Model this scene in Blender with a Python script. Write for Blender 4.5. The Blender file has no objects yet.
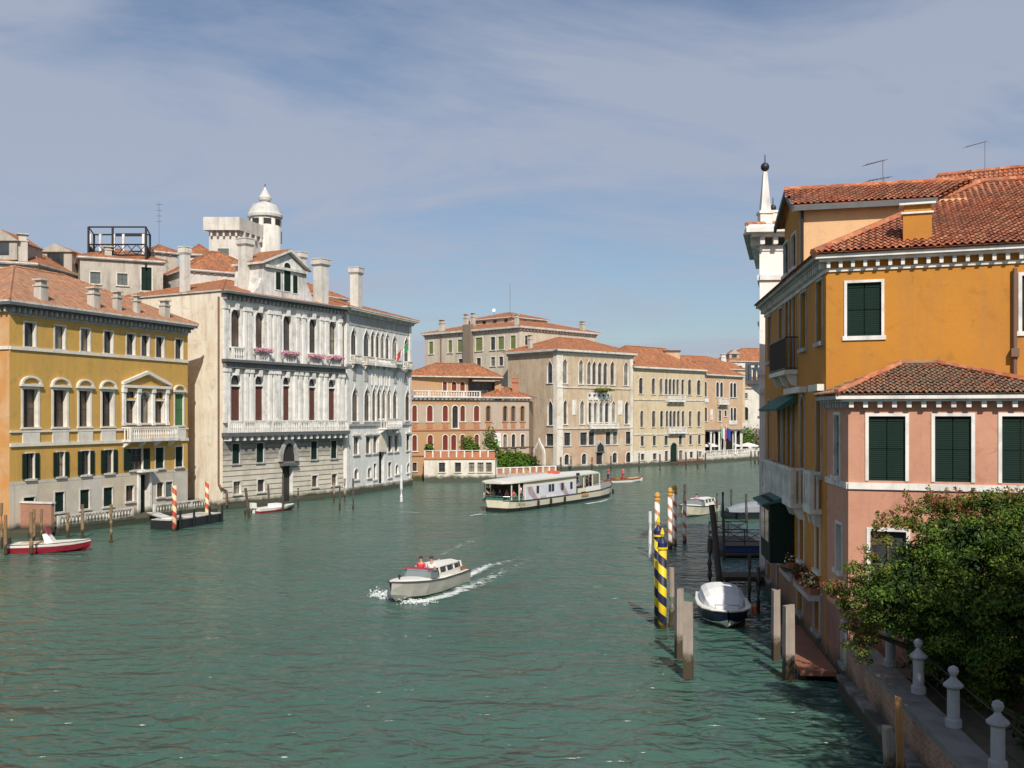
import bpy, bmesh, math, random
from mathutils import Vector, Matrix
R = math.radians
random.seed(7)
SC = bpy.context.scene
COL = SC.collection

# ------------------------------------------------------------------ camera, sky, sun, exposure
EYE, HOR, FOC = 9.5, 416.0, 1000.0
cam_d = bpy.data.cameras.new('camera')
cam_d.sensor_width = 36.0
cam_d.lens = 36.0 * FOC / 1024.0
cam_d.shift_y = (HOR - 384.0) / 1024.0
cam_d.clip_start, cam_d.clip_end = 0.2, 6000.0
cam = bpy.data.objects.new('camera', cam_d)
cam.location = (0, 0, EYE)
cam.rotation_euler = (R(90), 0, 0)
COL.objects.link(cam)
SC.camera = cam

SUN_DIR = Vector((0.11, -0.72, 0.67)).normalized()
SUN_EL = math.asin(SUN_DIR.z)
SUN_AZ = math.atan2(SUN_DIR.x, SUN_DIR.y)
world = bpy.data.worlds.new('World')
SC.world = world
world.use_nodes = True
wn, wl = world.node_tree.nodes, world.node_tree.links
wn.clear()
w_out = wn.new('ShaderNodeOutputWorld')
sky = wn.new('ShaderNodeTexSky')
sky.sky_type = 'NISHITA'
sky.sun_disc = False
sky.sun_elevation = SUN_EL
sky.sun_rotation = SUN_AZ
sky.air_density, sky.dust_density, sky.ozone_density = 1.0, 1.2, 3.0
bg = wn.new('ShaderNodeBackground')
bg.inputs['Strength'].default_value = 0.09
wl.new(sky.outputs[0], bg.inputs['Color'])
bgc = wn.new('ShaderNodeBackground')
bgc.inputs['Color'].default_value = (0.62, 0.68, 0.84, 1)
bgc.inputs['Strength'].default_value = 0.62
w_tc = wn.new('ShaderNodeTexCoord')
w_sep = wn.new('ShaderNodeSeparateXYZ')
wl.new(w_tc.outputs['Generated'], w_sep.inputs[0])
w_add = wn.new('ShaderNodeMath'); w_add.operation = 'ADD'; w_add.inputs[1].default_value = 0.16
w_max = wn.new('ShaderNodeMath'); w_max.operation = 'MAXIMUM'; w_max.inputs[1].default_value = 0.02
wl.new(w_sep.outputs['Z'], w_max.inputs[0]); wl.new(w_max.outputs[0], w_add.inputs[0])
w_div = wn.new('ShaderNodeVectorMath'); w_div.operation = 'DIVIDE'
w_cmb = wn.new('ShaderNodeCombineXYZ')
for k in range(3):
    wl.new(w_add.outputs[0], w_cmb.inputs[k])
wl.new(w_tc.outputs['Generated'], w_div.inputs[0]); wl.new(w_cmb.outputs[0], w_div.inputs[1])
w_map = wn.new('ShaderNodeMapping')
w_map.inputs['Scale'].default_value = (0.8, 1.25, 1)
w_map.inputs['Rotation'].default_value = (0, 0, R(-38))
w_map.inputs['Location'].default_value = (1.35, 0.4, 0)
wl.new(w_div.outputs[0], w_map.inputs[0])
w_no = wn.new('ShaderNodeTexNoise')
w_no.inputs['Scale'].default_value = 1.1
w_no.inputs['Detail'].default_value = 9
w_no.inputs['Roughness'].default_value = 0.58
w_no.inputs['Distortion'].default_value = 0.45
wl.new(w_map.outputs[0], w_no.inputs['Vector'])
w_rmp = wn.new('ShaderNodeValToRGB')
w_rmp.color_ramp.elements[0].position = 0.37
w_rmp.color_ramp.elements[0].color = (0.10, 0.10, 0.10, 1)
w_rmp.color_ramp.elements[1].position = 0.57
w_rmp.color_ramp.elements[1].color = (0.82, 0.82, 0.82, 1)
wl.new(w_no.outputs['Fac'], w_rmp.inputs[0])
w_mix = wn.new('ShaderNodeMixShader')
wl.new(w_rmp.outputs[0], w_mix.inputs[0])
wl.new(bg.outputs[0], w_mix.inputs[1])
wl.new(bgc.outputs[0], w_mix.inputs[2])
wl.new(w_mix.outputs[0], w_out.inputs['Surface'])

sun_d = bpy.data.lights.new('sun', 'SUN')
sun_d.energy = 4.8
sun_d.angle = R(0.6)
sun_d.color = (1.0, 0.93, 0.82)
sun_o = bpy.data.objects.new('sun', sun_d)
sun_o.rotation_euler = (-SUN_DIR).to_track_quat('-Z', 'Y').to_euler()
sun_o.location = (30, -60, 80)
COL.objects.link(sun_o)

vs = SC.view_settings
vs.view_transform = 'Standard'
vs.look = 'None'
vs.exposure = 0.12
vs.gamma = 1.0
vs.use_curve_mapping = False
SC.cycles.max_bounces = 6
SC.cycles.use_denoising = True

# ------------------------------------------------------------------ unprojection of photo pixels
def XY(px, Y):
    return ((px - 512.0) / FOC * Y, Y)
def ZZ(py, Y):
    return EYE + (HOR - py) / FOC * Y
def at(px, py, Y):
    return Vector(((px - 512.0) / FOC * Y, Y, ZZ(py, Y)))
def onwater(px, py, z=0.0):
    Y = (EYE - z) * FOC / (py - HOR)
    return Vector(((px - 512.0) / FOC * Y, Y, z))

class Zm:                      # coordinates read in an enlarged crop -> photo pixels
    def __init__(s, ox, oy, k): s.ox, s.oy, s.k = ox, oy, k
    def x(s, v): return s.ox + v / s.k
    def y(s, v): return s.oy + v / s.k

class Fr:                      # a vertical wall plane: u along the wall (left to right from outside), d outward, z up
    def __init__(s, A, B):
        s.A = Vector((A[0], A[1])); s.B = Vector((B[0], B[1]))
        s.d = (s.B - s.A); s.L = s.d.length; s.d = s.d / s.L
        s.n = Vector((s.d.y, -s.d.x))
    def p(s, u, d, z):
        q = s.A + s.d * u + s.n * d
        return Vector((q.x, q.y, z))
    def u(s, px, d=0.0):
        t = (px - 512.0) / FOC
        o = s.A + s.n * d
        return (t * o.y - o.x) / (s.d.x - t * s.d.y)
    def Y(s, px, d=0.0):
        return (s.A + s.n * d + s.d * s.u(px, d)).y
    def z(s, px, py, d=0.0):
        return ZZ(py, s.Y(px, d))

# ------------------------------------------------------------------ mesh builder
class MB:
    def __init__(s):
        s.v = []; s.f = []; s.m = []; s.uv = []; s.mats = []; s.smooth = False
    def mi(s, m):
        if m not in s.mats: s.mats.append(m)
        return s.mats.index(m)
    def face(s, pts, m, uv=None):
        i = len(s.v)
        s.v.extend([Vector(p) for p in pts])
        s.f.append(list(range(i, i + len(pts)))); s.m.append(s.mi(m)); s.uv.append(uv)
    def hexa(s, c, m):         # 8 corners: 0-3 bottom ccw, 4-7 top
        i = len(s.v); k = s.mi(m)
        s.v.extend([Vector(p) for p in c])
        for q in ((3, 2, 1, 0), (4, 5, 6, 7), (0, 1, 5, 4), (1, 2, 6, 5), (2, 3, 7, 6), (3, 0, 4, 7)):
            s.f.append([i + a for a in q]); s.m.append(k); s.uv.append(None)
    def box(s, x0, x1, y0, y1, z0, z1, m, M=None):
        c = [(x0, y0, z0), (x1, y0, z0), (x1, y1, z0), (x0, y1, z0), (x0, y0, z1), (x1, y0, z1), (x1, y1, z1), (x0, y1, z1)]
        if M is not None: c = [M @ Vector(p) for p in c]
        s.hexa(c, m)
    def fbox(s, f, u0, u1, d0, d1, z0, z1, m):   # d0<d1
        s.hexa([f.p(u0, d1, z0), f.p(u1, d1, z0), f.p(u1, d0, z0), f.p(u0, d0, z0),
                f.p(u0, d1, z1), f.p(u1, d1, z1), f.p(u1, d0, z1), f.p(u0, d0, z1)], m)
    def fprism(s, f, pts, d0, d1, m):            # (u,z) outline ccw from outside, d0 back d1 front
        s.face([f.p(u, d1, z) for u, z in pts], m)
        s.face([f.p(u, d0, z) for u, z in reversed(pts)], m)
        n = len(pts)
        for i in range(n):
            a, b = pts[i], pts[(i + 1) % n]
            s.face([f.p(a[0], d0, a[1]), f.p(b[0], d0, b[1]), f.p(b[0], d1, b[1]), f.p(a[0], d1, a[1])], m)
    def prism(s, pts, z0, z1, m, mtop=None):     # horizontal outline ccw from above
        s.face([(x, y, z1) for x, y in pts], mtop or m)
        s.face([(x, y, z0) for x, y in reversed(pts)], m)
        n = len(pts)
        for i in range(n):
            a, b = pts[i], pts[(i + 1) % n]
            s.face([(a[0], a[1], z0), (b[0], b[1], z0), (b[0], b[1], z1), (a[0], a[1], z1)], m)
    def lathe(s, prof, m, c=(0, 0, 0), n=12, ax=None):   # prof: (r,z)
        i0 = len(s.v); k = s.mi(m); c = Vector(c)
        for r, z in prof:
            for a in range(n):
                t = 2 * math.pi * a / n
                s.v.append(c + Vector((r * math.cos(t), r * math.sin(t), z)))
        for j in range(len(prof) - 1):
            for a in range(n):
                b = (a + 1) % n
                s.f.append([i0 + j * n + a, i0 + j * n + b, i0 + (j + 1) * n + b, i0 + (j + 1) * n + a]); s.m.append(k); s.uv.append(None)
        for j, rev in ((0, True), (len(prof) - 1, False)):
            if prof[j][0] > 1e-4:
                q = [i0 + j * n + a for a in range(n)]
                s.f.append(q[::-1] if rev else q); s.m.append(k); s.uv.append(None)
    def tube(s, path, r, m, n=6):                # path of points, r number or list
        path = [Vector(p) for p in path]
        i0 = len(s.v); k = s.mi(m)
        for j, p in enumerate(path):
            t = (path[min(j + 1, len(path) - 1)] - path[max(j - 1, 0)]).normalized()
            a = t.cross(Vector((0, 0, 1)))
            if a.length < 1e-3: a = t.cross(Vector((1, 0, 0)))
            a.normalize(); b = t.cross(a)
            rr = r[j] if isinstance(r, (list, tuple)) else r
            for q in range(n):
                w = 2 * math.pi * q / n
                s.v.append(p + (a * math.cos(w) + b * math.sin(w)) * rr)
        for j in range(len(path) - 1):
            for q in range(n):
                e = (q + 1) % n
                s.f.append([i0 + j * n + q, i0 + (j + 1) * n + q, i0 + (j + 1) * n + e, i0 + j * n + e]); s.m.append(k); s.uv.append(None)
        s.f.append([i0 + q for q in range(n)]); s.m.append(k); s.uv.append(None)
        s.f.append([i0 + (len(path) - 1) * n + q for q in range(n)][::-1]); s.m.append(k); s.uv.append(None)
    def build(s, name, parent=None, org=None, smooth=False):
        if org is None:
            org = Vector((0, 0, 0))
            p = parent
            while p is not None:
                if not p.get('localframe'): org = org + p.location
                p = p.parent
        me = bpy.data.meshes.new(name)
        me.from_pydata([tuple(p - org) for p in s.v], [], s.f)
        for m in s.mats: me.materials.append(m)
        me.polygons.foreach_set('material_index', s.m)
        if smooth or s.smooth: me.polygons.foreach_set('use_smooth', [True] * len(s.f))
        me.update()
        lay = me.uv_layers.new(name='UVMap')
        data = [0.0] * (2 * len(me.loops))
        up = Vector((0, 0, 1))
        for pi, pol in enumerate(me.polygons):
            ex = s.uv[pi]
            if ex is None:
                nn = pol.normal
                t = up.cross(nn)
                if t.length < 0.02: t = Vector((1, 0, 0)); w = Vector((0, 1, 0))
                else:
                    t.normalize(); w = nn.cross(t)
            for q, li in enumerate(pol.loop_indices):
                if ex is None:
                    co = s.v[s.f[pi][q]]
                    data[2 * li] = co.dot(t); data[2 * li + 1] = co.dot(w)
                else:
                    data[2 * li], data[2 * li + 1] = ex[q]
        lay.data.foreach_set('uv', data)
        o = bpy.data.objects.new(name, me)
        COL.objects.link(o)
        if parent is not None: o.parent = parent
        else: o.location = org
        return o

def thing(name, label, cat, loc=(0, 0, 0), rz=0.0, group=None, local=False):
    o = bpy.data.objects.new(name, None)
    o.empty_display_size = 0.3
    COL.objects.link(o)
    o.location = loc; o.rotation_euler = (0, 0, rz)
    o['label'] = label; o['category'] = cat
    if group: o['group'] = group
    if local: o['localframe'] = 1
    return o
def tag(o, label, cat, group=None):
    o['label'] = label; o['category'] = cat
    if group: o['group'] = group
    return o
def kids(o):
    return [c for c in bpy.data.objects if c.parent == o]
def copy_tree(o, loc, rz=None, label=None, parent=None):
    c = o.copy(); COL.objects.link(c)
    if parent is not None: c.parent = parent
    else:
        c.location = loc
        if rz is not None: c.rotation_euler = (0, 0, rz)
    if label: c['label'] = label
    for k in kids(o): copy_tree(k, None, parent=c)
    return c

# ------------------------------------------------------------------ materials
def newmat(name):
    m = bpy.data.materials.new(name); m.use_nodes = True
    nt = m.node_tree; nt.nodes.clear()
    out = nt.nodes.new('ShaderNodeOutputMaterial')
    b = nt.nodes.new('ShaderNodeBsdfPrincipled')
    nt.links.new(b.outputs[0], out.inputs['Surface'])
    return m, nt, b
def c4(c): return (c[0], c[1], c[2], 1.0)
def noise(nt, vec, scale, detail=5, rough=0.55, dist=0.0):
    n = nt.nodes.new('ShaderNodeTexNoise')
    n.inputs['Scale'].default_value = scale; n.inputs['Detail'].default_value = detail
    n.inputs['Roughness'].default_value = rough; n.inputs['Distortion'].default_value = dist
    if vec is not None: nt.links.new(vec, n.inputs['Vector'])
    return n.outputs['Fac']
def ramp(nt, fac, p0, p1, c0=(0, 0, 0, 1), c1=(1, 1, 1, 1)):
    r = nt.nodes.new('ShaderNodeValToRGB')
    r.color_ramp.elements[0].position = p0; r.color_ramp.elements[0].color = c0
    r.color_ramp.elements[1].position = p1; r.color_ramp.elements[1].color = c1
    nt.links.new(fac, r.inputs[0]); return r.outputs[0]
def mixc(nt, fac, a, b, mode='MIX'):
    m = nt.nodes.new('ShaderNodeMix'); m.data_type = 'RGBA'; m.blend_type = mode
    for sock, val in ((m.inputs[0], fac), (m.inputs[6], a), (m.inputs[7], b)):
        if hasattr(val, 'is_linked'): nt.links.new(val, sock)
        elif isinstance(val, (int, float)): sock.default_value = val
        else: sock.default_value = c4(val)
    return m.outputs[2]
def mapped(nt, vec, sc=(1, 1, 1), rot=(0, 0, 0)):
    m = nt.nodes.new('ShaderNodeMapping'); m.inputs['Scale'].default_value = sc; m.inputs['Rotation'].default_value = rot
    nt.links.new(vec, m.inputs[0]); return m.outputs[0]
def math1(nt, op, a, b=None):
    m = nt.nodes.new('ShaderNodeMath'); m.operation = op
    for i, val in enumerate((a, b)):
        if val is None: continue
        if hasattr(val, 'is_linked'): nt.links.new(val, m.inputs[i])
        else: m.inputs[i].default_value = val
    return m.outputs[0]
def bump(nt, b, h, strength=0.3, dist=0.05):
    n = nt.nodes.new('ShaderNodeBump'); n.inputs['Strength'].default_value = strength; n.inputs['Distance'].default_value = dist
    nt.links.new(h, n.inputs['Height']); nt.links.new(n.outputs[0], b.inputs['Normal'])
def coord(nt, which):
    return nt.nodes.new('ShaderNodeTexCoord').outputs[which]

_cache = {}
def flat(name, col, rough=0.6, metal=0.0, var=0.12, sc=3.0):
    if name in _cache: return _cache[name]
    m, nt, b = newmat(name)
    o = coord(nt, 'Object')
    n = noise(nt, o, sc, 6)
    nt.links.new(mixc(nt, n, [c * (1 - var) for c in col], [min(1, c * (1 + var)) for c in col]), b.inputs['Base Color'])
    b.inputs['Roughness'].default_value = rough; b.inputs['Metallic'].default_value = metal
    _cache[name] = m; return m

def tide(nt, c, o):
    g = nt.nodes.new('ShaderNodeNewGeometry')
    sep = nt.nodes.new('ShaderNodeSeparateXYZ'); nt.links.new(g.outputs['Position'], sep.inputs[0])
    zz = math1(nt, 'ADD', sep.outputs['Z'], math1(nt, 'MULTIPLY', noise(nt, o, 0.9, 6, 0.65), -1.3))
    a = nt.nodes.new('ShaderNodeMapRange'); nt.links.new(zz, a.inputs[0])
    a.inputs[1].default_value = 0.40; a.inputs[2].default_value = -0.1; a.inputs[3].default_value = 0; a.inputs[4].default_value = 0.93
    return mixc(nt, a.outputs[0], c, (0.032, 0.036, 0.018))
def plaster(name, col, patch=None, stain=(0.20, 0.17, 0.13), st=0.35, pt=0.5, rough=0.9, algae=True, bs=0.25):
    m, nt, b = newmat(name)
    o = coord(nt, 'Object')
    patch = patch or [c * 0.8 for c in col]
    n1 = ramp(nt, noise(nt, o, 0.35, 8, 0.62, 0.4), 0.42, 0.66)
    c = mixc(nt, math1(nt, 'MULTIPLY', n1, min(1.0, pt * 1.3)), col, patch)
    n3 = ramp(nt, noise(nt, o, 2.2, 6, 0.65), 0.35, 0.75)
    c = mixc(nt, math1(nt, 'MULTIPLY', n3, 0.25), c, [min(1, x * 1.18) for x in col])
    s = ramp(nt, noise(nt, mapped(nt, o, (1.3, 1.3, 0.16)), 1.0, 7, 0.6), 0.50, 0.78)
    c = mixc(nt, math1(nt, 'MULTIPLY', s, min(0.95, st * 1.45)), c, stain)
    s2 = ramp(nt, noise(nt, mapped(nt, o, (4.5, 4.5, 0.22)), 1.0, 5, 0.6), 0.56, 0.72)
    c = mixc(nt, math1(nt, 'MULTIPLY', s2, st * 0.8), c, stain)
    s3 = ramp(nt, noise(nt, o, 0.9, 9, 0.7, 0.8), 0.55, 0.63)
    c = mixc(nt, math1(nt, 'MULTIPLY', s3, min(0.8, pt * 0.75)), c, [x * 0.72 for x in patch])
    if algae: c = tide(nt, c, o)
    nt.links.new(c, b.inputs['Base Color'])
    b.inputs['Roughness'].default_value = rough
    bump(nt, b, noise(nt, o, 6.0, 8, 0.7), bs, 0.04)
    return m

def stone(name, col, dirt=(0.12, 0.11, 0.10), amount=0.35):
    m, nt, b = newmat(name)
    o = coord(nt, 'Object')
    n = ramp(nt, noise(nt, o, 1.1, 8, 0.65, 0.3), 0.45, 0.75)
    c = mixc(nt, math1(nt, 'MULTIPLY', n, amount), col, dirt)
    s = ramp(nt, noise(nt, mapped(nt, o, (2.5, 2.5, 0.3)), 1.0, 6), 0.52, 0.75)
    c = mixc(nt, math1(nt, 'MULTIPLY', s, amount * 0.8), c, dirt)
    c = tide(nt, c, o)
    nt.links.new(c, b.inputs['Base Color'])
    b.inputs['Roughness'].default_value = 0.8
    bump(nt, b, noise(nt, o, 8, 6), 0.15, 0.03)
    return m

def bricks(name, c1, c2, mortar, bw=0.5, bh=0.14, ms=0.018, rough=0.9, dirt=0.4, dirtc=(0.06, 0.05, 0.04), grime_shade=None):
    m, nt, b = newmat(name)
    uv = coord(nt, 'UV'); o = coord(nt, 'Object')
    t = nt.nodes.new('ShaderNodeTexBrick')
    nt.links.new(uv, t.inputs['Vector'])
    t.inputs['Color1'].default_value = c4(c1); t.inputs['Color2'].default_value = c4(c2); t.inputs['Mortar'].default_value = c4(mortar)
    t.inputs['Scale'].default_value = 1.0; t.inputs['Mortar Size'].default_value = ms
    t.inputs['Brick Width'].default_value = bw; t.inputs['Row Height'].default_value = bh
    n = ramp(nt, noise(nt, o, 0.8, 8, 0.65), 0.42, 0.7)
    c = mixc(nt, math1(nt, 'MULTIPLY', n, dirt), t.outputs['Color'], dirtc)
    if grime_shade:                                  # dirt plus painted balcony shade, darkening the upper stones with a ragged lower edge
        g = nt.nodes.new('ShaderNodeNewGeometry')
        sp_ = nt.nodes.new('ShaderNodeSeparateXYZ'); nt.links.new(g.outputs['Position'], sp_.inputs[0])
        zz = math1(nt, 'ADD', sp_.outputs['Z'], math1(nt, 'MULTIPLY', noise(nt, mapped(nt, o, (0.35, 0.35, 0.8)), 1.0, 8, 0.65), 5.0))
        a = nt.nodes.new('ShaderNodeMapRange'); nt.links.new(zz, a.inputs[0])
        a.inputs[1].default_value = grime_shade + 2.0; a.inputs[2].default_value = grime_shade + 3.6; a.inputs[3].default_value = 0; a.inputs[4].default_value = 0.8
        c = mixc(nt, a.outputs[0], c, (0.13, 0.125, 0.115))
    c = tide(nt, c, o)
    nt.links.new(c, b.inputs['Base Color'])
    b.inputs['Roughness'].default_value = rough
    h = math1(nt, 'SUBTRACT', noise(nt, o, 7, 5), math1(nt, 'MULTIPLY', t.outputs['Fac'], 1.4))
    bump(nt, b, h, 0.5, 0.04)
    return m

def tiles(name, cols, w=0.22, row=0.42, geo=False, lichen=0.35, lc=(0.13, 0.10, 0.07)):
    m, nt, b = newmat(name)
    uv = coord(nt, 'UV'); o = coord(nt, 'Object')
    sep = nt.nodes.new('ShaderNodeSeparateXYZ'); nt.links.new(uv, sep.inputs[0])
    a = math1(nt, 'DIVIDE', sep.outputs[0], w); bb = math1(nt, 'DIVIDE', sep.outputs[1], row)
    cmb = nt.nodes.new('ShaderNodeCombineXYZ')
    nt.links.new(math1(nt, 'FLOOR', a), cmb.inputs[0]); nt.links.new(math1(nt, 'FLOOR', bb), cmb.inputs[1])
    wn_ = nt.nodes.new('ShaderNodeTexWhiteNoise'); wn_.noise_dimensions = '2D'; nt.links.new(cmb.outputs[0], wn_.inputs['Vector'])
    r = nt.nodes.new('ShaderNodeValToRGB'); cr = r.color_ramp
    while len(cr.elements) < len(cols): cr.elements.new(0.5)
    for i, c in enumerate(cols):
        cr.elements[i].position = i / (len(cols) - 1); cr.elements[i].color = c4(c)
    nt.links.new(wn_.outputs['Value'], r.inputs[0])
    n = ramp(nt, noise(nt, o, 0.5, 8, 0.68, 0.3), 0.42, 0.70)
    c = mixc(nt, math1(nt, 'MULTIPLY', n, lichen), r.outputs[0], lc)
    nt.links.new(c, b.inputs['Base Color'])
    b.inputs['Roughness'].default_value = 0.9
    if not geo:
        s1 = math1(nt, 'ABSOLUTE', math1(nt, 'SINE', math1(nt, 'MULTIPLY', a, math.pi)))
        s2 = math1(nt, 'FRACT', bb)
        h = math1(nt, 'SUBTRACT', s1, math1(nt, 'MULTIPLY', s2, 0.4))
        bump(nt, b, h, 0.9, 0.07)
    else:
        bump(nt, b, noise(nt, o, 12, 4), 0.3, 0.02)
    return m

def glassmat(name, col=(0.02, 0.022, 0.024), rough=0.12):
    m, nt, b = newmat(name)
    o = coord(nt, 'Object')
    n = ramp(nt, noise(nt, o, 0.45, 3), 0.4, 0.65)
    nt.links.new(mixc(nt, n, col, [c * 2.2 + 0.01 for c in col]), b.inputs['Base Color'])
    b.inputs['Roughness'].default_value = rough
    bump(nt, b, noise(nt, o, 1.5, 2), 0.06, 0.05)
    return m

def louvre(name, col, per=0.07, rough=0.55):
    m, nt, b = newmat(name)
    g = nt.nodes.new('ShaderNodeNewGeometry')
    sep = nt.nodes.new('ShaderNodeSeparateXYZ'); nt.links.new(g.outputs['Position'], sep.inputs[0])
    s = math1(nt, 'SINE', math1(nt, 'MULTIPLY', sep.outputs['Z'], 2 * math.pi / per))
    o = coord(nt, 'Object')
    n = noise(nt, mapped(nt, o, (1, 1, 0.4)), 1.6, 6, 0.6)
    nt.links.new(mixc(nt, n, [c * 0.65 for c in col], [c * 1.35 for c in col]), b.inputs['Base Color'])
    b.inputs['Roughness'].default_value = 0.75; b.inputs['Specular IOR Level'].default_value = 0.15
    bump(nt, b, s, 0.25, 0.015)
    return m

def wood(name, col, dark, algae_top=0.7, wet=True):
    m, nt, b = newmat(name)
    o = coord(nt, 'Object')
    n = noise(nt, mapped(nt, o, (9, 9, 0.5)), 1.0, 6, 0.6)
    c = mixc(nt, n, [x * 0.6 for x in col], [min(1, x * 1.3) for x in col])
    k = ramp(nt, noise(nt, o, 1.2, 6), 0.45, 0.75)
    c = mixc(nt, math1(nt, 'MULTIPLY', k, 0.45), c, dark)
    if wet:
        sep = nt.nodes.new('ShaderNodeSeparateXYZ'); nt.links.new(o, sep.inputs[0])
        zz = math1(nt, 'ADD', sep.outputs['Z'], math1(nt, 'MULTIPLY', noise(nt, o, 4, 5, 0.7), -1.1))
        a = nt.nodes.new('ShaderNodeMapRange'); nt.links.new(zz, a.inputs[0])
        a.inputs[1].default_value = algae_top - 0.45; a.inputs[2].default_value = algae_top - 0.75; a.inputs[3].default_value = 0; a.inputs[4].default_value = 0.95
        c = mixc(nt, a.outputs[0], c, (0.04, 0.028, 0.010))
    nt.links.new(c, b.inputs['Base Color'])
    b.inputs['Roughness'].default_value = 0.85
    bump(nt, b, n, 0.5, 0.03)
    return m

def spiral(name, ca, cb, pitch=1.0, frac=0.5, hand=1.0, algae=True):
    m, nt, b = newmat(name)
    o = coord(nt, 'Object')
    sep = nt.nodes.new('ShaderNodeSeparateXYZ'); nt.links.new(o, sep.inputs[0])
    ang = math1(nt, 'DIVIDE', math1(nt, 'ARCTAN2', sep.outputs['Y'], sep.outputs['X']), 2 * math.pi * hand)
    t = math1(nt, 'FRACT', math1(nt, 'ADD', math1(nt, 'DIVIDE', sep.outputs['Z'], pitch), ang))
    s = math1(nt, 'LESS_THAN', t, frac)
    c = mixc(nt, s, ca, cb)
    n = ramp(nt, noise(nt, mapped(nt, o, (5, 5, 1)), 1, 6), 0.5, 0.8)
    c = mixc(nt, math1(nt, 'MULTIPLY', n, 0.35), c, (0.18, 0.15, 0.12))
    if algae:
        zz = math1(nt, 'ADD', sep.outputs['Z'], math1(nt, 'MULTIPLY', noise(nt, o, 3, 4), -0.4))
        a = nt.nodes.new('ShaderNodeMapRange'); nt.links.new(zz, a.inputs[0])
        a.inputs[1].default_value = 0.2; a.inputs[2].default_value = 0.0; a.inputs[3].default_value = 0; a.inputs[4].default_value = 0.95
        c = mixc(nt, a.outputs[0], c, (0.05, 0.035, 0.015))
    nt.links.new(c, b.inputs['Base Color'])
    b.inputs['Roughness'].default_value = 0.55
    return m

def leafmat(name, c1, c2, trans=0.25):
    m, nt, b = newmat(name)
    o = coord(nt, 'Object')
    n = noise(nt, o, 1.7, 5, 0.7)
    n = ramp(nt, n, 0.3, 0.7)
    c = mixc(nt, n, c1, c2)
    nt.links.new(c, b.inputs['Base Color'])
    b.inputs['Roughness'].default_value = 0.7; b.inputs['Specular IOR Level'].default_value = 0.2
    tr = nt.nodes.new('ShaderNodeBsdfTranslucent'); nt.links.new(c, tr.inputs['Color'])
    mx = nt.nodes.new('ShaderNodeMixShader'); mx.inputs[0].default_value = trans
    out = [x for x in nt.nodes if x.type == 'OUTPUT_MATERIAL'][0]
    nt.links.new(b.outputs[0], mx.inputs[1]); nt.links.new(tr.outputs[0], mx.inputs[2]); nt.links.new(mx.outputs[0], out.inputs['Surface'])
    return m

ISTRIA = stone('istrian_stone', (0.62, 0.59, 0.53), (0.16, 0.15, 0.13), 0.6)
ISTRIA_GREY = stone('weathered_istrian_stone', (0.40, 0.39, 0.37), (0.10, 0.10, 0.09), 0.6)
WHITE_STONE = stone('white_stone', (0.74, 0.72, 0.68), (0.22, 0.21, 0.20), 0.55)
CREAM_TRIM = stone('cream_trim', (0.68, 0.64, 0.56), (0.25, 0.22, 0.18), 0.35)
GLASS = glassmat('window_glass')
GLASS_BROWN = glassmat('window_glass_with_brown_curtain', (0.05, 0.035, 0.025), 0.3)
FRAME_W = flat('window_wood_brown', (0.10, 0.065, 0.045), 0.6)
FRAME_WHITE = flat('window_wood_pale', (0.52, 0.49, 0.43), 0.6)
SHUT_DG = louvre('dark_green_shutter_paint', (0.009, 0.024, 0.018))
SHUT_G = louvre('green_shutter_paint', (0.07, 0.17, 0.07))
SHUT_BR = louvre('brown_shutter_paint', (0.11, 0.045, 0.035))
SHUT_RED = louvre('red_shutter_paint', (0.17, 0.035, 0.025))
SHUT_OL = louvre('olive_shutter_paint', (0.16, 0.19, 0.07))
SHUT_GREY = louvre('grey_shutter_paint', (0.12, 0.14, 0.14))
DARK = flat('dark_doorway', (0.025, 0.022, 0.02), 0.7)
LEAD = flat('dark_lead_cornice', (0.10, 0.105, 0.11), 0.7, 0, 0.4, 2)
IRON = flat('black_iron', (0.015, 0.015, 0.017), 0.5)
COPPER_PIPE = flat('brown_downpipe', (0.16, 0.09, 0.065), 0.6)
TILE_FAR = tiles('terracotta_tiles', [(0.33, 0.105, 0.04), (0.44, 0.165, 0.065), (0.22, 0.08, 0.04), (0.50, 0.215, 0.095), (0.36, 0.125, 0.05)], lichen=0.6, lc=(0.15, 0.085, 0.055))
TILE_PALE = tiles('pale_terracotta_tiles', [(0.38, 0.16, 0.08), (0.48, 0.23, 0.12), (0.28, 0.12, 0.065), (0.52, 0.28, 0.155)], lichen=0.6, lc=(0.22, 0.16, 0.11))
TILE_NEAR = tiles('barrel_tiles_red', [(0.34, 0.085, 0.04), (0.46, 0.14, 0.06), (0.24, 0.075, 0.045), (0.52, 0.22, 0.105), (0.38, 0.11, 0.05)], 0.26, 0.45, True, 0.5, (0.14, 0.09, 0.06))
TILE_OLD = tiles('barrel_tiles_lichened', [(0.22, 0.13, 0.085), (0.30, 0.17, 0.10), (0.15, 0.10, 0.07), (0.34, 0.12, 0.06), (0.26, 0.18, 0.12)], 0.22, 0.40, True, 0.65, (0.13, 0.115, 0.075))
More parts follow.
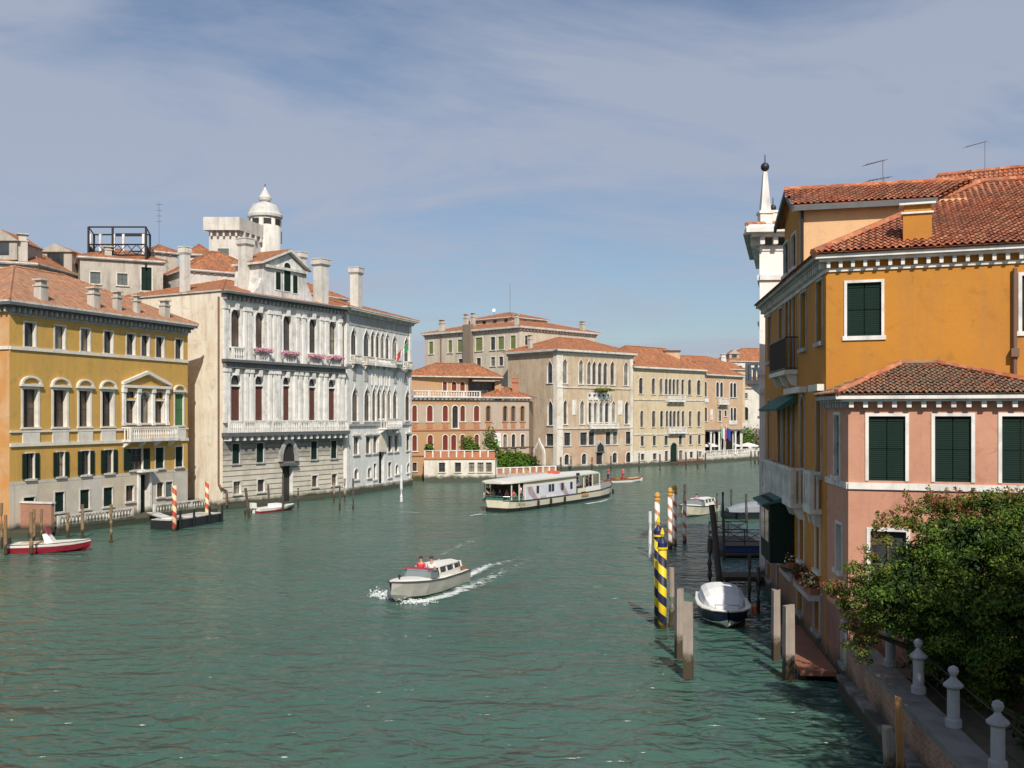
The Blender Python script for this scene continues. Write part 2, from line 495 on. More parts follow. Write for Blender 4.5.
# ------------------------------------------------------------------ facade kit
def outline(kind, u0, u1, z0, z1, n=8):
    um, hw = (u0 + u1) / 2, (u1 - u0) / 2
    if kind == 'rect':
        return [(u0, z0), (u1, z0), (u1, z1), (u0, z1)]
    pts = [(u0, z0), (u1, z0)]
    if kind == 'arch':
        h = min(hw, (z1 - z0) * 0.9); zs = z1 - h
        for i in range(n + 1):
            t = math.pi * i / n
            pts.append((um + hw * math.cos(t), zs + h * math.sin(t)))
    else:                                   # pointed ogee
        h = min(hw * 2.1, (z1 - z0) * 0.6); zs = z1 - h
        half = [(hw, 0), (hw * 0.97, h * 0.2), (hw * 0.78, h * 0.42), (hw * 0.42, h * 0.62), (hw * 0.16, h * 0.80), (0, h)]
        for x, z in half: pts.append((um + x, zs + z))
        for x, z in half[-2::-1]: pts.append((um - x, zs + z))
    return pts

class Op:
    def __init__(s, u0, u1, z0, z1, kind='rect', depth=0.28):
        s.u0, s.u1, s.z0, s.z1, s.kind, s.depth = u0, u1, z0, z1, kind, depth

def fwall(mb, f, u0, u1, z0, z1, ops, bands, reveal):
    """front skin of a wall with real openings; bands: [(z_top, material), ...] from the bottom up"""
    ops = [o for o in ops if o.u1 > u0 + 0.01 and o.u0 < u1 - 0.01]
    us = {round(u0, 4), round(u1, 4)}; zs = {round(z0, 4), round(z1, 4)}
    for o in ops:
        us |= {round(o.u0, 4), round(o.u1, 4)}; zs |= {round(o.z0, 4), round(o.z1, 4)}
    for zt, m in bands:
        if z0 < zt < z1: zs.add(round(zt, 4))
    us = sorted(x for x in us if u0 - 1e-3 <= x <= u1 + 1e-3); zs = sorted(x for x in zs if z0 - 1e-3 <= x <= z1 + 1e-3)
    def mat(z):
        for zt, m in bands:
            if z < zt: return m
        return bands[-1][1]
    for j in range(len(zs) - 1):
        a, b = zs[j], zs[j + 1]
        if b - a < 1e-4: continue
        zc = (a + b) / 2
        run = None
        for i in range(len(us) - 1):
            uc = (us[i] + us[i + 1]) / 2
            hole = any(o.u0 < uc < o.u1 and o.z0 < zc < o.z1 for o in ops)
            if not hole and run is None: run = us[i]
            if (hole or i == len(us) - 2) and run is not None:
                e = us[i] if hole else us[i + 1]
                mb.face([f.p(run, 0, a), f.p(e, 0, a), f.p(e, 0, b), f.p(run, 0, b)], mat(zc)); run = None
    for o in ops:
        ol = outline(o.kind, o.u0, o.u1, o.z0, o.z1)
        if o.kind != 'rect':
            um = (o.u0 + o.u1) / 2; m = mat((o.z0 + o.z1) / 2 + (o.z1 - o.z0) * 0.4)
            arc = ol[2:] if o.kind == 'arch' else ol[2:]
            k = min(range(len(arc)), key=lambda i: abs(arc[i][0] - um) - arc[i][1] * 1e-3)
            ri, le = arc[:k + 1], arc[k:]
            cr = (o.u1, o.z1); cl = (o.u0, o.z1)
            for i in range(len(ri) - 1):
                mb.face([f.p(cr[0], 0, cr[1]), f.p(ri[i + 1][0], 0, ri[i + 1][1]), f.p(ri[i][0], 0, ri[i][1])], m)
            for i in range(len(le) - 1):
                mb.face([f.p(cl[0], 0, cl[1]), f.p(le[i + 1][0], 0, le[i + 1][1]), f.p(le[i][0], 0, le[i][1])], m)
        n = len(ol)
        for i in range(n):
            a, b = ol[i], ol[(i + 1) % n]
            mb.face([f.p(b[0], 0, b[1]), f.p(a[0], 0, a[1]), f.p(a[0], -o.depth, a[1]), f.p(b[0], -o.depth, b[1])], reveal)

WRND = random.Random(99)
GLASS_CURTAIN = glassmat('window_glass_with_pale_curtain', (0.13, 0.12, 0.10), 0.25)
def window(parent, f, o, trim=None, tw=0.14, proud=0.05, fill='glass', sh=None, frame=FRAME_W, glass=GLASS,
           sill=0.10, hood=None, mull=(1, 2), name='window'):
    """surround ring + sill as the window part; pane and shutters as its sub-parts"""
    trim = trim or ISTRIA
    if fill in ('glass', 'open'):
        q = WRND.random()
        if q < 0.22: glass = GLASS_CURTAIN
        elif q < 0.45: glass = GLASS
        elif q < 0.60: glass = GLASS_BROWN
    mb = MB()
    ol = outline(o.kind, o.u0, o.u1, o.z0, o.z1)
    if tw > 0:
        big = outline(o.kind, o.u0 - tw, o.u1 + tw, o.z0, o.z1 + tw)
        seq = list(range(1, len(ol))) + [0]
        for i in range(len(seq) - 1):
            a, b = seq[i], seq[i + 1]
            A, B, C, D = ol[a], ol[b], big[b], big[a]
            mb.face([f.p(A[0], proud, A[1]), f.p(D[0], proud, D[1]), f.p(C[0], proud, C[1]), f.p(B[0], proud, B[1])], trim)
            mb.face([f.p(D[0], 0, D[1]), f.p(C[0], 0, C[1]), f.p(C[0], proud, C[1]), f.p(D[0], proud, D[1])], trim)
            mb.face([f.p(B[0], 0, B[1]), f.p(A[0], 0, A[1]), f.p(A[0], proud, A[1]), f.p(B[0], proud, B[1])], trim)
    if sill:
        mb.fbox(f, o.u0 - tw - 0.06, o.u1 + tw + 0.06, 0.002, proud + sill, o.z0 - 0.16, o.z0 - 0.002, trim)
    w = o.u1 - o.u0; um = (o.u0 + o.u1) / 2
    if hood in ('cornice', 'seg', 'tri'):
        zt = o.z1 + tw + 0.02
        mb.fbox(f, o.u0 - tw - 0.16, o.u1 + tw + 0.16, 0.002, proud + 0.20, zt, zt + 0.20, trim)
        if hood == 'seg':
            hw = w / 2 + tw + 0.10; hh = hw * 0.62
            outer = [(um + hw * math.cos(math.pi * i / 10), zt + 0.202 + hh * math.sin(math.pi * i / 10)) for i in range(11)]
            inner = [(um + hw * 0.80 * math.cos(math.pi * i / 10), zt + 0.202 + hh * 0.76 * math.sin(math.pi * i / 10)) for i in range(11)]
            for i in range(10):
                mb.fprism(f, [outer[i], outer[i + 1], inner[i + 1], inner[i]], 0.002, proud + 0.16, trim)
    if not mb.v:
        mb.fbox(f, o.u0, o.u1, -o.depth + 0.004, -o.depth + 0.06, o.z0, o.z0 + 0.06, trim)
    win = mb.build(name, parent)
    d = -o.depth + 0.01
    if fill in ('glass', 'open'):
        pb = MB()
        pb.face([f.p(u, d, z) for u, z in ol], glass)
        fw = 0.05 if w > 0.7 else 0.035
        zt = o.z1 - (0 if o.kind == 'rect' else w * 0.5)
        pb.fbox(f, o.u0 + 0.002, o.u0 + fw, d + 0.005, d + 0.06, o.z0 + 0.002, zt, frame)
        pb.fbox(f, o.u1 - fw, o.u1 - 0.002, d + 0.005, d + 0.06, o.z0 + 0.002, zt, frame)
        for k in range(mull[0]):
            u = o.u0 + w * (k + 1) / (mull[0] + 1)
            pb.fbox(f, u - fw / 2, u + fw / 2, d + 0.005, d + 0.07, o.z0 + 0.002, zt - 0.02, frame)
        for k in range(mull[1]):
            z = o.z0 + (zt - o.z0) * (k + 1) / (mull[1] + (1 if o.kind == 'rect' else 0))
            pb.fbox(f, o.u0 + fw, o.u1 - fw, d + 0.005, d + 0.05, z - fw / 2, z + fw / 2, frame)
        pb.build('pane', win)
    if fill == 'closed':
        zt = o.z1 - 0.01
        if o.kind == 'rect':
            for a, b in ((o.u0 + 0.005, um - 0.012), (um + 0.012, o.u1 - 0.005)):
                sb = MB()
                sb.fbox(f, a, b, -0.13, -0.085, o.z0 + 0.004, zt, sh)
                for zz in (o.z0 + 0.12, (o.z0 + zt) / 2, zt - 0.16):
                    sb.fbox(f, a + 0.01, b - 0.01, -0.084, -0.065, zz, zz + 0.07, sh)
                sb.build('shutter', win)
        else:
            sb = MB(); sb.fprism(f, outline(o.kind, o.u0 + 0.005, o.u1 - 0.005, o.z0 + 0.004, zt), -0.16, -0.12, sh)
            sb.fbox(f, um - 0.015, um + 0.015, -0.119, -0.105, o.z0 + 0.01, zt - w * 0.6, frame)
            sb.build('shutter', win)
    if fill == 'lower':                       # brown blind filling the lower part under a glazed lunette
        pb = MB(); pb.face([f.p(u, d, z) for u, z in ol], glass); pb.build('pane', win)
        sb = MB(); sb.fbox(f, o.u0 + 0.02, o.u1 - 0.02, d + 0.05, d + 0.10, o.z0 + 0.01, o.z1 - w * 0.95, sh)
        sb.fbox(f, o.u0 + 0.01, o.u1 - 0.01, d + 0.02, 0.02, o.z1 - w * 0.95 + 0.002, o.z1 - w * 0.8, trim)
        sb.build('blind', win)
    if fill == 'open':
        hw = w / 2
        for a, b in ((o.u0 - hw - 0.02, o.u0 - 0.02), (o.u1 + 0.02, o.u1 + hw + 0.02)):
            sb = MB(); sb.fbox(f, a, b, proud + 0.01, proud + 0.06, o.z0 + 0.02, o.z1 - 0.02, sh); sb.build('shutter', win)
    return win

class Facade:
    """one wall plane of a building: collects openings in enlarged-crop coordinates, then builds wall and windows"""
    def __init__(s, f, zm): s.f, s.zm, s.ops, s.jobs = f, zm, [], []
    def op(s, x0, x1, z0, z1, kind='rect', depth=0.28, **kw):
        u0, u1 = s.f.u(s.zm.x(x0)), s.f.u(s.zm.x(x1))
        o = Op(u0, u1, z0, z1, kind, depth); s.ops.append(o)
        if kw.pop('job', True): s.jobs.append((o, kw))
        return o
    def z(s, x, y): return s.f.z(s.zm.x(x), s.zm.y(y))
    def row(s, cols, yt, yb, kind='rect', xref=None, depth=0.28, **kw):
        xr = xref if xref is not None else (cols[0][0] + cols[0][1]) / 2
        z1, z0 = s.z(xr, yt), s.z(xr, yb)
        return [s.op(a, b, z0, z1, kind, depth, **dict(kw)) for a, b in cols]
    def windows(s, parent):
        return [window(parent, s.f, o, **kw) for o, kw in s.jobs]

def cornice(parent, f, z, h=0.55, out=0.6, e0=0.0, e1=0.0, m=None, dent=None, dm=None, name='cornice', dw=0.16, frieze=0.0, fm=None):
    """stepped eaves cornice with brackets; top at z"""
    m = m or ISTRIA
    mb = MB()
    mb.fbox(f, -e0, f.L + e1, 0.002, out, z - h * 0.30, z, m)
    mb.fbox(f, -e0 * 0.6, f.L + e1 * 0.6, 0.002, out * 0.62, z - h * 0.5, z - h * 0.30 - 0.002, m)
    if dent:
        n = max(2, int(f.L / dent))
        for i in range(n + 1):
            u = 0.1 + (f.L - 0.2) * i / n
            mb.fbox(f, u - dw / 2, u + dw / 2, 0.002, out * 0.55, z - h * 0.98, z - h * 0.5 - 0.002, dm or m)
    if frieze: mb.fbox(f, 0, f.L, 0.002, 0.06, z - h - frieze, z - h - 0.003, fm or m)
    return mb.build(name, parent)

def band(parent, f, z, h=0.2, out=0.1, m=None, u0=None, u1=None, name='string_course'):
    mb = MB(); mb.fbox(f, 0 if u0 is None else u0, f.L if u1 is None else u1, 0.002, out, z - h, z, m or ISTRIA)
    return mb.build(name, parent)

def balustrade(mb, f, u0, u1, d, z0, z1, m, step=0.28, r=0.07, posts=0, th=0.14):
    h = z1 - z0
    mb.fbox(f, u0, u1, d - th, d, z1 - 0.13, z1, m)
    mb.fbox(f, u0, u1, d - th, d, z0, z0 + 0.12, m)
    L = u1 - u0; n = max(1, int(L / step))
    pu = [u0 + 0.12, u1 - 0.12] + [u0 + L * (k + 1) / (posts + 1) for k in range(posts)]
    for q in pu: mb.fbox(f, q - 0.11, q + 0.11, d - th - 0.01, d + 0.01, z0 + 0.121, z1 - 0.131, m)
    for i in range(n):
        u = u0 + L * (i + 0.5) / n
        if any(abs(u - q) < 0.2 for q in pu): continue
        c = f.p(u, d - th / 2, 0)
        za, zb = z0 + 0.12, z1 - 0.13; hh = zb - za
        mb.lathe([(r * 0.7, za), (r * 0.55, za + hh * 0.15), (r * 1.05, za + hh * 0.38), (r * 0.5, za + hh * 0.75), (r * 0.75, zb)], m, (c.x, c.y, 0), 6)

def balcony(parent, f, u0, u1, z, h=1.0, out=0.9, m=None, step=0.26, brackets=2, name='balcony', rail=True):
    m = m or ISTRIA
    mb = MB()
    mb.fbox(f, u0, u1, 0.002, out, z - 0.20, z, m)
    n = max(2, brackets)
    for i in range(n):
        u = u0 + 0.25 + (u1 - u0 - 0.5) * i / (n - 1)
        mb.fprism(Fr((f.p(u - 0.1, 0, 0).x, f.p(u - 0.1, 0, 0).y), (f.p(u - 0.1, 1, 0).x, f.p(u - 0.1, 1, 0).y)),
                  [(0.002, z - 0.75), (0.25, z - 0.65), (out - 0.12, z - 0.202), (0.002, z - 0.202)], -0.2, 0.0, m)
    b = mb.build(name, parent)
    if rail:
        rb = MB()
        balustrade(rb, f, u0, u1, out, z + 0.002, z + h, m, step)
        for u in (u0, u1 - 0.14):
            rb.fbox(f, u, u + 0.14, 0.002, out - 0.152, z + h - 0.13, z + h, m)
            for dd in (out * 0.25, out * 0.6):
                rb.fbox(f, u + 0.03, u + 0.11, dd, dd + 0.1, z + 0.002, z + h - 0.132, m)
        rb.build('balustrade', b)
    return b

def pilaster(parent, f, u, w, z0, z1, m, d=0.14, cap=True, name='pilaster'):
    mb = MB()
    mb.fbox(f, u - w / 2, u + w / 2, 0.002, d, z0, z1, m)
    if cap:
        mb.fbox(f, u - w * 0.68, u + w * 0.68, 0.003, d + 0.08, z1 - 0.42, z1 - 0.003, m)
        mb.fbox(f, u - w * 0.62, u + w * 0.62, 0.003, d + 0.06, z0 + 0.003, z0 + 0.3, m)
    return mb.build(name, parent)

def roof_slab(mb, polys, m, edge=None, th=0.14, em=None):
    """polys: sloped faces (3D, ccw from above); edge: eave outline for fascia + soffit"""
    for p in polys: mb.face(p, m)
    if edge:
        em = em or m
        n = len(edge)
        low = [Vector(p) - Vector((0, 0, th)) for p in edge]
        for i in range(n):
            a, b = edge[i], edge[(i + 1) % n]
            mb.face([low[i], low[(i + 1) % n], b, a], em)
        mb.face(low[::-1], em)

def hip(parent, P, z, rise, over=0.5, inset=0.5, m=TILE_FAR, name='roof', axis=0, em=None, ridgem=None):
    """hip roof over quad P (ccw from above, 2D). axis 0: ridge runs parallel to P0-P1; inset: hip length as share of the half width"""
    P = [Vector((p[0], p[1])) for p in P]
    c = sum(P, Vector((0, 0))) / 4
    n = 4; Q = []
    for i in range(n):
        a, b, d = P[i - 1], P[i], P[(i + 1) % n]
        e1 = (b - a).normalized(); e2 = (d - b).normalized()
        n1 = Vector((e1.y, -e1.x)); n2 = Vector((e2.y, -e2.x))
        k = (n1 + n2); k = k / max(0.3, k.dot(n1)); Q.append(b + k * over)
    E = [Vector((q.x, q.y, z)) for q in Q]
    if axis == 0: m0, m1 = (E[0] + E[3]) / 2, (E[1] + E[2]) / 2; wid = ((E[0] - E[3]).length + (E[1] - E[2]).length) / 2
    else: m0, m1 = (E[0] + E[1]) / 2, (E[3] + E[2]) / 2; wid = ((E[0] - E[1]).length + (E[3] - E[2]).length) / 2
    L = (m1 - m0).length; t = min(0.5, inset * wid / L)
    r0 = m0.lerp(m1, t) + Vector((0, 0, rise)); r1 = m0.lerp(m1, 1 - t) + Vector((0, 0, rise))
    if axis == 0: polys = [[E[0], E[1], r1, r0], [E[1], E[2], r1], [E[2], E[3], r0, r1], [E[3], E[0], r0]]
    else: polys = [[E[0], E[1], r0], [E[1], E[2], r1, r0], [E[2], E[3], r1], [E[3], E[0], r0, r1]]
    mb = MB(); roof_slab(mb, polys, m, E, 0.16, em or ISTRIA)
    rm = ridgem or m
    hips = [(r0, r1)] + ([(E[0], r0), (E[3], r0), (E[1], r1), (E[2], r1)] if axis == 0 else [(E[0], r0), (E[1], r0), (E[3], r1), (E[2], r1)])
    for a, b in hips:
        if (a - b).length > 0.3: mb.tube([a, b], 0.13, rm, 5)
    return mb.build(name, parent), E, r0, r1

def tile_roof(mb, poly, m, w=0.24, row=0.42, amp=0.055, eave=0):
    """real barrel tiles laid over a planar polygon; eave = index of the eave edge start"""
    poly = [Vector(p) for p in poly]
    a, b = poly[eave], poly[(eave + 1) % len(poly)]
    t = (b - a).normalized()
    nn = Vector((0, 0, 0))
    for i in range(len(poly)):
        p, q = poly[i], poly[(i + 1) % len(poly)]
        nn += p.cross(q)
    nn.normalize()
    if nn.z < 0: nn = -nn
    v = nn.cross(t)
    P2 = [((p - a).dot(t), (p - a).dot(v)) for p in poly]
    lo, hi = min(p[0] for p in P2), max(p[0] for p in P2)
    c0, c1 = math.floor(lo / w), math.ceil(hi / w)
    prof = [(0.0, 0.0), (0.12, -0.35), (0.30, -0.35), (0.42, 0.1), (0.55, 0.8), (0.70, 1.0), (0.86, 0.75), (1.0, 0.0)]
    k = mb.mi(m)
    for c in range(c0, c1):
        uc = (c + 0.5) * w
        ys = []
        for i in range(len(P2)):
            (x0, y0), (x1, y1) = P2[i], P2[(i + 1) % len(P2)]
            if (x0 <= uc < x1) or (x1 <= uc < x0): ys.append(y0 + (y1 - y0) * (uc - x0) / (x1 - x0))
        if len(ys) < 2: continue
        y0, y1 = min(ys), max(ys)
        j0, j1 = math.floor(y0 / row), math.ceil(y1 / row)
        for j in range(j0, j1):
            s0, s1 = max(y0, j * row), min(y1, (j + 1) * row)
            if s1 - s0 < 0.03: continue
            jit = random.uniform(-0.012, 0.012); rz = random.uniform(0, 0.018)
            i0 = len(mb.v)
            for (s, lift) in ((s0, 0.045 + rz), (s1 + 0.03, 0.004)):
                for (x, h) in prof:
                    mb.v.append(a + t * ((c + x) * w + jit) + v * s + nn * (h * amp + lift))
            npf = len(prof)
            for q in range(npf - 1):
                mb.f.append([i0 + q, i0 + q + 1, i0 + npf + q + 1, i0 + npf + q]); mb.m.append(k)
                ua, va = (c + 0.5) * w, (j + 0.5) * row
                mb.uv.append([(ua, va)] * 4)
    mb.face([p + nn * (-0.02) for p in poly], m)

def chimney(parent, x, y, z0, z1, w=0.9, m=None, cap=None, flare=True, capm=None, rz=0.0, name='chimney'):
    M = Matrix.Translation((x, y, 0)) @ Matrix.Rotation(rz, 4, 'Z')
    mb = MB(); h = w / 2
    hc = min(0.9, (z1 - z0) * 0.28)
    mb.box(-h, h, -h, h, z0, z1 - hc, m, M)
    if flare:
        g = h * 1.32
        mb.hexa([M @ Vector(p) for p in [(-h, -h, z1 - hc), (h, -h, z1 - hc), (h, h, z1 - hc), (-h, h, z1 - hc),
                 (-g, -g, z1 - hc * 0.72), (g, -g, z1 - hc * 0.72), (g, g, z1 - hc * 0.72), (-g, g, z1 - hc * 0.72)]], m)
        mb.box(-g, g, -g, g, z1 - hc * 0.718, z1 - 0.1, m, M)
        mb.box(-g - 0.05, g + 0.05, -g - 0.05, g + 0.05, z1 - 0.098, z1, capm or m, M)
    else:
        mb.box(-h - 0.08, h + 0.08, -h - 0.08, h + 0.08, z1 - hc + 0.002, z1 - hc + 0.12, capm or m, M)
        mb.box(-h * 0.8, h * 0.8, -h * 0.8, h * 0.8, z1 - hc + 0.122, z1 - 0.12, m, M)
        mb.box(-h - 0.1, h + 0.1, -h - 0.1, h + 0.1, z1 - 0.118, z1, capm or m, M)
    return mb.build(name, parent)

def downpipe(parent, f, u, z0, z1, m=COPPER_PIPE, d=0.12, r=0.06):
    mb = MB(); mb.tube([f.p(u, d, z0), f.p(u, d, z1)], r, m, 8)
    return mb.build('downpipe', parent)

def leaves(mb, blobs, n, size, mats, seed=1, flatten=1.0):
    """leaf clumps spread through ellipsoid blobs: (center, radii, weight). mats: [(material, share, zmin)]"""
    rd = random.Random(seed)
    tot = sum(b[2] for b in blobs)
    idx = [mb.mi(m[0]) for m in mats]
    for c, r, w in blobs:
        c = Vector(c); r = Vector(r)
        for _ in range(int(n * w / tot)):
            d = Vector((rd.gauss(0, 1), rd.gauss(0, 1), rd.gauss(0, 1))).normalized()
            q = rd.random() ** 0.42 * (1 + 0.18 * rd.gauss(0, 1) * 0.6)
            p = c + Vector((d.x * r.x, d.y * r.y, d.z * r.z)) * q
            nr = (d + Vector((rd.gauss(0, .7), rd.gauss(0, .7), rd.gauss(0.4, .7)))).normalized()
            a = nr.cross(Vector((rd.gauss(0, 1), rd.gauss(0, 1), rd.gauss(0, 1)))).normalized(); b = nr.cross(a)
            s = size * rd.uniform(0.6, 1.4)
            x = rd.random(); k = 0; acc = 0
            for i, mm in enumerate(mats):
                acc += mm[1]
                if x < acc: k = i; break
            if mats[k][2] is not None and q < mats[k][2]: k = 0
            i0 = len(mb.v)
            mb.v += [p - a * s, p - b * s * 0.45 + nr * s * 0.12, p + a * s, p + b * s * 0.45 + nr * s * 0.12]
            mb.f.append([i0, i0 + 1, i0 + 2, i0 + 3]); mb.m.append(idx[k]); mb.uv.append([(0, 0)] * 4)
# ------------------------------------------------------------------ water and ground
def water_mat():
    m, nt, b = newmat('canal_water')
    g = nt.nodes.new('ShaderNodeNewGeometry'); pos = g.outputs['Position']
    b.inputs['Roughness'].default_value = 0.24
    b.inputs['IOR'].default_value = 1.33
    n = ramp(nt, noise(nt, pos, 0.05, 5), 0.35, 0.7)
    nt.links.new(mixc(nt, n, (0.040, 0.093, 0.072), (0.054, 0.113, 0.090)), b.inputs['Base Color'])
    v1 = mapped(nt, pos, (0.5, 1.0, 1), (0, 0, R(-18)))
    v2 = mapped(nt, pos, (1.0, 1.6, 1), (0, 0, R(25)))
    h1 = noise(nt, v1, 0.36, 2, 0.45, 0.5)
    h2 = noise(nt, v2, 0.95, 2, 0.45, 0.8)
    h3 = noise(nt, v1, 3.6, 4, 0.55)
    h = math1(nt, 'ADD', math1(nt, 'MULTIPLY', h1, 1.3), math1(nt, 'ADD', math1(nt, 'MULTIPLY', h2, 0.72), math1(nt, 'MULTIPLY', h3, 0.06)))
    bump(nt, b, h, 1.0, 0.8)
    return m
mb = MB()
mb.face([(-3000, -200, 0), (3000, -200, 0), (3000, 4000, 0), (-3000, 4000, 0)], water_mat())
water = mb.build('water'); water['kind'] = 'structure'
PAVE = bricks('quay_paving', (0.30, 0.28, 0.25), (0.34, 0.31, 0.28), (0.18, 0.17, 0.15), 1.2, 0.6, 0.02)
QUAY = plaster('quay_stone', (0.36, 0.33, 0.28), (0.22, 0.20, 0.17), st=0.4)
mb = MB()
mb.prism([(-400, 76), (-37.6, 77.6), (-36.2, 79.9), (-32.4, 89.8), (-28.9, 98.2), (-30.5, 101.8), (-33.9, 102.6), (-60, 135), (-60, 420), (-400, 420)], -1.5, 0.45, QUAY, PAVE)
g1 = mb.build('quay_ground'); g1['kind'] = 'structure'
mb = MB()
mb.prism([(-30, 152), (-13.5, 148.6), (-2.2, 146.2), (6.6, 152.4), (7.3, 172), (12, 186), (30, 205), (44, 228), (62, 226), (90, 300), (90, 420), (-58, 420), (-58, 160)], -1.5, 0.5, QUAY, PAVE)
g2 = mb.build('far_quay_ground'); g2['kind'] = 'structure'

# ------------------------------------------------------------------ yellow palace (left)
YEL = plaster('yellow_ochre_plaster', (0.55, 0.325, 0.075), (0.46, 0.28, 0.08), (0.32, 0.20, 0.09), 0.35, 0.5)
ORG = plaster('orange_plaster', (0.52, 0.245, 0.075), (0.56, 0.38, 0.22), (0.30, 0.18, 0.10), 0.4, 0.9)
GST = bricks('grey_stone_facing', (0.56, 0.53, 0.47), (0.58, 0.50, 0.37), (0.42, 0.39, 0.34), 2.4, 4.0, 0.03, 0.85, 0.35, (0.27, 0.25, 0.22))
F1 = Fr((-39.6, 78.8), (-32.2, 99.3))
b1 = thing('palace', 'long yellow ochre palace with arched white window hoods and green shutters at the far left', 'palace', (-39.6, 78.8, 0), group='palaces along the left bank')
Z1 = Zm(0, 220, 5.12); Z2 = Zm(0, 360, 3.84)
fa = Facade(F1, Z1)
fa.row([(124, 180), (280, 332), (413, 460), (532, 577), (648, 690), (724, 763), (798, 838), (897, 935)], 526, 648, 'rect', 152, depth=0.35, tw=0.12, mull=(0, 0), sill=0.06)
zA = fa.z(152, 648)
fb = Facade(F1, Z2)
fb.row([(88, 145), (205, 256), (303, 346), (392, 434)], 112, 258, 'rect', 116, depth=0.45, tw=0.20, hood='seg', glass=GLASS_BROWN, mull=(1, 1), trim=CREAM_TRIM)
zN0, zN1 = fb.z(116, 258), fb.z(116, 112)
ser = [fb.op(480, 520, zN0 + 0.25, zN1 - 0.75, 'rect', 0.4, tw=0.08, glass=GLASS_BROWN, mull=(1, 1), trim=WHITE_STONE),
       fb.op(538, 578, zN0 + 0.25, zN1 + 0.1, 'arch', 0.4, tw=0.12, glass=GLASS_BROWN, mull=(1, 1), trim=WHITE_STONE),
       fb.op(592, 629, zN0 + 0.25, zN1 - 0.75, 'rect', 0.4, tw=0.08, glass=GLASS_BROWN, mull=(1, 1), trim=WHITE_STONE)]
fb.op(480, 520, zN1 - 0.5, zN1 + 0.1, 'rect', 0.3, tw=0.05, mull=(0, 0), sill=0, trim=WHITE_STONE)
fb.op(592, 629, zN1 - 0.5, zN1 + 0.1, 'rect', 0.3, tw=0.05, mull=(0, 0), sill=0, trim=WHITE_STONE)
fb.op(671, 703, zN0, zN1, 'rect', 0.25, tw=0.14, hood='seg', fill='closed', sh=SHUT_G, trim=CREAM_TRIM)
zM1, zM0 = fb.z(116, 358), fb.z(116, 456)
for a, b in ((100, 132), (218, 247), (313, 344), (402, 433)):
    fb.op(a, b, zM0, zM1, 'rect', 0.25, tw=0.10, fill='open', sh=SHUT_DG, mull=(1, 1))
fb.op(499, 548, zM0 + 0.1, zM1, 'rect', 0.25, tw=0.1, fill='open', sh=SHUT_DG)
fb.op(597, 629, zM0 + 0.1, zM1, 'rect', 0.25, tw=0.1, fill='closed', sh=SHUT_DG)
fb.op(673, 702, zM0 + 0.1, zM1, 'rect', 0.25, tw=0.1, fill='closed', sh=SHUT_DG)
zG1, zG0 = fb.z(228, 507), fb.z(228, 583)
fb.op(90, 133, zG1 - 1.25, zG1 - 0.2, 'rect', 0.25, tw=0.1, fill='closed', sh=SHUT_DG)
for a, b in ((210, 246), (307, 343), (397, 432)):
    fb.op(a, b, zG0, zG1, 'rect', 0.25, tw=0.1, fill='closed', sh=SHUT_DG)
fb.op(483, 514, zG0 + 0.2, zG1, 'rect', 0.25, tw=0.1, mull=(1, 1))
fb.op(602, 628, zG0 + 0.3, zG1, 'rect', 0.25, tw=0.1, mull=(1, 1))
fb.op(636, 662, zG0 + 0.2, zG1, 'rect', 0.25, tw=0.1, fill='closed', sh=SHUT_GREY)
door1 = fb.op(537, 569, 0.47, zG1 + 0.9, 'rect', 0.5, job=False)
TOP1 = 18.45
mb = MB()
zY = fb.z(116, 462)
fwall(mb, F1, 0, F1.L, 0.3, TOP1, fa.ops + fb.ops, [(zY, GST), (TOP1 + 1, YEL)], CREAM_TRIM)
S1 = Fr((F1.A.x - 0.94 * 16, F1.A.y + 0.342 * 16), (F1.A.x, F1.A.y))
fwall(mb, S1, 0, S1.L, 0.3, TOP1, [], [(TOP1 + 1, ORG)], CREAM_TRIM)
E1 = Fr((F1.B.x, F1.B.y), (F1.B.x - 0.94 * 16, F1.B.y + 0.342 * 16))
fwall(mb, E1, 0, E1.L, 0.3, TOP1, [], [(TOP1 + 1, YEL)], CREAM_TRIM)
K1 = Fr((E1.B.x, E1.B.y), (S1.A.x, S1.A.y)); fwall(mb, K1, 0, K1.L, 0.3, TOP1, [], [(TOP1 + 1, YEL)], CREAM_TRIM)
mb.build('wall', b1)
fa.windows(b1); fb.windows(b1)
mb = MB(); mb.fbox(F1, door1.u0, door1.u1, -0.48, -0.40, 0.47, door1.z1, SHUT_DG)
mb.fbox(F1, door1.u0 - 0.55, door1.u1 + 0.55, 0.002, 0.7, door1.z1 + 0.25, door1.z1 + 0.42, WHITE_STONE)
for uu in (door1.u0 - 0.35, door1.u1 + 0.05): mb.fbox(F1, uu, uu + 0.3, 0.002, 0.14, 0.46, door1.z1 + 0.248, WHITE_STONE)
mb.build('door', b1)
cornice(b1, F1, TOP1, 0.75, 0.75, 0.7, 0.6, LEAD, 0.55, ISTRIA_GREY, frieze=0.2, fm=ISTRIA_GREY)
cornice(b1, S1, TOP1, 0.75, 0.72, 0, -0.003, LEAD, 0.55, ISTRIA_GREY)
band(b1, F1, zA - 0.08, 0.26, 0.12, CREAM_TRIM); band(b1, S1, zA - 0.08, 0.26, 0.12, CREAM_TRIM)
zb1, zb2 = fb.z(116, 262), fb.z(116, 318)
band(b1, F1, zb1 - 0.17, 0.16, 0.12, CREAM_TRIM); band(b1, F1, zb2, 0.28, 0.14, CREAM_TRIM)
mb = MB()
for a, b in ((85, 150), (200, 262), (298, 354), (386, 442), (668, 712)):
    mb = MB(); mb.fbox(F1, F1.u(Z2.x(a)), F1.u(Z2.x(b)), 0.002, 0.10, zb2 + 0.003, zb1 - 0.333, CREAM_TRIM); mb.build('apron_panel', b1)
us0, us1 = F1.u(Z2.x(470)), F1.u(Z2.x(647))
mb = MB()
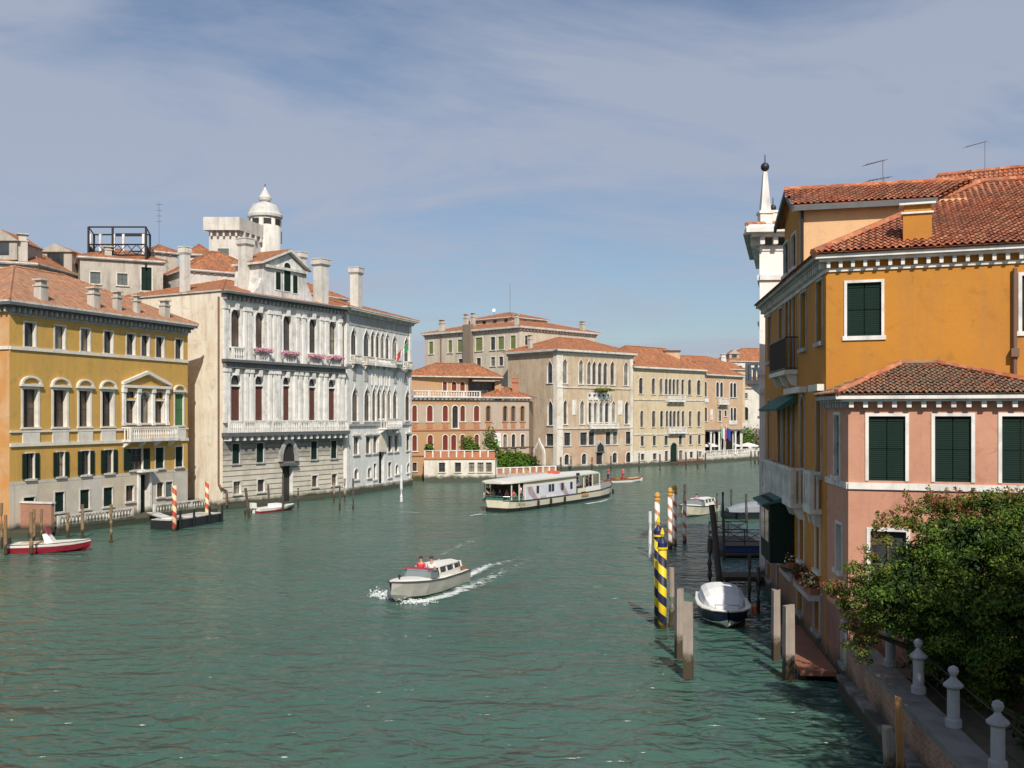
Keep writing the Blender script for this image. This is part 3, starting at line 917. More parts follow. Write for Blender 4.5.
mb.fbox(F1, us0 - 0.1, us1 + 0.1, 0.002, 0.32, zN1 + 0.42, zN1 + 0.68, CREAM_TRIM)
um = (us0 + us1) / 2; zp = fb.z(562, 42)
for s in (-1, 1):
    e = us0 - 0.15 if s < 0 else us1 + 0.15
    pts = [(e, zN1 + 0.685), (um, zp - 0.30), (um, zp), (e, zN1 + 0.95)]
    if s > 0: pts = [(um, zp - 0.30), (e, zN1 + 0.685), (e, zN1 + 0.95), (um, zp)]
    mb.fprism(F1, pts, 0.002, 0.34, CREAM_TRIM)
mb.build('pediment', b1)
for x in (473, 529, 585, 638): pilaster(b1, F1, F1.u(Z2.x(x)), 0.34, zN0 + 0.02, zN1 + 0.41, WHITE_STONE, 0.2)
balcony(b1, F1, us0 - 0.1, us1 + 0.25, zb2 + 0.02, 1.15, 1.0, WHITE_STONE, 0.24, 4)
rf1, E_, r0_, r1_ = hip(b1, [(F1.A.x, F1.A.y), (F1.B.x, F1.B.y), (E1.B.x, E1.B.y), (S1.A.x, S1.A.y)], TOP1 + 0.165, 4.2, 0.75, 0.5, TILE_PALE)
CHM = plaster('chimney_plaster', (0.50, 0.47, 0.41), (0.36, 0.33, 0.29), st=0.5, algae=False)
CHMW = plaster('chimney_plaster_white', (0.62, 0.60, 0.55), (0.45, 0.42, 0.38), st=0.4, algae=False)
for x0, x1, yb, yt in ((180, 240, 425, 303), (452, 508, 460, 345), (580, 620, 475, 365), (683, 716, 485, 385), (818, 866, 500, 410)):
    cx = Z1.x((x0 + x1) / 2); u = F1.u(cx, -0.35); q = F1.p(u, -0.35, 0); Y = q.y
    chimney(rf1, q.x, q.y, TOP1 + 0.1, ZZ(Z1.y(yt), Y), (x1 - x0) / 5.12 / FOC * Y * 0.8, CHM, flare=False, rz=math.atan2(F1.d.y, F1.d.x))

# quay in front: balustrade, brick garden wall
bq = thing('quay_balustrade', 'white stone balustrade along the quay in front of the yellow palace', 'balustrade', (-36.3, 79.8, 0))
FQ = Fr((-36.25, 79.85), (-33.2, 87.8))
mb = MB(); mb.fbox(FQ, 0, FQ.L, -0.3, 0.05, 0.452, 0.62, ISTRIA); mb.build('plinth', bq)
mb = MB(); balustrade(mb, FQ, 0, FQ.L, 0, 0.622, 1.5, ISTRIA, 0.36, 0.09, 2, 0.2); mb.build('railing', bq)
FQ2 = Fr((-32.3, 90.3), (-29.4, 97.2))
bq2 = thing('quay_balustrade', 'low weathered stone railing beside the blank side wall behind the black pontoon', 'balustrade', (-32.3, 90.3, 0))
mb = MB(); mb.fbox(FQ2, 0, FQ2.L, -0.3, 0.05, 0.452, 0.6, ISTRIA_GREY); mb.build('plinth', bq2)
mb = MB(); balustrade(mb, FQ2, 0, FQ2.L, 0, 0.602, 1.5, ISTRIA, 0.36, 0.08, 2, 0.2); mb.build('railing', bq2)
BRK = bricks('red_brick', (0.32, 0.11, 0.065), (0.40, 0.17, 0.10), (0.35, 0.27, 0.20), 0.26, 0.075, 0.012, dirt=0.3, dirtc=(0.35, 0.22, 0.15))
bw = thing('brick_wall', 'red brick garden wall at the quayside below the yellow palace corner', 'wall', (-40.2, 79.0, 0))
FW = Fr((-40.6, 80.2), (-36.4, 79.0))
mb = MB(); mb.fbox(FW, 0, FW.L, -0.35, 0, 0.3, 2.55, BRK); mb.build('brick_body', bw)
mb = MB(); mb.fbox(FW, -0.1, FW.L + 0.1, -0.42, 0.08, 2.553, 2.68, ISTRIA); mb.build('coping', bw)

# ------------------------------------------------------------------ white baroque palace
BAR = plaster('white_stone_facade', (0.70, 0.69, 0.66), (0.46, 0.44, 0.41), (0.15, 0.145, 0.14), 0.6, 0.8)
GRIME = stone('grimy_stone', (0.20, 0.195, 0.185), (0.05, 0.05, 0.045), 0.7)
BLANK = plaster('cream_bare_plaster', (0.72, 0.67, 0.55), (0.60, 0.50, 0.37), (0.42, 0.28, 0.18), 0.5, 0.6)
RUST = bricks('rusticated_stone', (0.64, 0.58, 0.47), (0.58, 0.53, 0.44), (0.16, 0.15, 0.13), 60.0, 0.55, 0.05, 0.85, 0.35, (0.14, 0.13, 0.115), grime_shade=4.9)
F2 = Fr((-29.4, 101.6), (-19.9, 117.9))
b2 = thing('palace', 'white baroque palace with five bays, pilasters, dark stone balcony lines and blank cream side wall', 'palace', (-29.4, 101.6, 0), group='palaces along the left bank')
ZA = Zm(220, 300, 7.677); ZB = Zm(220, 390, 5.908); Z3 = Zm(180, 180, 4.267)
TOP2 = 22.15
fa = Facade(F2, ZA)
up = fa.row([(85, 155), (273, 332), (485, 543), (685, 738), (838, 888)], 70, 362, 'arch', 120, depth=0.3, tw=0.18, glass=GLASS_BROWN, mull=(1, 2), trim=WHITE_STONE, sill=0)
fb = Facade(F2, ZB)
zl1, zl0 = fa.z(120, 572), fb.z(95, 183)
lo = [fb.op(a, b, zl0, zl1, 'arch', 0.3, fill='lower', sh=SHUT_BR, tw=0.20, trim=WHITE_STONE, sill=0) for a, b in ((64, 120), (207, 255), (372, 412), (525, 565), (641, 680))]
zm1, zm0 = fb.z(93, 318), fb.z(93, 435)
for a, b in ((72, 116), (215, 258), (537, 575), (655, 690)): fb.op(a, b, zm0, zm1, 'rect', 0.3, fill='closed', sh=SHUT_DG, tw=0.1, trim=ISTRIA_GREY)
zs1, zs0 = fb.z(100, 540), fb.z(100, 614)
for a, b in ((79, 122), (222, 264), (543, 577), (660, 692)): fb.op(a, b, zs0, zs1, 'rect', 0.3, tw=0.12, mull=(1, 1), trim=ISTRIA)
dz1 = fb.z(400, 447)
d2 = fb.op(369, 430, 0.05, dz1, 'rect', 0.6, job=False)
zrust = fb.z(95, 268)
mb = MB()
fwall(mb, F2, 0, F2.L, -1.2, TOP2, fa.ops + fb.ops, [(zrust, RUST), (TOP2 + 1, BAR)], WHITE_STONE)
S2 = Fr((-29.4 - 0.864 * 18, 101.6 + 0.503 * 18), (-29.4, 101.6))
fwall(mb, S2, 0, S2.L, -1.2, TOP2, [], [(TOP2 + 1, BLANK)], BLANK)
R2 = Fr((F2.B.x, F2.B.y), (F2.B.x - 0.864 * 18, F2.B.y + 0.503 * 18)); fwall(mb, R2, 0, R2.L, -1.2, TOP2, [], [(99, BLANK)], BLANK)
K2 = Fr((R2.B.x, R2.B.y), (S2.A.x, S2.A.y)); fwall(mb, K2, 0, K2.L, -1.2, TOP2, [], [(99, BLANK)], BLANK)
mb.build('wall', b2)
fa.windows(b2); fb.windows(b2)
mb = MB(); mb.fbox(F2, d2.u0, d2.u1, -0.58, -0.5, 0.05, dz1, DARK); mb.build('door', b2)
mb = MB()
mb.fbox(F2, d2.u0 - 0.45, d2.u1 + 0.6, 0.003, 0.45, dz1 + 0.02, dz1 + 0.3, LEAD)
um = (d2.u0 + d2.u1) / 2; hw = 1.5
arc = [(um + hw * math.cos(t), dz1 + 0.5 + 2.6 * math.sin(t)) for t in [math.pi * i / 10 for i in range(11)]]
inn = [(um + (hw - 0.45) * math.cos(t), dz1 + 0.5 + 2.0 * math.sin(t)) for t in [math.pi * i / 10 for i in range(11)]]
for i in range(10): mb.fprism(F2, [arc[i], arc[i + 1], inn[i + 1], inn[i]], 0.003, 0.3, ISTRIA_GREY)
mb.fprism(F2, inn, 0.003, 0.05, DARK)
mb.build('portal', b2)
cornice(b2, F2, TOP2 + 0.05, 0.8, 0.9, 0.3, 0.0, LEAD, 0.62, ISTRIA_GREY, frieze=0.5, fm=WHITE_STONE)
zE1, zE0 = fa.z(60, 455), fa.z(60, 520)
mb = MB(); mb.fbox(F2, -0.15, F2.L + 0.1, 0.002, 0.75, zE1 - 0.28, zE1, LEAD); mb.fbox(F2, 0, F2.L, 0.002, 0.4, zE0, zE1 - 0.283, GRIME); mb.build('entablature', b2)
zF1, zF0 = fb.z(60, 252), fb.z(60, 274)
mb = MB(); mb.fbox(F2, -0.15, F2.L + 0.15, 0.002, 0.95, zF0, zF1, LEAD)
for i in range(19):
    u = 0.3 + (F2.L - 0.6) * i / 18
    mb.fbox(F2, u - 0.15, u + 0.15, 0.002, 0.8, zF0 - 0.45, zF0 - 0.002, WHITE_STONE)
mb.build('balcony_slab', b2)
mb = MB(); balustrade(mb, F2, 0, F2.L, 0.9, zF1 + 0.003, zl0 + 0.05, WHITE_STONE, 0.27, 0.08, 8, 0.16); mb.build('balustrade', b2)
for o in up: 
    mb = MB(); balustrade(mb, F2, o.u0 - 0.35, o.u1 + 0.35, 0.55, zE1 + 0.003, o.z0 + 0.0, WHITE_STONE, 0.24, 0.07, 0, 0.14)
    mb.fbox(F2, o.u0 - 0.3, o.u1 + 0.3, 0.002, 0.40, o.z0 - 0.14, o.z0 - 0.003, WHITE_STONE); mb.build('balustrade', b2)
for x in (22, 46, 190, 222, 375, 415, 445, 592, 640, 775, 815, 918):
    u = F2.u(ZA.x(x))
    pilaster(b2, F2, max(0.25, min(F2.L - 0.25, u)), 0.42, zE1 + 0.003, TOP2 - 1.3, WHITE_STONE, 0.18)
for x in (18, 42, 150, 180, 290, 318, 340, 440, 470, 503, 588, 618, 700, 725):
    u = F2.u(ZB.x(x))
    pilaster(b2, F2, max(0.25, min(F2.L - 0.25, u)), 0.42, zF1 + 1.0, zE0 - 0.003, WHITE_STONE, 0.26, name='half_column')
for o in up + lo:
    mb = MB(); um = (o.u0 + o.u1) / 2; mb.fprism(F2, [(um - 0.18, o.z1 - 0.1), (um + 0.18, o.z1 - 0.1), (um + 0.24, o.z1 + 0.55), (um - 0.24, o.z1 + 0.55)], 0.056, 0.34, WHITE_STONE); mb.build('keystone', b2)
downpipe(b2, S2, S2.L - 0.45, 2.6, TOP2 - 0.5, r=0.10); mb = MB(); mb.tube([S2.p(S2.L - .45, .12, 2.65), S2.p(S2.L + .1, .3, 2.2), F2.p(.35, .2, 1.9), F2.p(.4, .14, 0.4)], .10, COPPER_PIPE, 8); mb.build('downpipe', b2); downpipe(b2, F2, F2.L - 0.12, zF1, TOP2 - 0.9)
rf2, E_, r0_, r1_ = hip(b2, [(F2.A.x, F2.A.y), (F2.B.x, F2.B.y), (R2.B.x, R2.B.y), (S2.A.x, S2.A.y)], TOP2 + 0.22, 2.6, 0.15, 0.5, TILE_FAR, em=CHM)
# attic gable
mb = MB()
FA = Fr((F2.p(0, -0.5, 0).x, F2.p(0, -0.5, 0).y), (F2.p(F2.L, -0.5, 0).x, F2.p(F2.L, -0.5, 0).y))
ua, ub, uc = FA.u(Z3.x(338)), FA.u(Z3.x(556)), FA.u(Z3.x(462))
zk, zr, ze = FA.z(Z3.x(462), Z3.y(308)), FA.z(Z3.x(550), Z3.y(395)), FA.z(Z3.x(352), Z3.y(352))
ze = (zr + ze) / 2
mb.fprism(FA, [(ua, TOP2), (ub, TOP2), (ub - 0.5, TOP2 + 1.7), (ub - 0.7, ze), (uc, zk - 0.2), (ua + 0.7, ze), (ua + 0.5, TOP2 + 1.7)], -4.2, 0, BAR)
ag = mb.build('attic_gable', b2)
mb = MB()
for s, ue in ((-1, ua + 0.2), (1, ub - 0.2)):
    A, B = (ue, ze - 0.05), (uc, zk)
    pts = [A, B, (uc, zk + 0.25), (ue, ze + 0.2)] if s < 0 else [B, A, (ue, ze + 0.2), (uc, zk + 0.25)]
    mb.fprism(FA, pts, -4.3, 0.45, ISTRIA)
    mb.fprism(FA, [(p[0], p[1] + (0.253 if k > 1 else 0.253)) if False else p for k, p in enumerate([(pts[3][0], pts[3][1] + 0.003), (pts[2][0], pts[2][1] + 0.003), (pts[2][0], pts[2][1] + 0.09), (pts[3][0], pts[3][1] + 0.09)])], -4.3, 0.35, TILE_FAR)
mb.fbox(FA, ua + 0.7, ub - 0.7, 0.002, 0.3, ze - 0.35, ze - 0.06, ISTRIA)
mb.build('gable_cornice', ag)
for a, b, yt, yb, k in ((408, 428, 393, 468, 'rect'), (443, 470, 353, 475, 'arch'), (481, 500, 408, 483, 'rect')):
    o = Op(FA.u(Z3.x(a)), FA.u(Z3.x(b)), FA.z(Z3.x((a + b) / 2), Z3.y(yb)), FA.z(Z3.x((a + b) / 2), Z3.y(yt)), k, -0.06)
    wmb = MB(); wmb.fprism(FA, outline(k, o.u0 - 0.14, o.u1 + 0.14, o.z0 - 0.1, o.z1 + 0.14), 0.002, 0.05, WHITE_STONE); w_ = wmb.build('window', ag)
    wmb = MB(); wmb.fprism(FA, outline(k, o.u0, o.u1, o.z0, o.z1), 0.051, 0.06, SHUT_DG); wmb.build('shutter', w_)
for uu, dd in ((ua - 0.1, 0.6), (ub + 0.1, -0.6)):
    mb = MB(); mb.fprism(FA, [(uu, TOP2), (uu + dd * 1.4, TOP2), (uu, TOP2 + 1.6)] if dd < 0 and False else ([(uu - 1.0, TOP2 + 0.2), (uu + 0.6, TOP2 + 0.2), (uu + 0.55, TOP2 + 2.2), (uu, TOP2 + 1.2)] if dd > 0 else [(uu - 0.6, TOP2 + 0.2), (uu + 1.0, TOP2 + 0.2), (uu, TOP2 + 1.2), (uu - 0.55, TOP2 + 2.2)]), -0.6, -0.02, BAR); mb.build('scroll', ag)
def chim_px(parent, F, zm, x0, x1, yt, zb, back, mat=CHMW, flare=True):
    cx = zm.x((x0 + x1) / 2); u = F.u(cx, -back); q = F.p(u, -back, 0)
    return chimney(parent, q.x, q.y, zb, ZZ(zm.y(yt), q.y), (x1 - x0) / zm.k / FOC * q.y * 0.74, mat, flare=flare, rz=math.atan2(F.d.y, F.d.x))
chim_px(rf2, F2, Z3, 570, 632, 338, TOP2 - 0.2, 0.9)
chim_px(rf2, F2, Z3, 250, 308, 250, TOP2, 3.0)
chim_px(rf2, F2, Z3, 490, 536, 308, TOP2 + 1, 7.0)
chim_px(rf2, S2, Z3, 0, 42, 285, TOP2 - 0.3, 1.0)

# ------------------------------------------------------------------ white gothic palace
GOT = plaster('pale_grey_white_plaster', (0.72, 0.71, 0.68), (0.58, 0.57, 0.55), (0.36, 0.33, 0.30), 0.4, 0.5)
F3 = Fr((-19.7, 118.5), (-13.75, 136.3))
b3 = thing('palace', 'narrow white gothic palace with pointed windows and a central balcony beside the baroque palace', 'palace', (-19.7, 118.5, 0), group='palaces along the left bank')
ZC = Zm(340, 300, 7.675); ZD = Zm(340, 390, 6.98)
TOP3 = 22.3
fa = Facade(F3, ZC)
fa.row([(83, 128), (180, 226), (236, 268), (274, 305), (312, 343), (350, 380), (400, 440), (492, 528)], 195, 462, 'gothic', 105, depth=0.25, tw=0.14, mull=(0, 1), trim=WHITE_STONE)
fb = Facade(F3, ZD)
zt, zb = fa.z(105, 650), fb.z(100, 216)
for a, b in ((84, 126), (169, 208), (224, 252), (259, 286), (293, 321), (329, 356), (369, 400), (455, 488)):
    fb.op(a, b, zb, zt, 'gothic', 0.25, tw=0.14, mull=(0, 1), glass=GLASS_BROWN, trim=WHITE_STONE)
fb.row([(95, 131), (180, 212), (231, 260), (335, 362), (380, 406), (463, 488)], 330, 450, 'rect', 110, tw=0.16, mull=(1, 1), trim=ISTRIA, hood='cornice')
fb.row([(99, 128), (192, 218), (387, 408), (467, 486)], 552, 624, 'arch', 110, tw=0.16, mull=(0, 0), trim=WHITE_STONE)
fb.row([(234, 254), (336, 358)], 515, 622, 'rect', 244, tw=0.14, mull=(0, 1), trim=WHITE_STONE)
d3 = fb.op(272, 308, 0.05, fb.z(290, 432), 'rect', 0.5, job=False)
mb = MB()
fwall(mb, F3, 0, F3.L, -1.2, TOP3, fa.ops + fb.ops, [(99, GOT)], WHITE_STONE)
R3 = Fr((F3.B.x, F3.B.y), (F3.B.x - 14.2, F3.B.y + 4.75)); fwall(mb, R3, 0, R3.L, -1.2, TOP3, [], [(99, GOT)], GOT)
K3 = Fr((R3.B.x, R3.B.y), (F3.A.x - 14.2, F3.A.y + 4.75)); fwall(mb, K3, 0, K3.L, -1.2, TOP3, [], [(99, GOT)], GOT)
S3 = Fr((K3.B.x, K3.B.y), (F3.A.x, F3.A.y)); fwall(mb, S3, 0, S3.L, -1.2, TOP3, [], [(99, GOT)], GOT)
mb.build('wall', b3)
fa.windows(b3); fb.windows(b3)
mb = MB(); mb.fbox(F3, d3.u0, d3.u1, -0.48, -0.4, 0.05, d3.z1, SHUT_DG); mb.build('door', b3)
mb = MB(); um = (d3.u0 + d3.u1) / 2
mb.fprism(F3, outline('arch', um - 1.15, um + 1.15, d3.z1 + 0.02, d3.z1 + 2.6), 0.002, 0.18, WHITE_STONE)
mb.fprism(F3, outline('arch', um - 0.8, um + 0.8, d3.z1 + 0.2, d3.z1 + 2.2), 0.181, 0.2, BLANK)
mb.build('door_arch', b3)
cornice(b3, F3, TOP3, 0.6, 0.8, 0.1, 0.7, ISTRIA, 0.6, ISTRIA, frieze=1.3, fm=ISTRIA_GREY)
cornice(b3, R3, TOP3, 0.6, 0.8, 0, 0, ISTRIA)
band(b3, F3, fa.z(70, 490), 0.25, 0.18, ISTRIA_GREY); band(b3, F3, fb.z(80, 238), 0.25, 0.18, ISTRIA_GREY)
mb = MB(); mb.fbox(F3, -0.02, F3.L + 0.05, 0.002, 0.22, -1.2, 0.95, ISTRIA); mb.build('plinth', b3)
for uu in (0.35, F3.L - 0.35):
    pilaster(b3, F3, uu, 0.6, 0.953, TOP3 - 0.7, WHITE_STONE, 0.1, False, 'corner_pilaster')
z_ = fb.z(322, 262)
balcony(b3, F3, F3.u(ZD.x(268)), F3.u(ZD.x(378)), z_, 1.15, 1.2, WHITE_STONE, 0.26, 3)
zq = fa.z(300, 500)
for a, b in ((80, 140), (178, 236), (398, 448), (492, 535)):
    balcony(b3, F3, F3.u(ZC.x(a)), F3.u(ZC.x(b)), fa.z(105, 478), 0.85, 0.6, ISTRIA, 0.22, 2)
balcony(b3, F3, F3.u(ZC.x(240)), F3.u(ZC.x(390)), fa.z(105, 478) + 0.003, 0.85, 0.7, WHITE_STONE, 0.22, 4)
mb = MB()
for k in range(4):
    u = F3.u(ZC.x(252 + k * 37.5))
    for s in (-1, 1):
        mb.fbox(F3, u + s * 0.45 - 0.06, u + s * 0.45 + 0.06, 0.056, 0.16, zt + 0.1, zt + 1.5, WHITE_STONE)
mb.build('tracery', b3)
for a, b in ((98, 122), (185, 215), (412, 436), (500, 522)):
    mb = MB(); mb.fbox(F3, F3.u(ZC.x(a)), F3.u(ZC.x(b)), 0.004, 0.06, zt + 0.5, zt + 2.2, ISTRIA_GREY); mb.build('relief_panel', b3)
rf3, *_ = hip(b3, [(F3.A.x, F3.A.y), (F3.B.x, F3.B.y), (R3.B.x, R3.B.y), (K3.B.x, K3.B.y)], TOP3 + 0.165, 2.3, 0.85, 0.45, TILE_FAR, axis=0)
chim_px(rf3, F3, Z3, 726, 778, 374, TOP3 - 0.2, 1.6)
# ------------------------------------------------------------------ roofs behind the left palaces
Z4 = Zm(400, 300, 4.267); Z6 = Zm(600, 320, 4.8)
GREYP = plaster('bare_grey_plaster', (0.46, 0.42, 0.36), (0.34, 0.31, 0.27), (0.22, 0.18, 0.15), 0.6, 0.7, algae=False)
GREYP2 = plaster('grey_brown_plaster', (0.42, 0.39, 0.34), (0.33, 0.30, 0.26), st=0.5, algae=False)
def box_house(root, A, B, depth, z0, z1, mat, wins=(), zm=None, end_wins=(), roof=None, **rk):
    """plain four-walled house: front A-B (left to right), walls with openings"""
    F = Fr(A, B); n = F.n
    C_ = (B[0] - n.x * depth, B[1] - n.y * depth); D_ = (A[0] - n.x * depth, A[1] - n.y * depth)
    Fs = [F, Fr(B, C_), Fr(C_, D_), Fr(D_, A)]
    return F, Fs, [A, B, C_, D_]
def shell(root, Fs, z0, z1, bands, opsets, reveal=ISTRIA, name='wall'):
    mb = MB()
    for F, ops in zip(Fs, opsets): fwall(mb, F, 0, F.L, z0, z1, ops, bands, reveal)
    return mb.build(name, root)

# grey house with the roof cage
Y0 = 117.0
A, B = XY(80.0, Y0 - 1), XY(163, Y0 + 3)
bh = thing('house', 'grey plastered house with three green shutters behind the yellow palace roof', 'house', (A[0], A[1], 0))
F, Fs, P = box_house(bh, A, B, 12, 10, 0, GREYP)
fa = Facade(F, Z1)
TOPH = F.z(120, Z1.y(205))
fa.row([(462, 514), (600, 653)], 266, 326, 'rect', tw=0.12, fill='closed', sh=SHUT_GREY)
fa.op(724, 776, F.z(146, Z1.y(362)), F.z(146, Z1.y(242)), 'rect', 0.25, tw=0.15, fill='closed', sh=SHUT_DG)
shell(bh, Fs, 10, TOPH, [(99, GREYP)], [fa.ops, [], [], []]); fa.windows(bh)
cornice(bh, F, TOPH, 0.3, 0.3, 0.3, 0.3, ISTRIA_GREY)
rfh, *_ = hip(bh, P, TOPH + 0.165, 2.0, 0.35, 0.5)
chim_px(rfh, F, Z1, 530, 576, 135, TOPH, 1.5, CHM, False)
alt = thing('roof_terrace_frame', 'black steel roof terrace cage with crossed railings standing above the grey house', 'roof terrace', (at(118, 250, 121).x, 121, 0))
mb = MB()
q0, q1 = at(88.5, 250, 119), at(146, 250, 119); zt, zb_ = ZZ(227, 119), ZZ(255, 119); zm_ = ZZ(244.5, 119)
cs = [(q0.x, 119), (q1.x, 119), (at(150, 0, 124).x, 124), (at(94, 0, 124).x, 124)]
extra = [((q0.x * (1 - t) + q1.x * t), 119) for t in (0.42,)]
for x, y in cs + extra: mb.box(x - 0.1, x + 0.1, y - 0.1, y + 0.1, zb_ - 1.5, zt, IRON)
mb.build('post', alt)
mb = MB()
for i in range(4):
    a, b = cs[i], cs[(i + 1) % 4]
    mb.tube([(a[0], a[1], zt), (b[0], b[1], zt)], 0.09, IRON, 4)
    mb.tube([(a[0], a[1], zm_), (b[0], b[1], zm_)], 0.09, IRON, 4); mb.tube([(a[0], a[1], zb_), (b[0], b[1], zb_)], 0.09, IRON, 4)
mb.build('rail', alt)
mb = MB()
n = 6
for k in range(n):
    for i in (0, 1, 3):
        a, b = Vector(cs[i]), Vector(cs[(i + 1) % 4])
        p, q = a.lerp(b, k / n), a.lerp(b, (k + 1) / n)
        mb.tube([(p.x, p.y, zb_), (q.x, q.y, zm_)], 0.045, IRON, 4); mb.tube([(p.x, p.y, zm_), (q.x, q.y, zb_)], 0.045, IRON, 4)
mb.build('railing', alt)
mb = MB(); 
for px in (90.5, 100.5, 114, 123.5, 143.5):
    p = at(px, 240, 122.5); mb.box(p.x - 0.14, p.x + 0.14, 122.4, 122.6, zb_ - 1.2, ZZ(234, 122.5), WHITE_STONE)
mb.build('white_pole', alt)
mb = MB(); p0, p1 = at(116, 0, 123.9), at(146, 0, 123.9); mb.box(p0.x, p1.x, 123.8, 123.95, ZZ(236.5, 124), ZZ(233.5, 124), IRON); mb.build('roller_awning', alt)
def antenna(name, label, px, y0, y1, Y, kind='mast', r=0.03):
    t = thing(name, label, 'antenna', (at(px, y0, Y).x, Y, ZZ(y0, Y)))
    x = at(px, y0, Y).x; z0, z1 = ZZ(y0, Y), ZZ(y1, Y)
    GAL = flat('galvanised_steel', (0.22, 0.22, 0.23), 0.4, 0.6)
    mb = MB(); mb.tube([(x, Y, z0), (x, Y, z1)], r, GAL, 5); mb.build('mast', t)
    return t, x, z0, z1, GAL
t, x, z0, z1, GAL = antenna('aerial', 'thin tall radio mast on the roofs left of the round domed turret', 159, 248, 202, 122)
mb = MB()
for k in range(4): mb.tube([(x - 0.35, 122, z1 - 0.3 - k * 0.7), (x + 0.35, 122, z1 - 0.3 - k * 0.7)], 0.025, GAL, 4)
mb.build('crossbar', t)

# far-left back houses
A, B = XY(-60, 108), XY(36, 112)
bl = thing('house', 'grey house with tiled dormers and tall chimney behind the yellow palace roof', 'house', (A[0], A[1], 0))
F, Fs, P = box_house(bl, A, B, 16, 10, 0, GREYP2)
P = [Vector(A), Vector(B), Vector(P[2]), Vector(P[3])]
top = ZZ(262, 110)
Fe = Fr(B, XY(80, 122)); 
mb = MB()
Q = [A, B, XY(80, 122), (A[0] + 2, 134)]
for i in range(4):
    G = Fr(Q[i], Q[(i + 1) % 4]); fwall(mb, G, 0, G.L, 8, top, [], [(99, GREYP2)], ISTRIA)
mb.build('wall', bl)
Fd = Fr(B, XY(80, 122))
fd = Facade(Fd, Z1)
for a, b, yt, yb in ((253, 285, 287, 318), (130, 178, 262, 290)):
    F_ = Fd if a > 180 else F
    o = Op(F_.u(Z1.x(a)), F_.u(Z1.x(b)), F_.z(Z1.x(a), Z1.y(yb)), F_.z(Z1.x(a), Z1.y(yt)), 'rect', -0.05)
    wm = MB(); wm.fprism(F_, outline('rect', o.u0 - 0.1, o.u1 + 0.1, o.z0 - 0.1, o.z1 + 0.1), 0.002, 0.05, ISTRIA); w_ = wm.build('window', bl)
    wm = MB(); wm.fprism(F_, outline('rect', o.u0, o.u1, o.z0, o.z1), 0.052, 0.06, GLASS); wm.build('pane', w_)
cornice(bl, Fd, top, 0.35, 0.35, 0.3, 0.3, ISTRIA_GREY); cornice(bl, F, top, 0.35, 0.35, 0.3, 0, ISTRIA_GREY)
rfl, E_, r0_, r1_ = hip(bl, Q, top + 0.165, 2.5, 0.4, 0.45)
chim_px(rfl, F, Z1, 84, 148, 72, top - 0.3, 0.6, CHM, False)
def dormer(parent, x0, x1, Y, zb, zt, rise, dep, mat=GREYP2, name='dormer'):
    mb = MB(); mb.box(x0, x1, Y, Y + dep, zb, zt, mat)
    mb.box(x0 + (x1 - x0) * 0.25, x0 + (x1 - x0) * 0.75, Y - 0.03, Y - 0.002, zb + (zt - zb) * 0.25, zt - 0.15, GLASS)
    d = mb.build(name, parent)
    mb = MB(); xm = (x0 + x1) / 2; o = 0.25
    E = [Vector((x0 - o, Y - o, zt + .003)), Vector((x1 + o, Y - o, zt + .003)), Vector((x1 + o, Y + dep, zt + .003)), Vector((x0 - o, Y + dep, zt + .003))]
    r0, r1 = Vector((xm, Y - o, zt + rise)), Vector((xm, Y + dep, zt + rise))
    mb.face([E[1], E[2], r1, r0], TILE_FAR); mb.face([E[3], E[0], r0, r1], TILE_FAR); mb.face([E[0], E[1], r0], mat); mb.face([E[2], E[3], r1], mat); mb.face(E[::-1], mat)
    mb.build('roof', d); return d
p0, p1 = at(-15, 0, 111), at(17, 0, 111); dormer(rfl, p0.x, p1.x, 111, top + 0.4, ZZ(241, 111), 1.3, 6)
p0, p1 = at(39, 0, 120), at(72, 0, 120); dormer(rfl, p0.x, p1.x, 120, top - 0.4, ZZ(252, 120), 1.0, 6)

# tower house behind the baroque palace
TW = plaster('tower_plaster', (0.60, 0.58, 0.53), (0.45, 0.42, 0.38), (0.25, 0.23, 0.20), 0.5, 0.6, algae=False)
YT = 128.0
tw = thing('tower', 'square pale roof tower with bracketed parapet beside a small round domed turret', 'tower', (at(230, 250, YT).x, YT, 0))
A, B, Cc = XY(209, YT), XY(240, YT), XY(277, YT + 9)
F = Fr(A, B); G = Fr(B, Cc)
D_ = (A[0] + Cc[0] - B[0], A[1] + Cc[1] - B[1]); P = [A, B, Cc, D_]
zt = ZZ(231, YT)
mb = MB()
for i in range(4):
    H = Fr(P[i], P[(i + 1) % 4]); fwall(mb, H, 0, H.L, 15, zt, [], [(99, TW)], ISTRIA)
mb.build('wall', tw)
mb = MB(); o = 0.7
ctr = sum((Vector(p) for p in P), Vector((0, 0))) / 4
Q = [tuple(ctr + (Vector(p) - ctr) * 1.16) for p in P]
mb.prism(Q, zt + 0.002, ZZ(218, YT), TW); mb.build('parapet', tw)
mb = MB()
for H, n in ((F, 5), (G, 7)):
    for k in range(n):
        u = H.L * (k + 0.5) / n; mb.fbox(H, u - 0.12, u + 0.12, 0.002, 0.4, zt - 0.7, zt - 0.001, TW)
mb.build('bracket', tw)
o = Op(F.u(218), F.u(229), F.z(224, 256), F.z(224, 248.5)); mb = MB(); mb.fprism(F, outline('rect', o.u0 - .1, o.u1 + .1, o.z0 - .1, o.z1 + .1), 0.002, 0.05, ISTRIA); w_ = mb.build('window', tw)
mb = MB(); mb.fprism(F, outline('rect', o.u0, o.u1, o.z0, o.z1), 0.052, 0.06, SHUT_GREY); mb.build('shutter', w_)
YD = 135.0
c = at(265, 250, YD); r = 15.3 / FOC * YD
dm = thing('turret', 'round white turret with tiered bell dome and finial above the palace roofs', 'turret', (c.x, YD, 18))
mb = MB(); mb.smooth = True; mb.lathe([(r, 18), (r, ZZ(218.5, YD))], TW, (c.x, YD, 0), 24); mb.build('drum', dm)
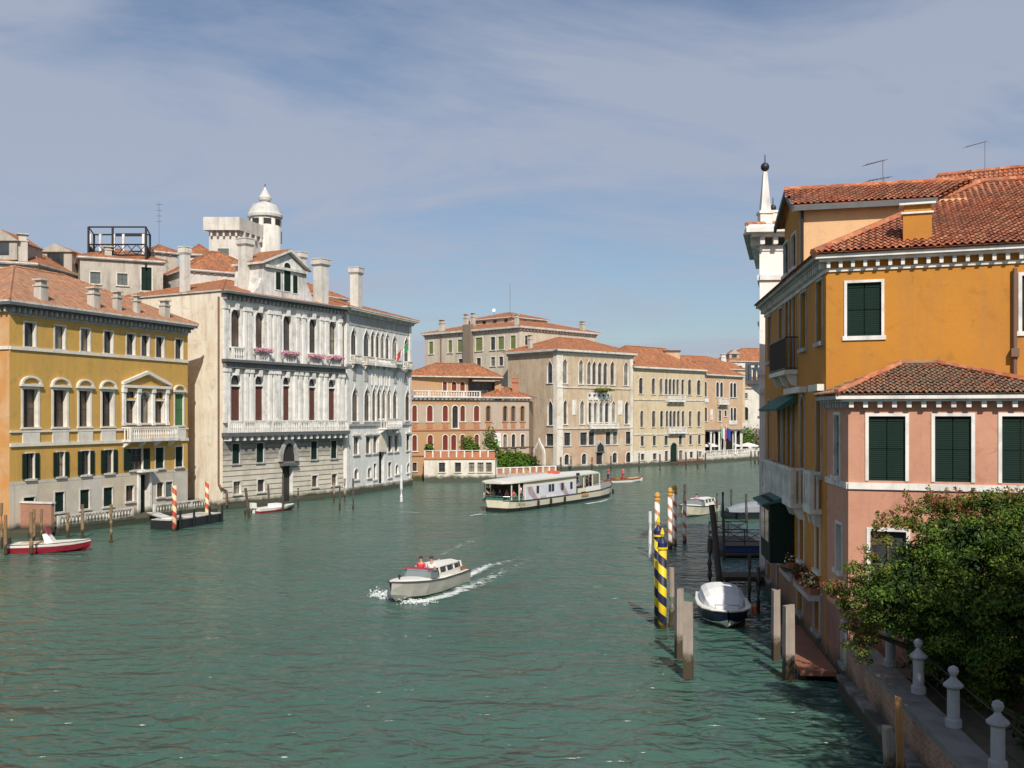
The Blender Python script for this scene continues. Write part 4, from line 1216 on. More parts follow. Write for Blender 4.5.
mb = MB()
for k in range(8):
    t = 2 * math.pi * (k + 0.5) / 8
    M = Matrix.Translation((c.x, YD, 0)) @ Matrix.Rotation(t, 4, 'Z'); mb.box(r - 0.05, r + 0.03, -0.5, 0.5, ZZ(226, YD), ZZ(220.5, YD), DARK, M)
mb.build('opening', dm)
z_ = lambda py: ZZ(py, YD)
k = YD / FOC
mb = MB(); mb.lathe([(r, z_(218.5)), (17.2 * k, z_(218)), (17.4 * k, z_(215.5)), (16 * k, z_(213.5)), (15 * k, z_(209.5)), (13.5 * k, z_(208.8)), (12 * k, z_(205.5)), (9.5 * k, z_(204.6)), (6 * k, z_(203.2)), (3.6 * k, z_(202)), (6.0 * k, z_(200.5)), (6.4 * k, z_(198)), (4.6 * k, z_(195)), (3.6 * k, z_(192.5)), (1.8 * k, z_(190)), (0.5 * k, z_(187))], stone('dome_lead_and_stone', (0.55, 0.54, 0.51), (0.25, 0.24, 0.23), 0.5), (c.x, YD, 0), 24); mb.build('dome', dm)
mb = MB(); mb.tube([(c.x, YD, z_(187.2)), (c.x, YD, z_(184))], 0.06, IRON, 5); mb.build('finial', dm)
# tiled houses around the tower
def low_house(label, px0, px1, Y0, Y1, eave, ridge, depth, mat=GREYP, base=10, tile=TILE_FAR, wins=(), zm=None, inset=0.5, axis=0, name='house', group=None):
    A, B = XY(px0, Y0), XY(px1, Y1)
    t = thing(name, label, 'house', (A[0], A[1], base), group=group)
    F, Fs, P = box_house(t, A, B, depth, base, 0, mat)
    ze = F.z(px0, eave); zr = ZZ(ridge, (Y0 + Y1) / 2 + depth * 0.5)
    fa = Facade(F, zm or Zm(0, 0, 1))
    for w in wins: fa.op(w[0], w[1], F.z(fa.zm.x(w[0]), fa.zm.y(w[3])), F.z(fa.zm.x(w[0]), fa.zm.y(w[2])), w[4] if len(w) > 4 else 'rect', 0.2, tw=0.1, **(w[5] if len(w) > 5 else {}))
    shell(t, Fs, base, ze, [(99, mat)], [fa.ops, [], [], []]); fa.windows(t)
    cornice(t, F, ze, 0.3, 0.3, 0.3, 0.3, ISTRIA_GREY, 0.8, ISTRIA_GREY)
    rf, *_ = hip(t, P, ze + 0.165, max(0.8, zr - ze), 0.35, inset, tile, axis=axis)
    return t, rf, F
low_house('tile-roofed block directly below the square roof tower', 186, 268, 118, 124, 270, 254.5, 9, TW, 16)
low_house('small tiled attic house left of the square roof tower', 188, 212, 131, 132, 255, 246, 8, TW, 16)
low_house('low tiled roof range right of the attic gable', 300, 346, 131, 139, 293, 285, 8, TW, 16)
low_house('low grey attic box beside the grey house with green shutters', 153, 178, 126, 128, 252, 247, 5, GREYP, 16)

# ------------------------------------------------------------------ orange house with terraces
OR2 = plaster('apricot_plaster', (0.44, 0.26, 0.13), (0.36, 0.24, 0.16), (0.40, 0.24, 0.14), 0.3, 0.5)
GRY3 = plaster('greyed_pink_plaster', (0.42, 0.35, 0.29), (0.48, 0.33, 0.22), (0.26, 0.22, 0.19), 0.4, 0.7)
WHB = plaster('white_washed_base', (0.66, 0.62, 0.54), (0.55, 0.50, 0.42), (0.30, 0.26, 0.20), 0.5, 0.6)
TERB = flat('terracotta_panel', (0.42, 0.17, 0.09), 0.9, 0, 0.3, 2)
YF = 147.0
A, B = XY(409, YF), XY(529, YF + 10)
F4 = Fr(A, B)
b4 = thing('house', 'orange terraced house with red arched shutters and balustraded terraces', 'house', (A[0], A[1], 0))
fa = Facade(F4, Z4)
c3 = [(52, 72), (115, 139), (182, 204), (257, 277), (315, 338)]
zt, zb = fa.z(125, 450), fa.z(125, 518)
for a, b in c3: fa.op(a, b, zb, zt, 'arch', 0.2, fill='closed', sh=SHUT_RED, tw=0.14, trim=CREAM_TRIM)
fa.op(223, 247, zb - 1.0, zt, 'arch', 0.2, tw=0.14, trim=WHITE_STONE, mull=(1, 1))
for a, b in ((367, 386), (440, 457), (474, 492), (514, 531)): fa.op(a, b, zb, zt, 'arch', 0.25, tw=0.14, trim=OR2, glass=GLASS_BROWN, mull=(1, 1))
yt2, yb2 = fa.z(125, 576), fa.z(125, 643)
for a, b in ((52, 72), (117, 140), (182, 204), (218, 240), (257, 276), (318, 336)): fa.op(a, b, yb2, yt2, 'arch', 0.2, fill='closed', sh=SHUT_RED, tw=0.12, trim=CREAM_TRIM)
for a, b in ((440, 456), (476, 492), (515, 531)): fa.op(a, b, yb2 + 0.3, yt2, 'arch', 0.25, tw=0.14, trim=CREAM_TRIM, mull=(1, 1))
fa.op(53, 72, fa.z(60, 730), fa.z(60, 694), 'rect', 0.2, tw=0.06, mull=(1, 1))
z12 = fa.z(125, 425)
Fs = [F4, Fr(B, (B[0] + 1, B[1] + 14)), Fr((B[0] + 1, B[1] + 14), (A[0] + 1, A[1] + 14)), Fr((A[0] + 1, A[1] + 14), A)]
ug = F4.u(Z4.x(340))
mb = MB()
fwall(mb, F4, 0, ug, -1.2, z12, fa.ops, [(99, OR2)], CREAM_TRIM); fwall(mb, F4, ug, F4.L, -1.2, z12, fa.ops, [(99, GRY3)], CREAM_TRIM)
for G in Fs[1:]: fwall(mb, G, 0, G.L, -1.2, z12, [], [(99, OR2)], CREAM_TRIM)
mb.build('wall', b4); fa.windows(b4)
for a, b in ((78, 112), (143, 178), (282, 312)):
    mb = MB(); mb.fbox(F4, F4.u(Z4.x(a)), F4.u(Z4.x(b)), 0.002, 0.03, zb - 0.2, zt + 0.2, GRY3); mb.build('plaster_panel', b4)
for x0, x1 in ((52, 72), (115, 139), (182, 204), (257, 277), (315, 338), (367, 386), (440, 457), (474, 492), (514, 531)):
    mb = MB(); mb.fbox(F4, F4.u(Z4.x(x0)), F4.u(Z4.x(x1)), 0.032, 0.06, fa.z(125, 548), zb - 0.2, TERB); mb.build('apron_panel', b4)
for yy in (552, 660):
    band(b4, F4, fa.z(125, yy), 0.2, 0.12, TERB)
cornice(b4, F4, z12 + 0.35, 0.35, 0.55, 0, 0.3, ISTRIA_GREY, 0.7, ISTRIA)
zbt = z12 + 0.353
mb = MB(); mb.fbox(F4, 0, ug, -8, 0.4, z12 + 0.353, z12 + 0.42, ISTRIA); mb.build('terrace_floor', b4)
mb = MB(); balustrade(mb, F4, 0.1, ug, 0.4, z12 + 0.423, fa.z(125, 386), WHITE_STONE, 0.42, 0.09, 3, 0.2); mb.build('balustrade', b4)
# penthouse
A2, B2 = XY(405, YF + 3.2), XY(468, YF + 8)
FP = Fr(A2, B2); fp = Facade(FP, Z4)
fp.row([(182, 200), (220, 241), (256, 277)], 347, 388, 'arch', 190, depth=0.2, fill='closed', sh=SHUT_RED, tw=0.1, trim=CREAM_TRIM)
ztp = fp.z(190, 330)
mb = MB(); fwall(mb, FP, 0, FP.L, z12 + 0.4, ztp, fp.ops, [(99, OR2)], CREAM_TRIM)
GP = Fr(B2, (B2[0] + .4, B2[1] + 7)); fwall(mb, GP, 0, GP.L, z12 + 0.4, ztp, [], [(99, OR2)], CREAM_TRIM)
GP = Fr((A2[0] + .4, A2[1] + 7), A2); fwall(mb, GP, 0, GP.L, z12 + 0.4, ztp, [], [(99, OR2)], CREAM_TRIM)
FL = Fr(XY(468, YF + 9), XY(500, YF + 11)); fwall(mb, FL, 0, FL.L, z12 + 0.2, ztp - 0.5, [], [(99, FRAME_W)], CREAM_TRIM)
mb.build('penthouse_wall', b4); fp.windows(b4)
mb = MB()
for k in range(5):
    u = FL.L * (k + 0.1) / 5; mb.fbox(FL, u, u + FL.L / 5 * 0.8, 0.003, 0.03, z12 + 1.2, ztp - 0.8, GLASS)
mb.build('window_strip', b4)
c_ = XY(498, YF + 10.5); mb = MB(); mb.box(c_[0] - 0.5, c_[0] + 0.5, c_[1] - 0.5, c_[1] + 0.5, z12, ztp - 0.4, OR2); mb.build('corner_pier', b4)
hip(b4, [A2, XY(500, YF + 9.5), XY(500, YF + 18), (A2[0], YF + 14)], ztp + 0.165, 2.2, 0.5, 0.45, TILE_FAR)
hip(b4, [(F4.p(ug, 0, 0).x, F4.p(ug, 0, 0).y), B, (B[0] + 1, B[1] + 9), (F4.p(ug, 0, 0).x, F4.p(ug, 0, 0).y + 9)], z12 + 0.52, 1.6, 0.35, 0.5, TILE_FAR)
CHR = plaster('red_brick_chimney_plaster', (0.42, 0.16, 0.09), (0.34, 0.13, 0.08), algae=False)
q = XY(515, YF + 11); chimney(b4, q[0], q[1], z12 + 0.3, ZZ(378, YF + 11), 0.85, CHR)
q = XY(497.5, YF + 9.5); chimney(b4, q[0], q[1] - 0.9, z12 + 0.3, ZZ(389, YF + 9), 0.5, CHR, flare=False)
mb = MB(); u0, u1 = F4.u(Z4.x(403)), F4.u(Z4.x(430)); mb.fbox(F4, u0, u1, 0.03, 0.1, fa.z(410, 630), fa.z(410, 567), WHITE_STONE); mb.build('panel', b4, None)
# water terrace of the orange house
A, B = XY(424, YF - 3.2), XY(495, YF - 2.2)
FT = Fr(A, B)
ft = Facade(FT, Z4)
ft.row([(166, 192), (235, 260), (294, 317), (331, 356), (367, 391)], 694, 734, 'rect', 178, depth=0.2, tw=0.08, mull=(1, 1), trim=ISTRIA)
zt = ft.z(178, 675)
mb = MB(); fwall(mb, FT, 0, FT.L, -1.2, zt, ft.ops, [(99, WHB)], ISTRIA)
for a, b in ((B, (B[0] + .3, B[1] + 3)), ((A[0], A[1] + 3.2), A)):
    G = Fr(a, b); fwall(mb, G, 0, G.L, -1.2, zt, [], [(99, WHB)], ISTRIA)
mb.face([FT.p(0, 0, zt), FT.p(FT.L, 0, zt), FT.p(FT.L, -3.0, zt), FT.p(0, -3.0, zt)], PAVE)
mb.build('terrace_base', b4); ft.windows(b4)
band(b4, FT, zt + 0.12, 0.3, 0.12, TERB)
mb = MB()
n = 9
for k in range(n):
    u0, u1 = FT.L * k / n, FT.L * (k + 1) / n
    mb.fbox(FT, u0 + 0.02, u0 + 0.22, -0.2, 0.08, zt + 0.123, zt + 1.05, WHITE_STONE); mb.fbox(FT, u0 + 0.222, u1 - 0.001, -0.12, 0.0, zt + 0.123, zt + 0.9, TERB)
mb.fbox(FT, 0, FT.L, -0.22, 0.1, zt + 1.053, zt + 1.15, ISTRIA); mb.build('parapet', b4)
LEAF1 = leafmat('vine_leaf', (0.045, 0.10, 0.015), (0.12, 0.18, 0.03))
LEAF2 = leafmat('hedge_leaf', (0.05, 0.12, 0.012), (0.13, 0.24, 0.03))
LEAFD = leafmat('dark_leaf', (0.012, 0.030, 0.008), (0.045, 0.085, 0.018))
LEAFM = leafmat('mid_leaf', (0.055, 0.12, 0.012), (0.145, 0.225, 0.03))
LEAFR = leafmat('reddish_leaf', (0.15, 0.055, 0.025), (0.30, 0.09, 0.06))
LEAFY = leafmat('yellow_green_leaf', (0.13, 0.17, 0.03), (0.22, 0.22, 0.05))
PINK = flat('pink_petal', (0.62, 0.11, 0.20), 0.6, 0, 0.3)
BARK = wood('bark', (0.10, 0.075, 0.055), (0.04, 0.03, 0.02), wet=False)
def plant(name, label, cat, blobs, n, size, mats, stem=None, seed=1, group=None):
    c0 = blobs[0][0]
    zb = min(b[0][2] - b[1][2] for b in blobs)
    t = thing(name, label, cat, (c0[0], c0[1], stem if stem is not None else zb), group=group)
    mb = MB(); leaves(mb, blobs, n, size, mats, seed); mb.build('foliage', t)
    if stem is not None:
        mb = MB()
        rr = max(0.04, min(0.16, blobs[0][1][0] * 0.08))
        mb.tube([(c0[0], c0[1], stem), (c0[0] + 0.1, c0[1], (stem + c0[2]) / 2), (c0[0], c0[1], c0[2])], [rr, rr * 0.8, rr * 0.4], BARK, 6)
        for b in blobs[1:]: mb.tube([(c0[0], c0[1], stem + (b[0][2] - stem) * 0.3), b[0]], [rr * 0.6, rr * 0.25], BARK, 5)
        mb.build('stem', t)
    return t
for px, py, w, h, lab in ((468, 444, 2.6, 2.6, 'green potted shrub in the middle of the orange house terrace'), (490, 440, 2.2, 4.0, 'tall green climber at the right end of the orange house terrace'), (429, 449, 1.2, 1.8, 'small green shrub at the left end of the orange house terrace')):
    p = at(px, py, YF - 1.6)
    plant('terrace_shrub', lab, 'shrub', [((p.x, p.y, p.z), (w * 0.5, 0.9, h * 0.5), 1.0), ((p.x + w * 0.3, p.y, p.z - h * 0.25), (w * 0.4, 0.8, h * 0.3), 0.6)], 700, 0.22, [(LEAF1, 0.6, None), (LEAFM, 0.4, None)], zt + 0.02, int(px))

# garden terrace between orange house and gothic palace
TY = 143.6
gp = thing('garden_parapet', 'low quayside parapet with brick panels between white posts in front of the hedge', 'parapet', (at(495, 0, TY).x, TY, 0))
FG = Fr(XY(496, TY + 2.8), XY(555, TY + 9))
mb = MB(); mb.fbox(FG, 0, FG.L, -0.5, 0.0, -1.2, 0.95, GREYP); mb.build('base', gp)
zt = FG.z(500, 467.5); n = 9
mb = MB()
for k in range(n): mb.fbox(FG, FG.L * k / n + 0.26, FG.L * (k + 1) / n - 0.001, -0.3, -0.1, 0.953, zt - 0.16, TERB if k % 3 != 1 else OR2)
mb.build('panel', gp)
mb = MB()
for k in range(n + 1): mb.fbox(FG, FG.L * k / n, FG.L * k / n + 0.255, -0.34, 0.02, 0.953, zt, WHITE_STONE)
mb.fbox(FG, 0.26, FG.L, -0.33, 0.0, zt - 0.158, zt - 0.02, WHITE_STONE); mb.build('post_and_rail', gp)
p = at(511, 459, TY + 6.3)
hd = plant('hedge', 'bright green clipped hedge under the long flat canopy beside the orange house', 'hedge', [((p.x - 1.5, p.y - 0.4, 2.5), (0.9, 0.9, 1.9), 1), ((p.x - .3, p.y - 0.2, 2.6), (1.0, 0.9, 1.9), 1), ((p.x + 1.0, p.y + 0.2, 2.5), (1.0, 0.9, 1.9), 1), ((p.x + 2.0, p.y + 0.5, 2.2), (0.9, 0.9, 1.6), .8)], 5000, 0.2, [(LEAF2, 0.75, None), (LEAFM, 0.25, None)], 0.5, 5)
p = at(529, 461, TY + 10)
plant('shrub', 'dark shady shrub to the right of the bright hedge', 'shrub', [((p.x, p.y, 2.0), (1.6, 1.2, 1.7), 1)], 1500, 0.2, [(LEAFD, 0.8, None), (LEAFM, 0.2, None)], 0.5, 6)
pg = thing('pergola', 'flat brown canopy on thin posts above the hedge between orange house and gothic palace', 'canopy', (at(512, 0, TY + 4).x, TY + 4, 0.5))
zc = ZZ(448.5, TY + 7)
a, b = at(496, 0, TY + 6.0), at(533, 0, TY + 10)
mb = MB(); G = Fr((a.x, a.y), (b.x, b.y)); mb.fbox(G, 0, G.L, -1.6, 0.3, zc, zc + 0.18, FRAME_W); mb.build('roof_deck', pg)
mb = MB(); 
for u in (0.3, G.L * 0.5, G.L - 0.3): mb.fbox(G, u, u + 0.12, 0, 0.12, 0.5, zc - 0.002, FRAME_W)
mb.build('post', pg)

# ------------------------------------------------------------------ gothic ambassador palace
BEI = plaster('beige_plaster', (0.52, 0.42, 0.29), (0.45, 0.32, 0.21), (0.30, 0.22, 0.16), 0.6, 0.9)
BRP = plaster('exposed_pink_brick', (0.45, 0.29, 0.19), (0.54, 0.45, 0.34), (0.30, 0.22, 0.17), 0.4, 0.8)
WQ = plaster('flaking_white_quoin', (0.70, 0.67, 0.60), (0.52, 0.43, 0.33), (0.40, 0.36, 0.30), 0.4, 0.7)
F6 = Fr((7.83, 174.0), (22.6, 187.0))
S6 = Fr((7.83 - 0.66 * 13, 174.0 + 0.752 * 13), (7.83, 174.0))
b6 = thing('palace', 'beige gothic palace with white corner stones and tracery windows over the central balcony', 'palace', (7.83, 174.0, 0), group='palaces along the far bank')
TOP6 = 21.0
fa = Facade(F6, Z4)
zr1 = (fa.z(830, 258), fa.z(830, 360)); zr2 = (fa.z(830, 430), fa.z(830, 522))
for a, b in ((694, 713), (763, 781), (798, 815), (820, 837), (844, 861), (867, 885), (897, 915), (955, 973)):
    g = 798 <= a < 890
    fa.op(a, b, zr1[1], zr1[0] + (0 if g else 0.2), 'gothic', 0.3, tw=0.16, mull=(0, 1), glass=GLASS_BROWN, trim=WHITE_STONE)
for a, b in ((697, 713), (768, 786), (903, 919), (959, 976)):
    fa.op(a, b, zr2[1] - 0.3, zr2[0] + 0.2, 'gothic', 0.3, tw=0.16, mull=(0, 1), glass=GLASS_BROWN, trim=WHITE_STONE)
for a, b in ((801, 818), (825, 841), (849, 866), (873, 891)):
    fa.op(a, b, zr2[1] - 0.3, zr2[0], 'gothic', 0.3, tw=0.10, mull=(0, 1), trim=WHITE_STONE)
for a, b in ((700, 728), (769, 799), (805, 830), (877, 899), (908, 927), (963, 985)):
    fa.op(a, b, fa.z(830, 618), fa.z(830, 564), 'rect', 0.25, tw=0.12, mull=(1, 1), trim=ISTRIA)
for a, b in ((701, 722), (775, 796), (906, 926), (964, 985)):
    fa.op(a, b, fa.z(830, 698), fa.z(830, 654), 'arch', 0.25, tw=0.16, mull=(1, 1), trim=WHITE_STONE)
d6 = fa.op(838, 868, 0.1, fa.z(850, 650), 'rect', 0.5, job=False)
zs = fa.z(830, 545)
fs = Facade(S6, Z4)
z1a, z1b, z2a, z2b = fs.z(640, 255), fs.z(640, 354), fs.z(640, 425), fs.z(640, 534)
fs.op(629, 650, z1b, z1a, 'gothic', 0.25, tw=0.16, mull=(0, 1), trim=WHITE_STONE)
fs.op(631, 652, z2b, z2a, 'gothic', 0.25, tw=0.16, mull=(0, 1), trim=WHITE_STONE)
fs.op(623, 656, fs.z(640, 622), fs.z(640, 570), 'rect', 0.25, tw=0.1, mull=(1, 1), trim=ISTRIA)
mb = MB()
fwall(mb, F6, 0, F6.L, -1.2, TOP6, fa.ops, [(zs, BRP), (99, BEI)], WHITE_STONE)
fwall(mb, S6, 0, S6.L, -1.2, TOP6, fs.ops, [(99, BEI)], WHITE_STONE)
R6 = Fr((22.6, 187.0), (22.6 - 0.66 * 13, 187.0 + 0.752 * 13)); fwall(mb, R6, 0, R6.L, -1.2, TOP6, [], [(99, BEI)], BEI)
K6 = Fr((R6.B.x, R6.B.y), (S6.A.x, S6.A.y)); fwall(mb, K6, 0, K6.L, -1.2, TOP6, [], [(99, BEI)], BEI)
mb.build('wall', b6); fa.windows(b6); fs.windows(b6)
mb = MB(); mb.fbox(F6, d6.u0, d6.u1, -0.48, -0.4, 0.1, d6.z1, DARK); mb.build('door', b6)
mb = MB(); mb.fprism(F6, outline('gothic', d6.u0 - 0.3, d6.u1 + 0.3, d6.z1 + 0.02, fa.z(850, 593)), 0.002, 0.16, ISTRIA_GREY); da_ = mb.build('door_arch', b6)
mb = MB(); mb.fprism(F6, outline('gothic', d6.u0 + 0.05, d6.u1 - 0.05, d6.z1 + 0.1, fa.z(850, 606)), 0.161, 0.18, DARK); mb.build('lunette', da_)
mb = MB(); mb.fbox(F6, 0.0, 1.35, 0.002, 0.07, 0.9, TOP6 - 0.6, WQ); mb.build('quoin', b6)
mb = MB(); mb.fbox(F6, F6.L - 0.75, F6.L, 0.002, 0.07, 0.9, TOP6 - 0.6, WQ); mb.build('quoin', b6)
mb = MB(); mb.fbox(S6, S6.L - 0.9, S6.L, 0.002, 0.065, 0.9, TOP6 - 0.6, WQ); mb.build('quoin', b6)
mb = MB(); u0, u1 = F6.u(Z4.x(797)), F6.u(Z4.x(896)); mb.fbox(F6, u0, u1, 0.062, 0.12, zr2[0] + 0.15, fa.z(850, 396), WHITE_STONE); tr = mb.build('tracery_panel', b6)
for xq in (799, 821.5, 845.5, 869.5, 894):
    uq = F6.u(Z4.x(xq)); mb = MB(); mb.fbox(F6, uq - .13, uq + .13, 0.056, 0.2, zr2[1] - 0.3, zr2[0] + 0.147, WHITE_STONE); mb.build('mullion_column', b6)
mb = MB()
for k in range(5):
    u = u0 + (u1 - u0) * (k + 0.5) / 5; zc = zr2[0] + 0.95
    for i in range(4):
        t = math.pi / 2 * i; cx, cz = u + 0.17 * math.cos(t), zc + 0.17 * math.sin(t)
        mb.fprism(F6, [(cx + 0.14 * math.cos(a * math.pi / 3), cz + 0.14 * math.sin(a * math.pi / 3)) for a in range(6)], 0.121, 0.125 + 0.003 * i, DARK)
mb.build('quatrefoil', tr)
balcony(b6, F6, F6.u(Z4.x(800)), F6.u(Z4.x(918)), zr2[1] - 0.95, 1.0, 1.0, WHITE_STONE, 0.3, 6)
band(b6, F6, fa.z(830, 374), 0.2, 0.14, ISTRIA); band(b6, F6, zs, 0.2, 0.14, ISTRIA)
mb = MB(); mb.fbox(F6, 0, F6.L, 0.002, 0.2, -1.2, 0.8, ISTRIA); mb.build('plinth', b6)
for a, b in ((735, 752), (930, 948)):
    mb = MB(); mb.fbox(F6, F6.u(Z4.x(a)), F6.u(Z4.x(b)), 0.004, 0.08, fa.z(830, 490), fa.z(830, 428), WHITE_STONE); mb.build('relief_panel', b6)
cornice(b6, F6, TOP6, 0.6, 0.7, 0.5, 0.5, ISTRIA, 0.6, ISTRIA, frieze=0.3, fm=ISTRIA); cornice(b6, S6, TOP6, 0.6, 0.68, 0, -0.003, ISTRIA, 0.6, ISTRIA)
hip(b6, [(7.83, 174.0), (22.6, 187.0), (R6.B.x, R6.B.y), (S6.A.x, S6.A.y)], TOP6 + 0.165, 2.7, 0.7, 0.5, TILE_FAR)
p = at(599, 388, 180); pl = F6.p(F6.u(600), 0.5, fa.z(850, 384))
plant('window_plant', 'yellow green plants along the upper balcony of the beige gothic palace', 'plants', [((pl.x, pl.y, pl.z), (2.2, 1.8, 0.35), 1)], 700, 0.2, [(LEAFY, 0.6, None), (LEAF1, 0.4, None)], None, 8)
mb = MB()
o = outline('gothic', S6.u(533.5), S6.u(545.5), 0.5, S6.z(540, 438)); i_ = outline('gothic', S6.u(535.5), S6.u(543.5), 0.5, S6.z(540, 442))
mb.fprism(S6, o, 0.002, 0.2, WHITE_STONE); pt = mb.build('garden_portal', b6)
mb = MB(); mb.fprism(S6, i_, 0.201, 0.22, BEI); mb.build('infill', pt)

# ------------------------------------------------------------------ tall grey-beige building behind
GB = plaster('greige_plaster', (0.56, 0.49, 0.38), (0.47, 0.41, 0.33), (0.32, 0.26, 0.20), 0.55, 0.6, algae=False)
C5 = (1.4, 186.0); L5 = (-17.8, 204.0); Rr5 = (17.0, 202.0)
b5 = thing('building', 'tall greige building with olive shutters and raised tiled roof behind the orange house', 'building', (C5[0], C5[1], 0))
FL5 = Fr(L5, C5); FR5 = Fr(C5, Rr5)
TOP5 = 26.1
fa = Facade(FL5, Z4)
za, zb = fa.z(480, 152), fa.z(480, 208)
for a, b in ((124, 142), (206, 223), (246, 266), (419, 444), (472, 494)): fa.op(a, b, zb, za, 'rect', 0.2, tw=0.2, fill='closed', sh=SHUT_OL, trim=CREAM_TRIM)
fa.op(323, 352, zb, za + 0.1, 'rect', 0.2, tw=0.2, fill='closed', sh=SHUT_OL, trim=CREAM_TRIM)
fa.op(387, 406, zb, za, 'rect', 0.2, tw=0.2, mull=(1, 1), trim=CREAM_TRIM)
zc, zd = fa.z(430, 242), fa.z(430, 280)
for a, b in ((250, 268), (327, 345), (388, 406), (423, 440)): fa.op(a, b, zd, zc, 'rect', 0.2, tw=0.2, mull=(1, 1), trim=CREAM_TRIM)
fa.op(475, 491, fa.z(480, 335), fa.z(480, 268), 'gothic', 0.2, tw=0.2, mull=(0, 1), trim=WHITE_STONE)
fb = Facade(FR5, Z4)
fb.op(533, 546, FR5.z(527, Z4.y(192)), FR5.z(527, Z4.y(152)), 'rect', 0.2, tw=0.15, mull=(0, 1))
Bk = (L5[0] + Rr5[0] - C5[0], L5[1] + Rr5[1] - C5[1])
mb = MB()
fwall(mb, FL5, 0, FL5.L, 0.3, TOP5, fa.ops, [(99, GB)], CREAM_TRIM); fwall(mb, FR5, 0, FR5.L, 0.3, TOP5, fb.ops, [(99, GB)], CREAM_TRIM)
for a, b in ((Rr5, Bk), (Bk, L5)):
    G = Fr(a, b); fwall(mb, G, 0, G.L, 0.3, TOP5, [], [(99, GB)], CREAM_TRIM)
mb.build('wall', b5); fa.windows(b5); fb.windows(b5)
mb = MB(); mb.fbox(FL5, FL5.u(Z4.x(280)), FL5.u(Z4.x(313)), 0.002, 0.8, 0.5, TOP5 + 1.2, plaster('brown_flue', (0.22, 0.17, 0.13), algae=False)); mb.build('flue', b5)
downpipe(b5, FL5, FL5.u(Z4.x(176)), 5, TOP5 - 0.6, d=0.1, r=0.12)
cornice(b5, FL5, TOP5, 0.6, 0.6, 0.5, 0.6, ISTRIA, 0.9, ISTRIA); cornice(b5, FR5, TOP5, 0.6, 0.58, 0, 0.5, ISTRIA, 0.9, ISTRIA)
rf5, *_ = hip(b5, [L5, C5, Rr5, Bk], TOP5 + 0.165, 3.0, 0.6, 0.5, TILE_FAR)
ctr = (Vector(L5) + Vector(C5) + Vector(Rr5) + Vector(Bk)) / 4
Q = [tuple(ctr + (Vector(p) - ctr) * 0.46 + Vector((-0.5, 0.8))) for p in (L5, C5, Rr5, Bk)]
mb = MB()
zq = TOP5 + 2.7
for i in range(4):
    G = Fr(Q[i], Q[(i + 1) % 4]); fwall(mb, G, 0, G.L, TOP5 + 0.9, zq, [], [(99, GB)], CREAM_TRIM)
    for k in range(4):
        u = G.L * (k + 0.5) / 4; mb.fbox(G, u - 0.45, u + 0.45, 0.002, 0.03, zq - 0.75, zq - 0.2, GLASS)
lan = mb.build('lantern_storey', b5)
hip(lan, Q, zq + 0.17, 1.5, 0.45, 0.5, TILE_FAR)
for x0, x1, yt, F_, back in ((165, 192, 84, FL5, 1.2), (270, 292, 60, FL5, 3.5), (300, 322, 55, FL5, 4.5), (488, 508, 60, FR5, 1.0), (765, 790, 90, FR5, 1.5), (545, 566, 148, S6, 1.0)):
    chim_px(rf5 if F_ is not S6 else b6, F_, Z4, x0, x1, yt, TOP5 if F_ is not S6 else TOP6, back, CHM, False)
sd = thing('satellite_dish', 'small white dish on the roof of the tall greige building', 'dish', at(494, 316, 196))
mb = MB(); p = at(494, 310.5, 196)
mb.tube([at(494, 318, 196), p], 0.05, GAL, 5); mb.build('mast', sd)
mb = MB()
prof = [(0.02, 0), (0.22, 0.05), (0.38, 0.14)]
M = Matrix.Translation(p) @ Matrix.Rotation(R(70), 4, 'X')
for j in range(2):
    for a in range(12):
        t0, t1 = 2 * math.pi * a / 12, 2 * math.pi * (a + 1) / 12
        (r0, h0), (r1, h1) = prof[j], prof[j + 1]
        mb.face([M @ Vector((r0 * math.cos(t0), r0 * math.sin(t0), h0)), M @ Vector((r0 * math.cos(t1), r0 * math.sin(t1), h0)), M @ Vector((r1 * math.cos(t1), r1 * math.sin(t1), h1)), M @ Vector((r1 * math.cos(t0), r1 * math.sin(t0), h1))], WHITE_STONE)
mb.build('reflector', sd)
t, x, z0, z1, GAL = antenna('aerial', 'small aerial on the ridge of the tall greige building', 510, 316, 283, 200, r=0.05)

# ------------------------------------------------------------------ cream palace
CRM = plaster('cream_yellow_plaster', (0.57, 0.47, 0.31), (0.50, 0.39, 0.26), (0.36, 0.28, 0.19), 0.5, 0.6)
F7 = Fr((22.75, 187.2), (39.0, 202.2))
b7 = thing('palace', 'cream palace with three rows of arched windows, green water door and red tiled roof', 'palace', (22.75, 187.2, 0), group='palaces along the far bank')
TOP7 = 18.65
fa = Facade(F7, Z6)
zz = lambda y: fa.z(336, y)
for a, b in ((187, 205), (248, 264), (285, 300), (311, 325), (329, 343), (348, 361), (366, 379), (390, 403), (422, 438), (465, 482)):
    fa.op(a, b, zz(357), zz(283), 'arch', 0.22, tw=0.13, mull=(1, 1), glass=GLASS_BROWN if a % 3 else GLASS, trim=ISTRIA)
for a, b in ((193, 208), (249, 266), (288, 303), (315, 328), (332, 346), (350, 364), (369, 383), (392, 405), (426, 439), (467, 482)):
    fa.op(a, b, zz(512), zz(436), 'arch', 0.22, tw=0.13, mull=(1, 1), glass=GLASS_BROWN, trim=ISTRIA)
for a, b in ((195, 211), (253, 269), (309, 326), (378, 394), (428, 442), (470, 484)):
    fa.op(a, b, zz(600), zz(555), 'rect', 0.22, tw=0.12, mull=(1, 1), trim=ISTRIA)
for a, b in ((196, 213), (254, 271), (431, 446), (473, 487)): fa.op(a, b, zz(666), zz(637), 'rect', 0.22, tw=0.1, mull=(1, 1), trim=ISTRIA)
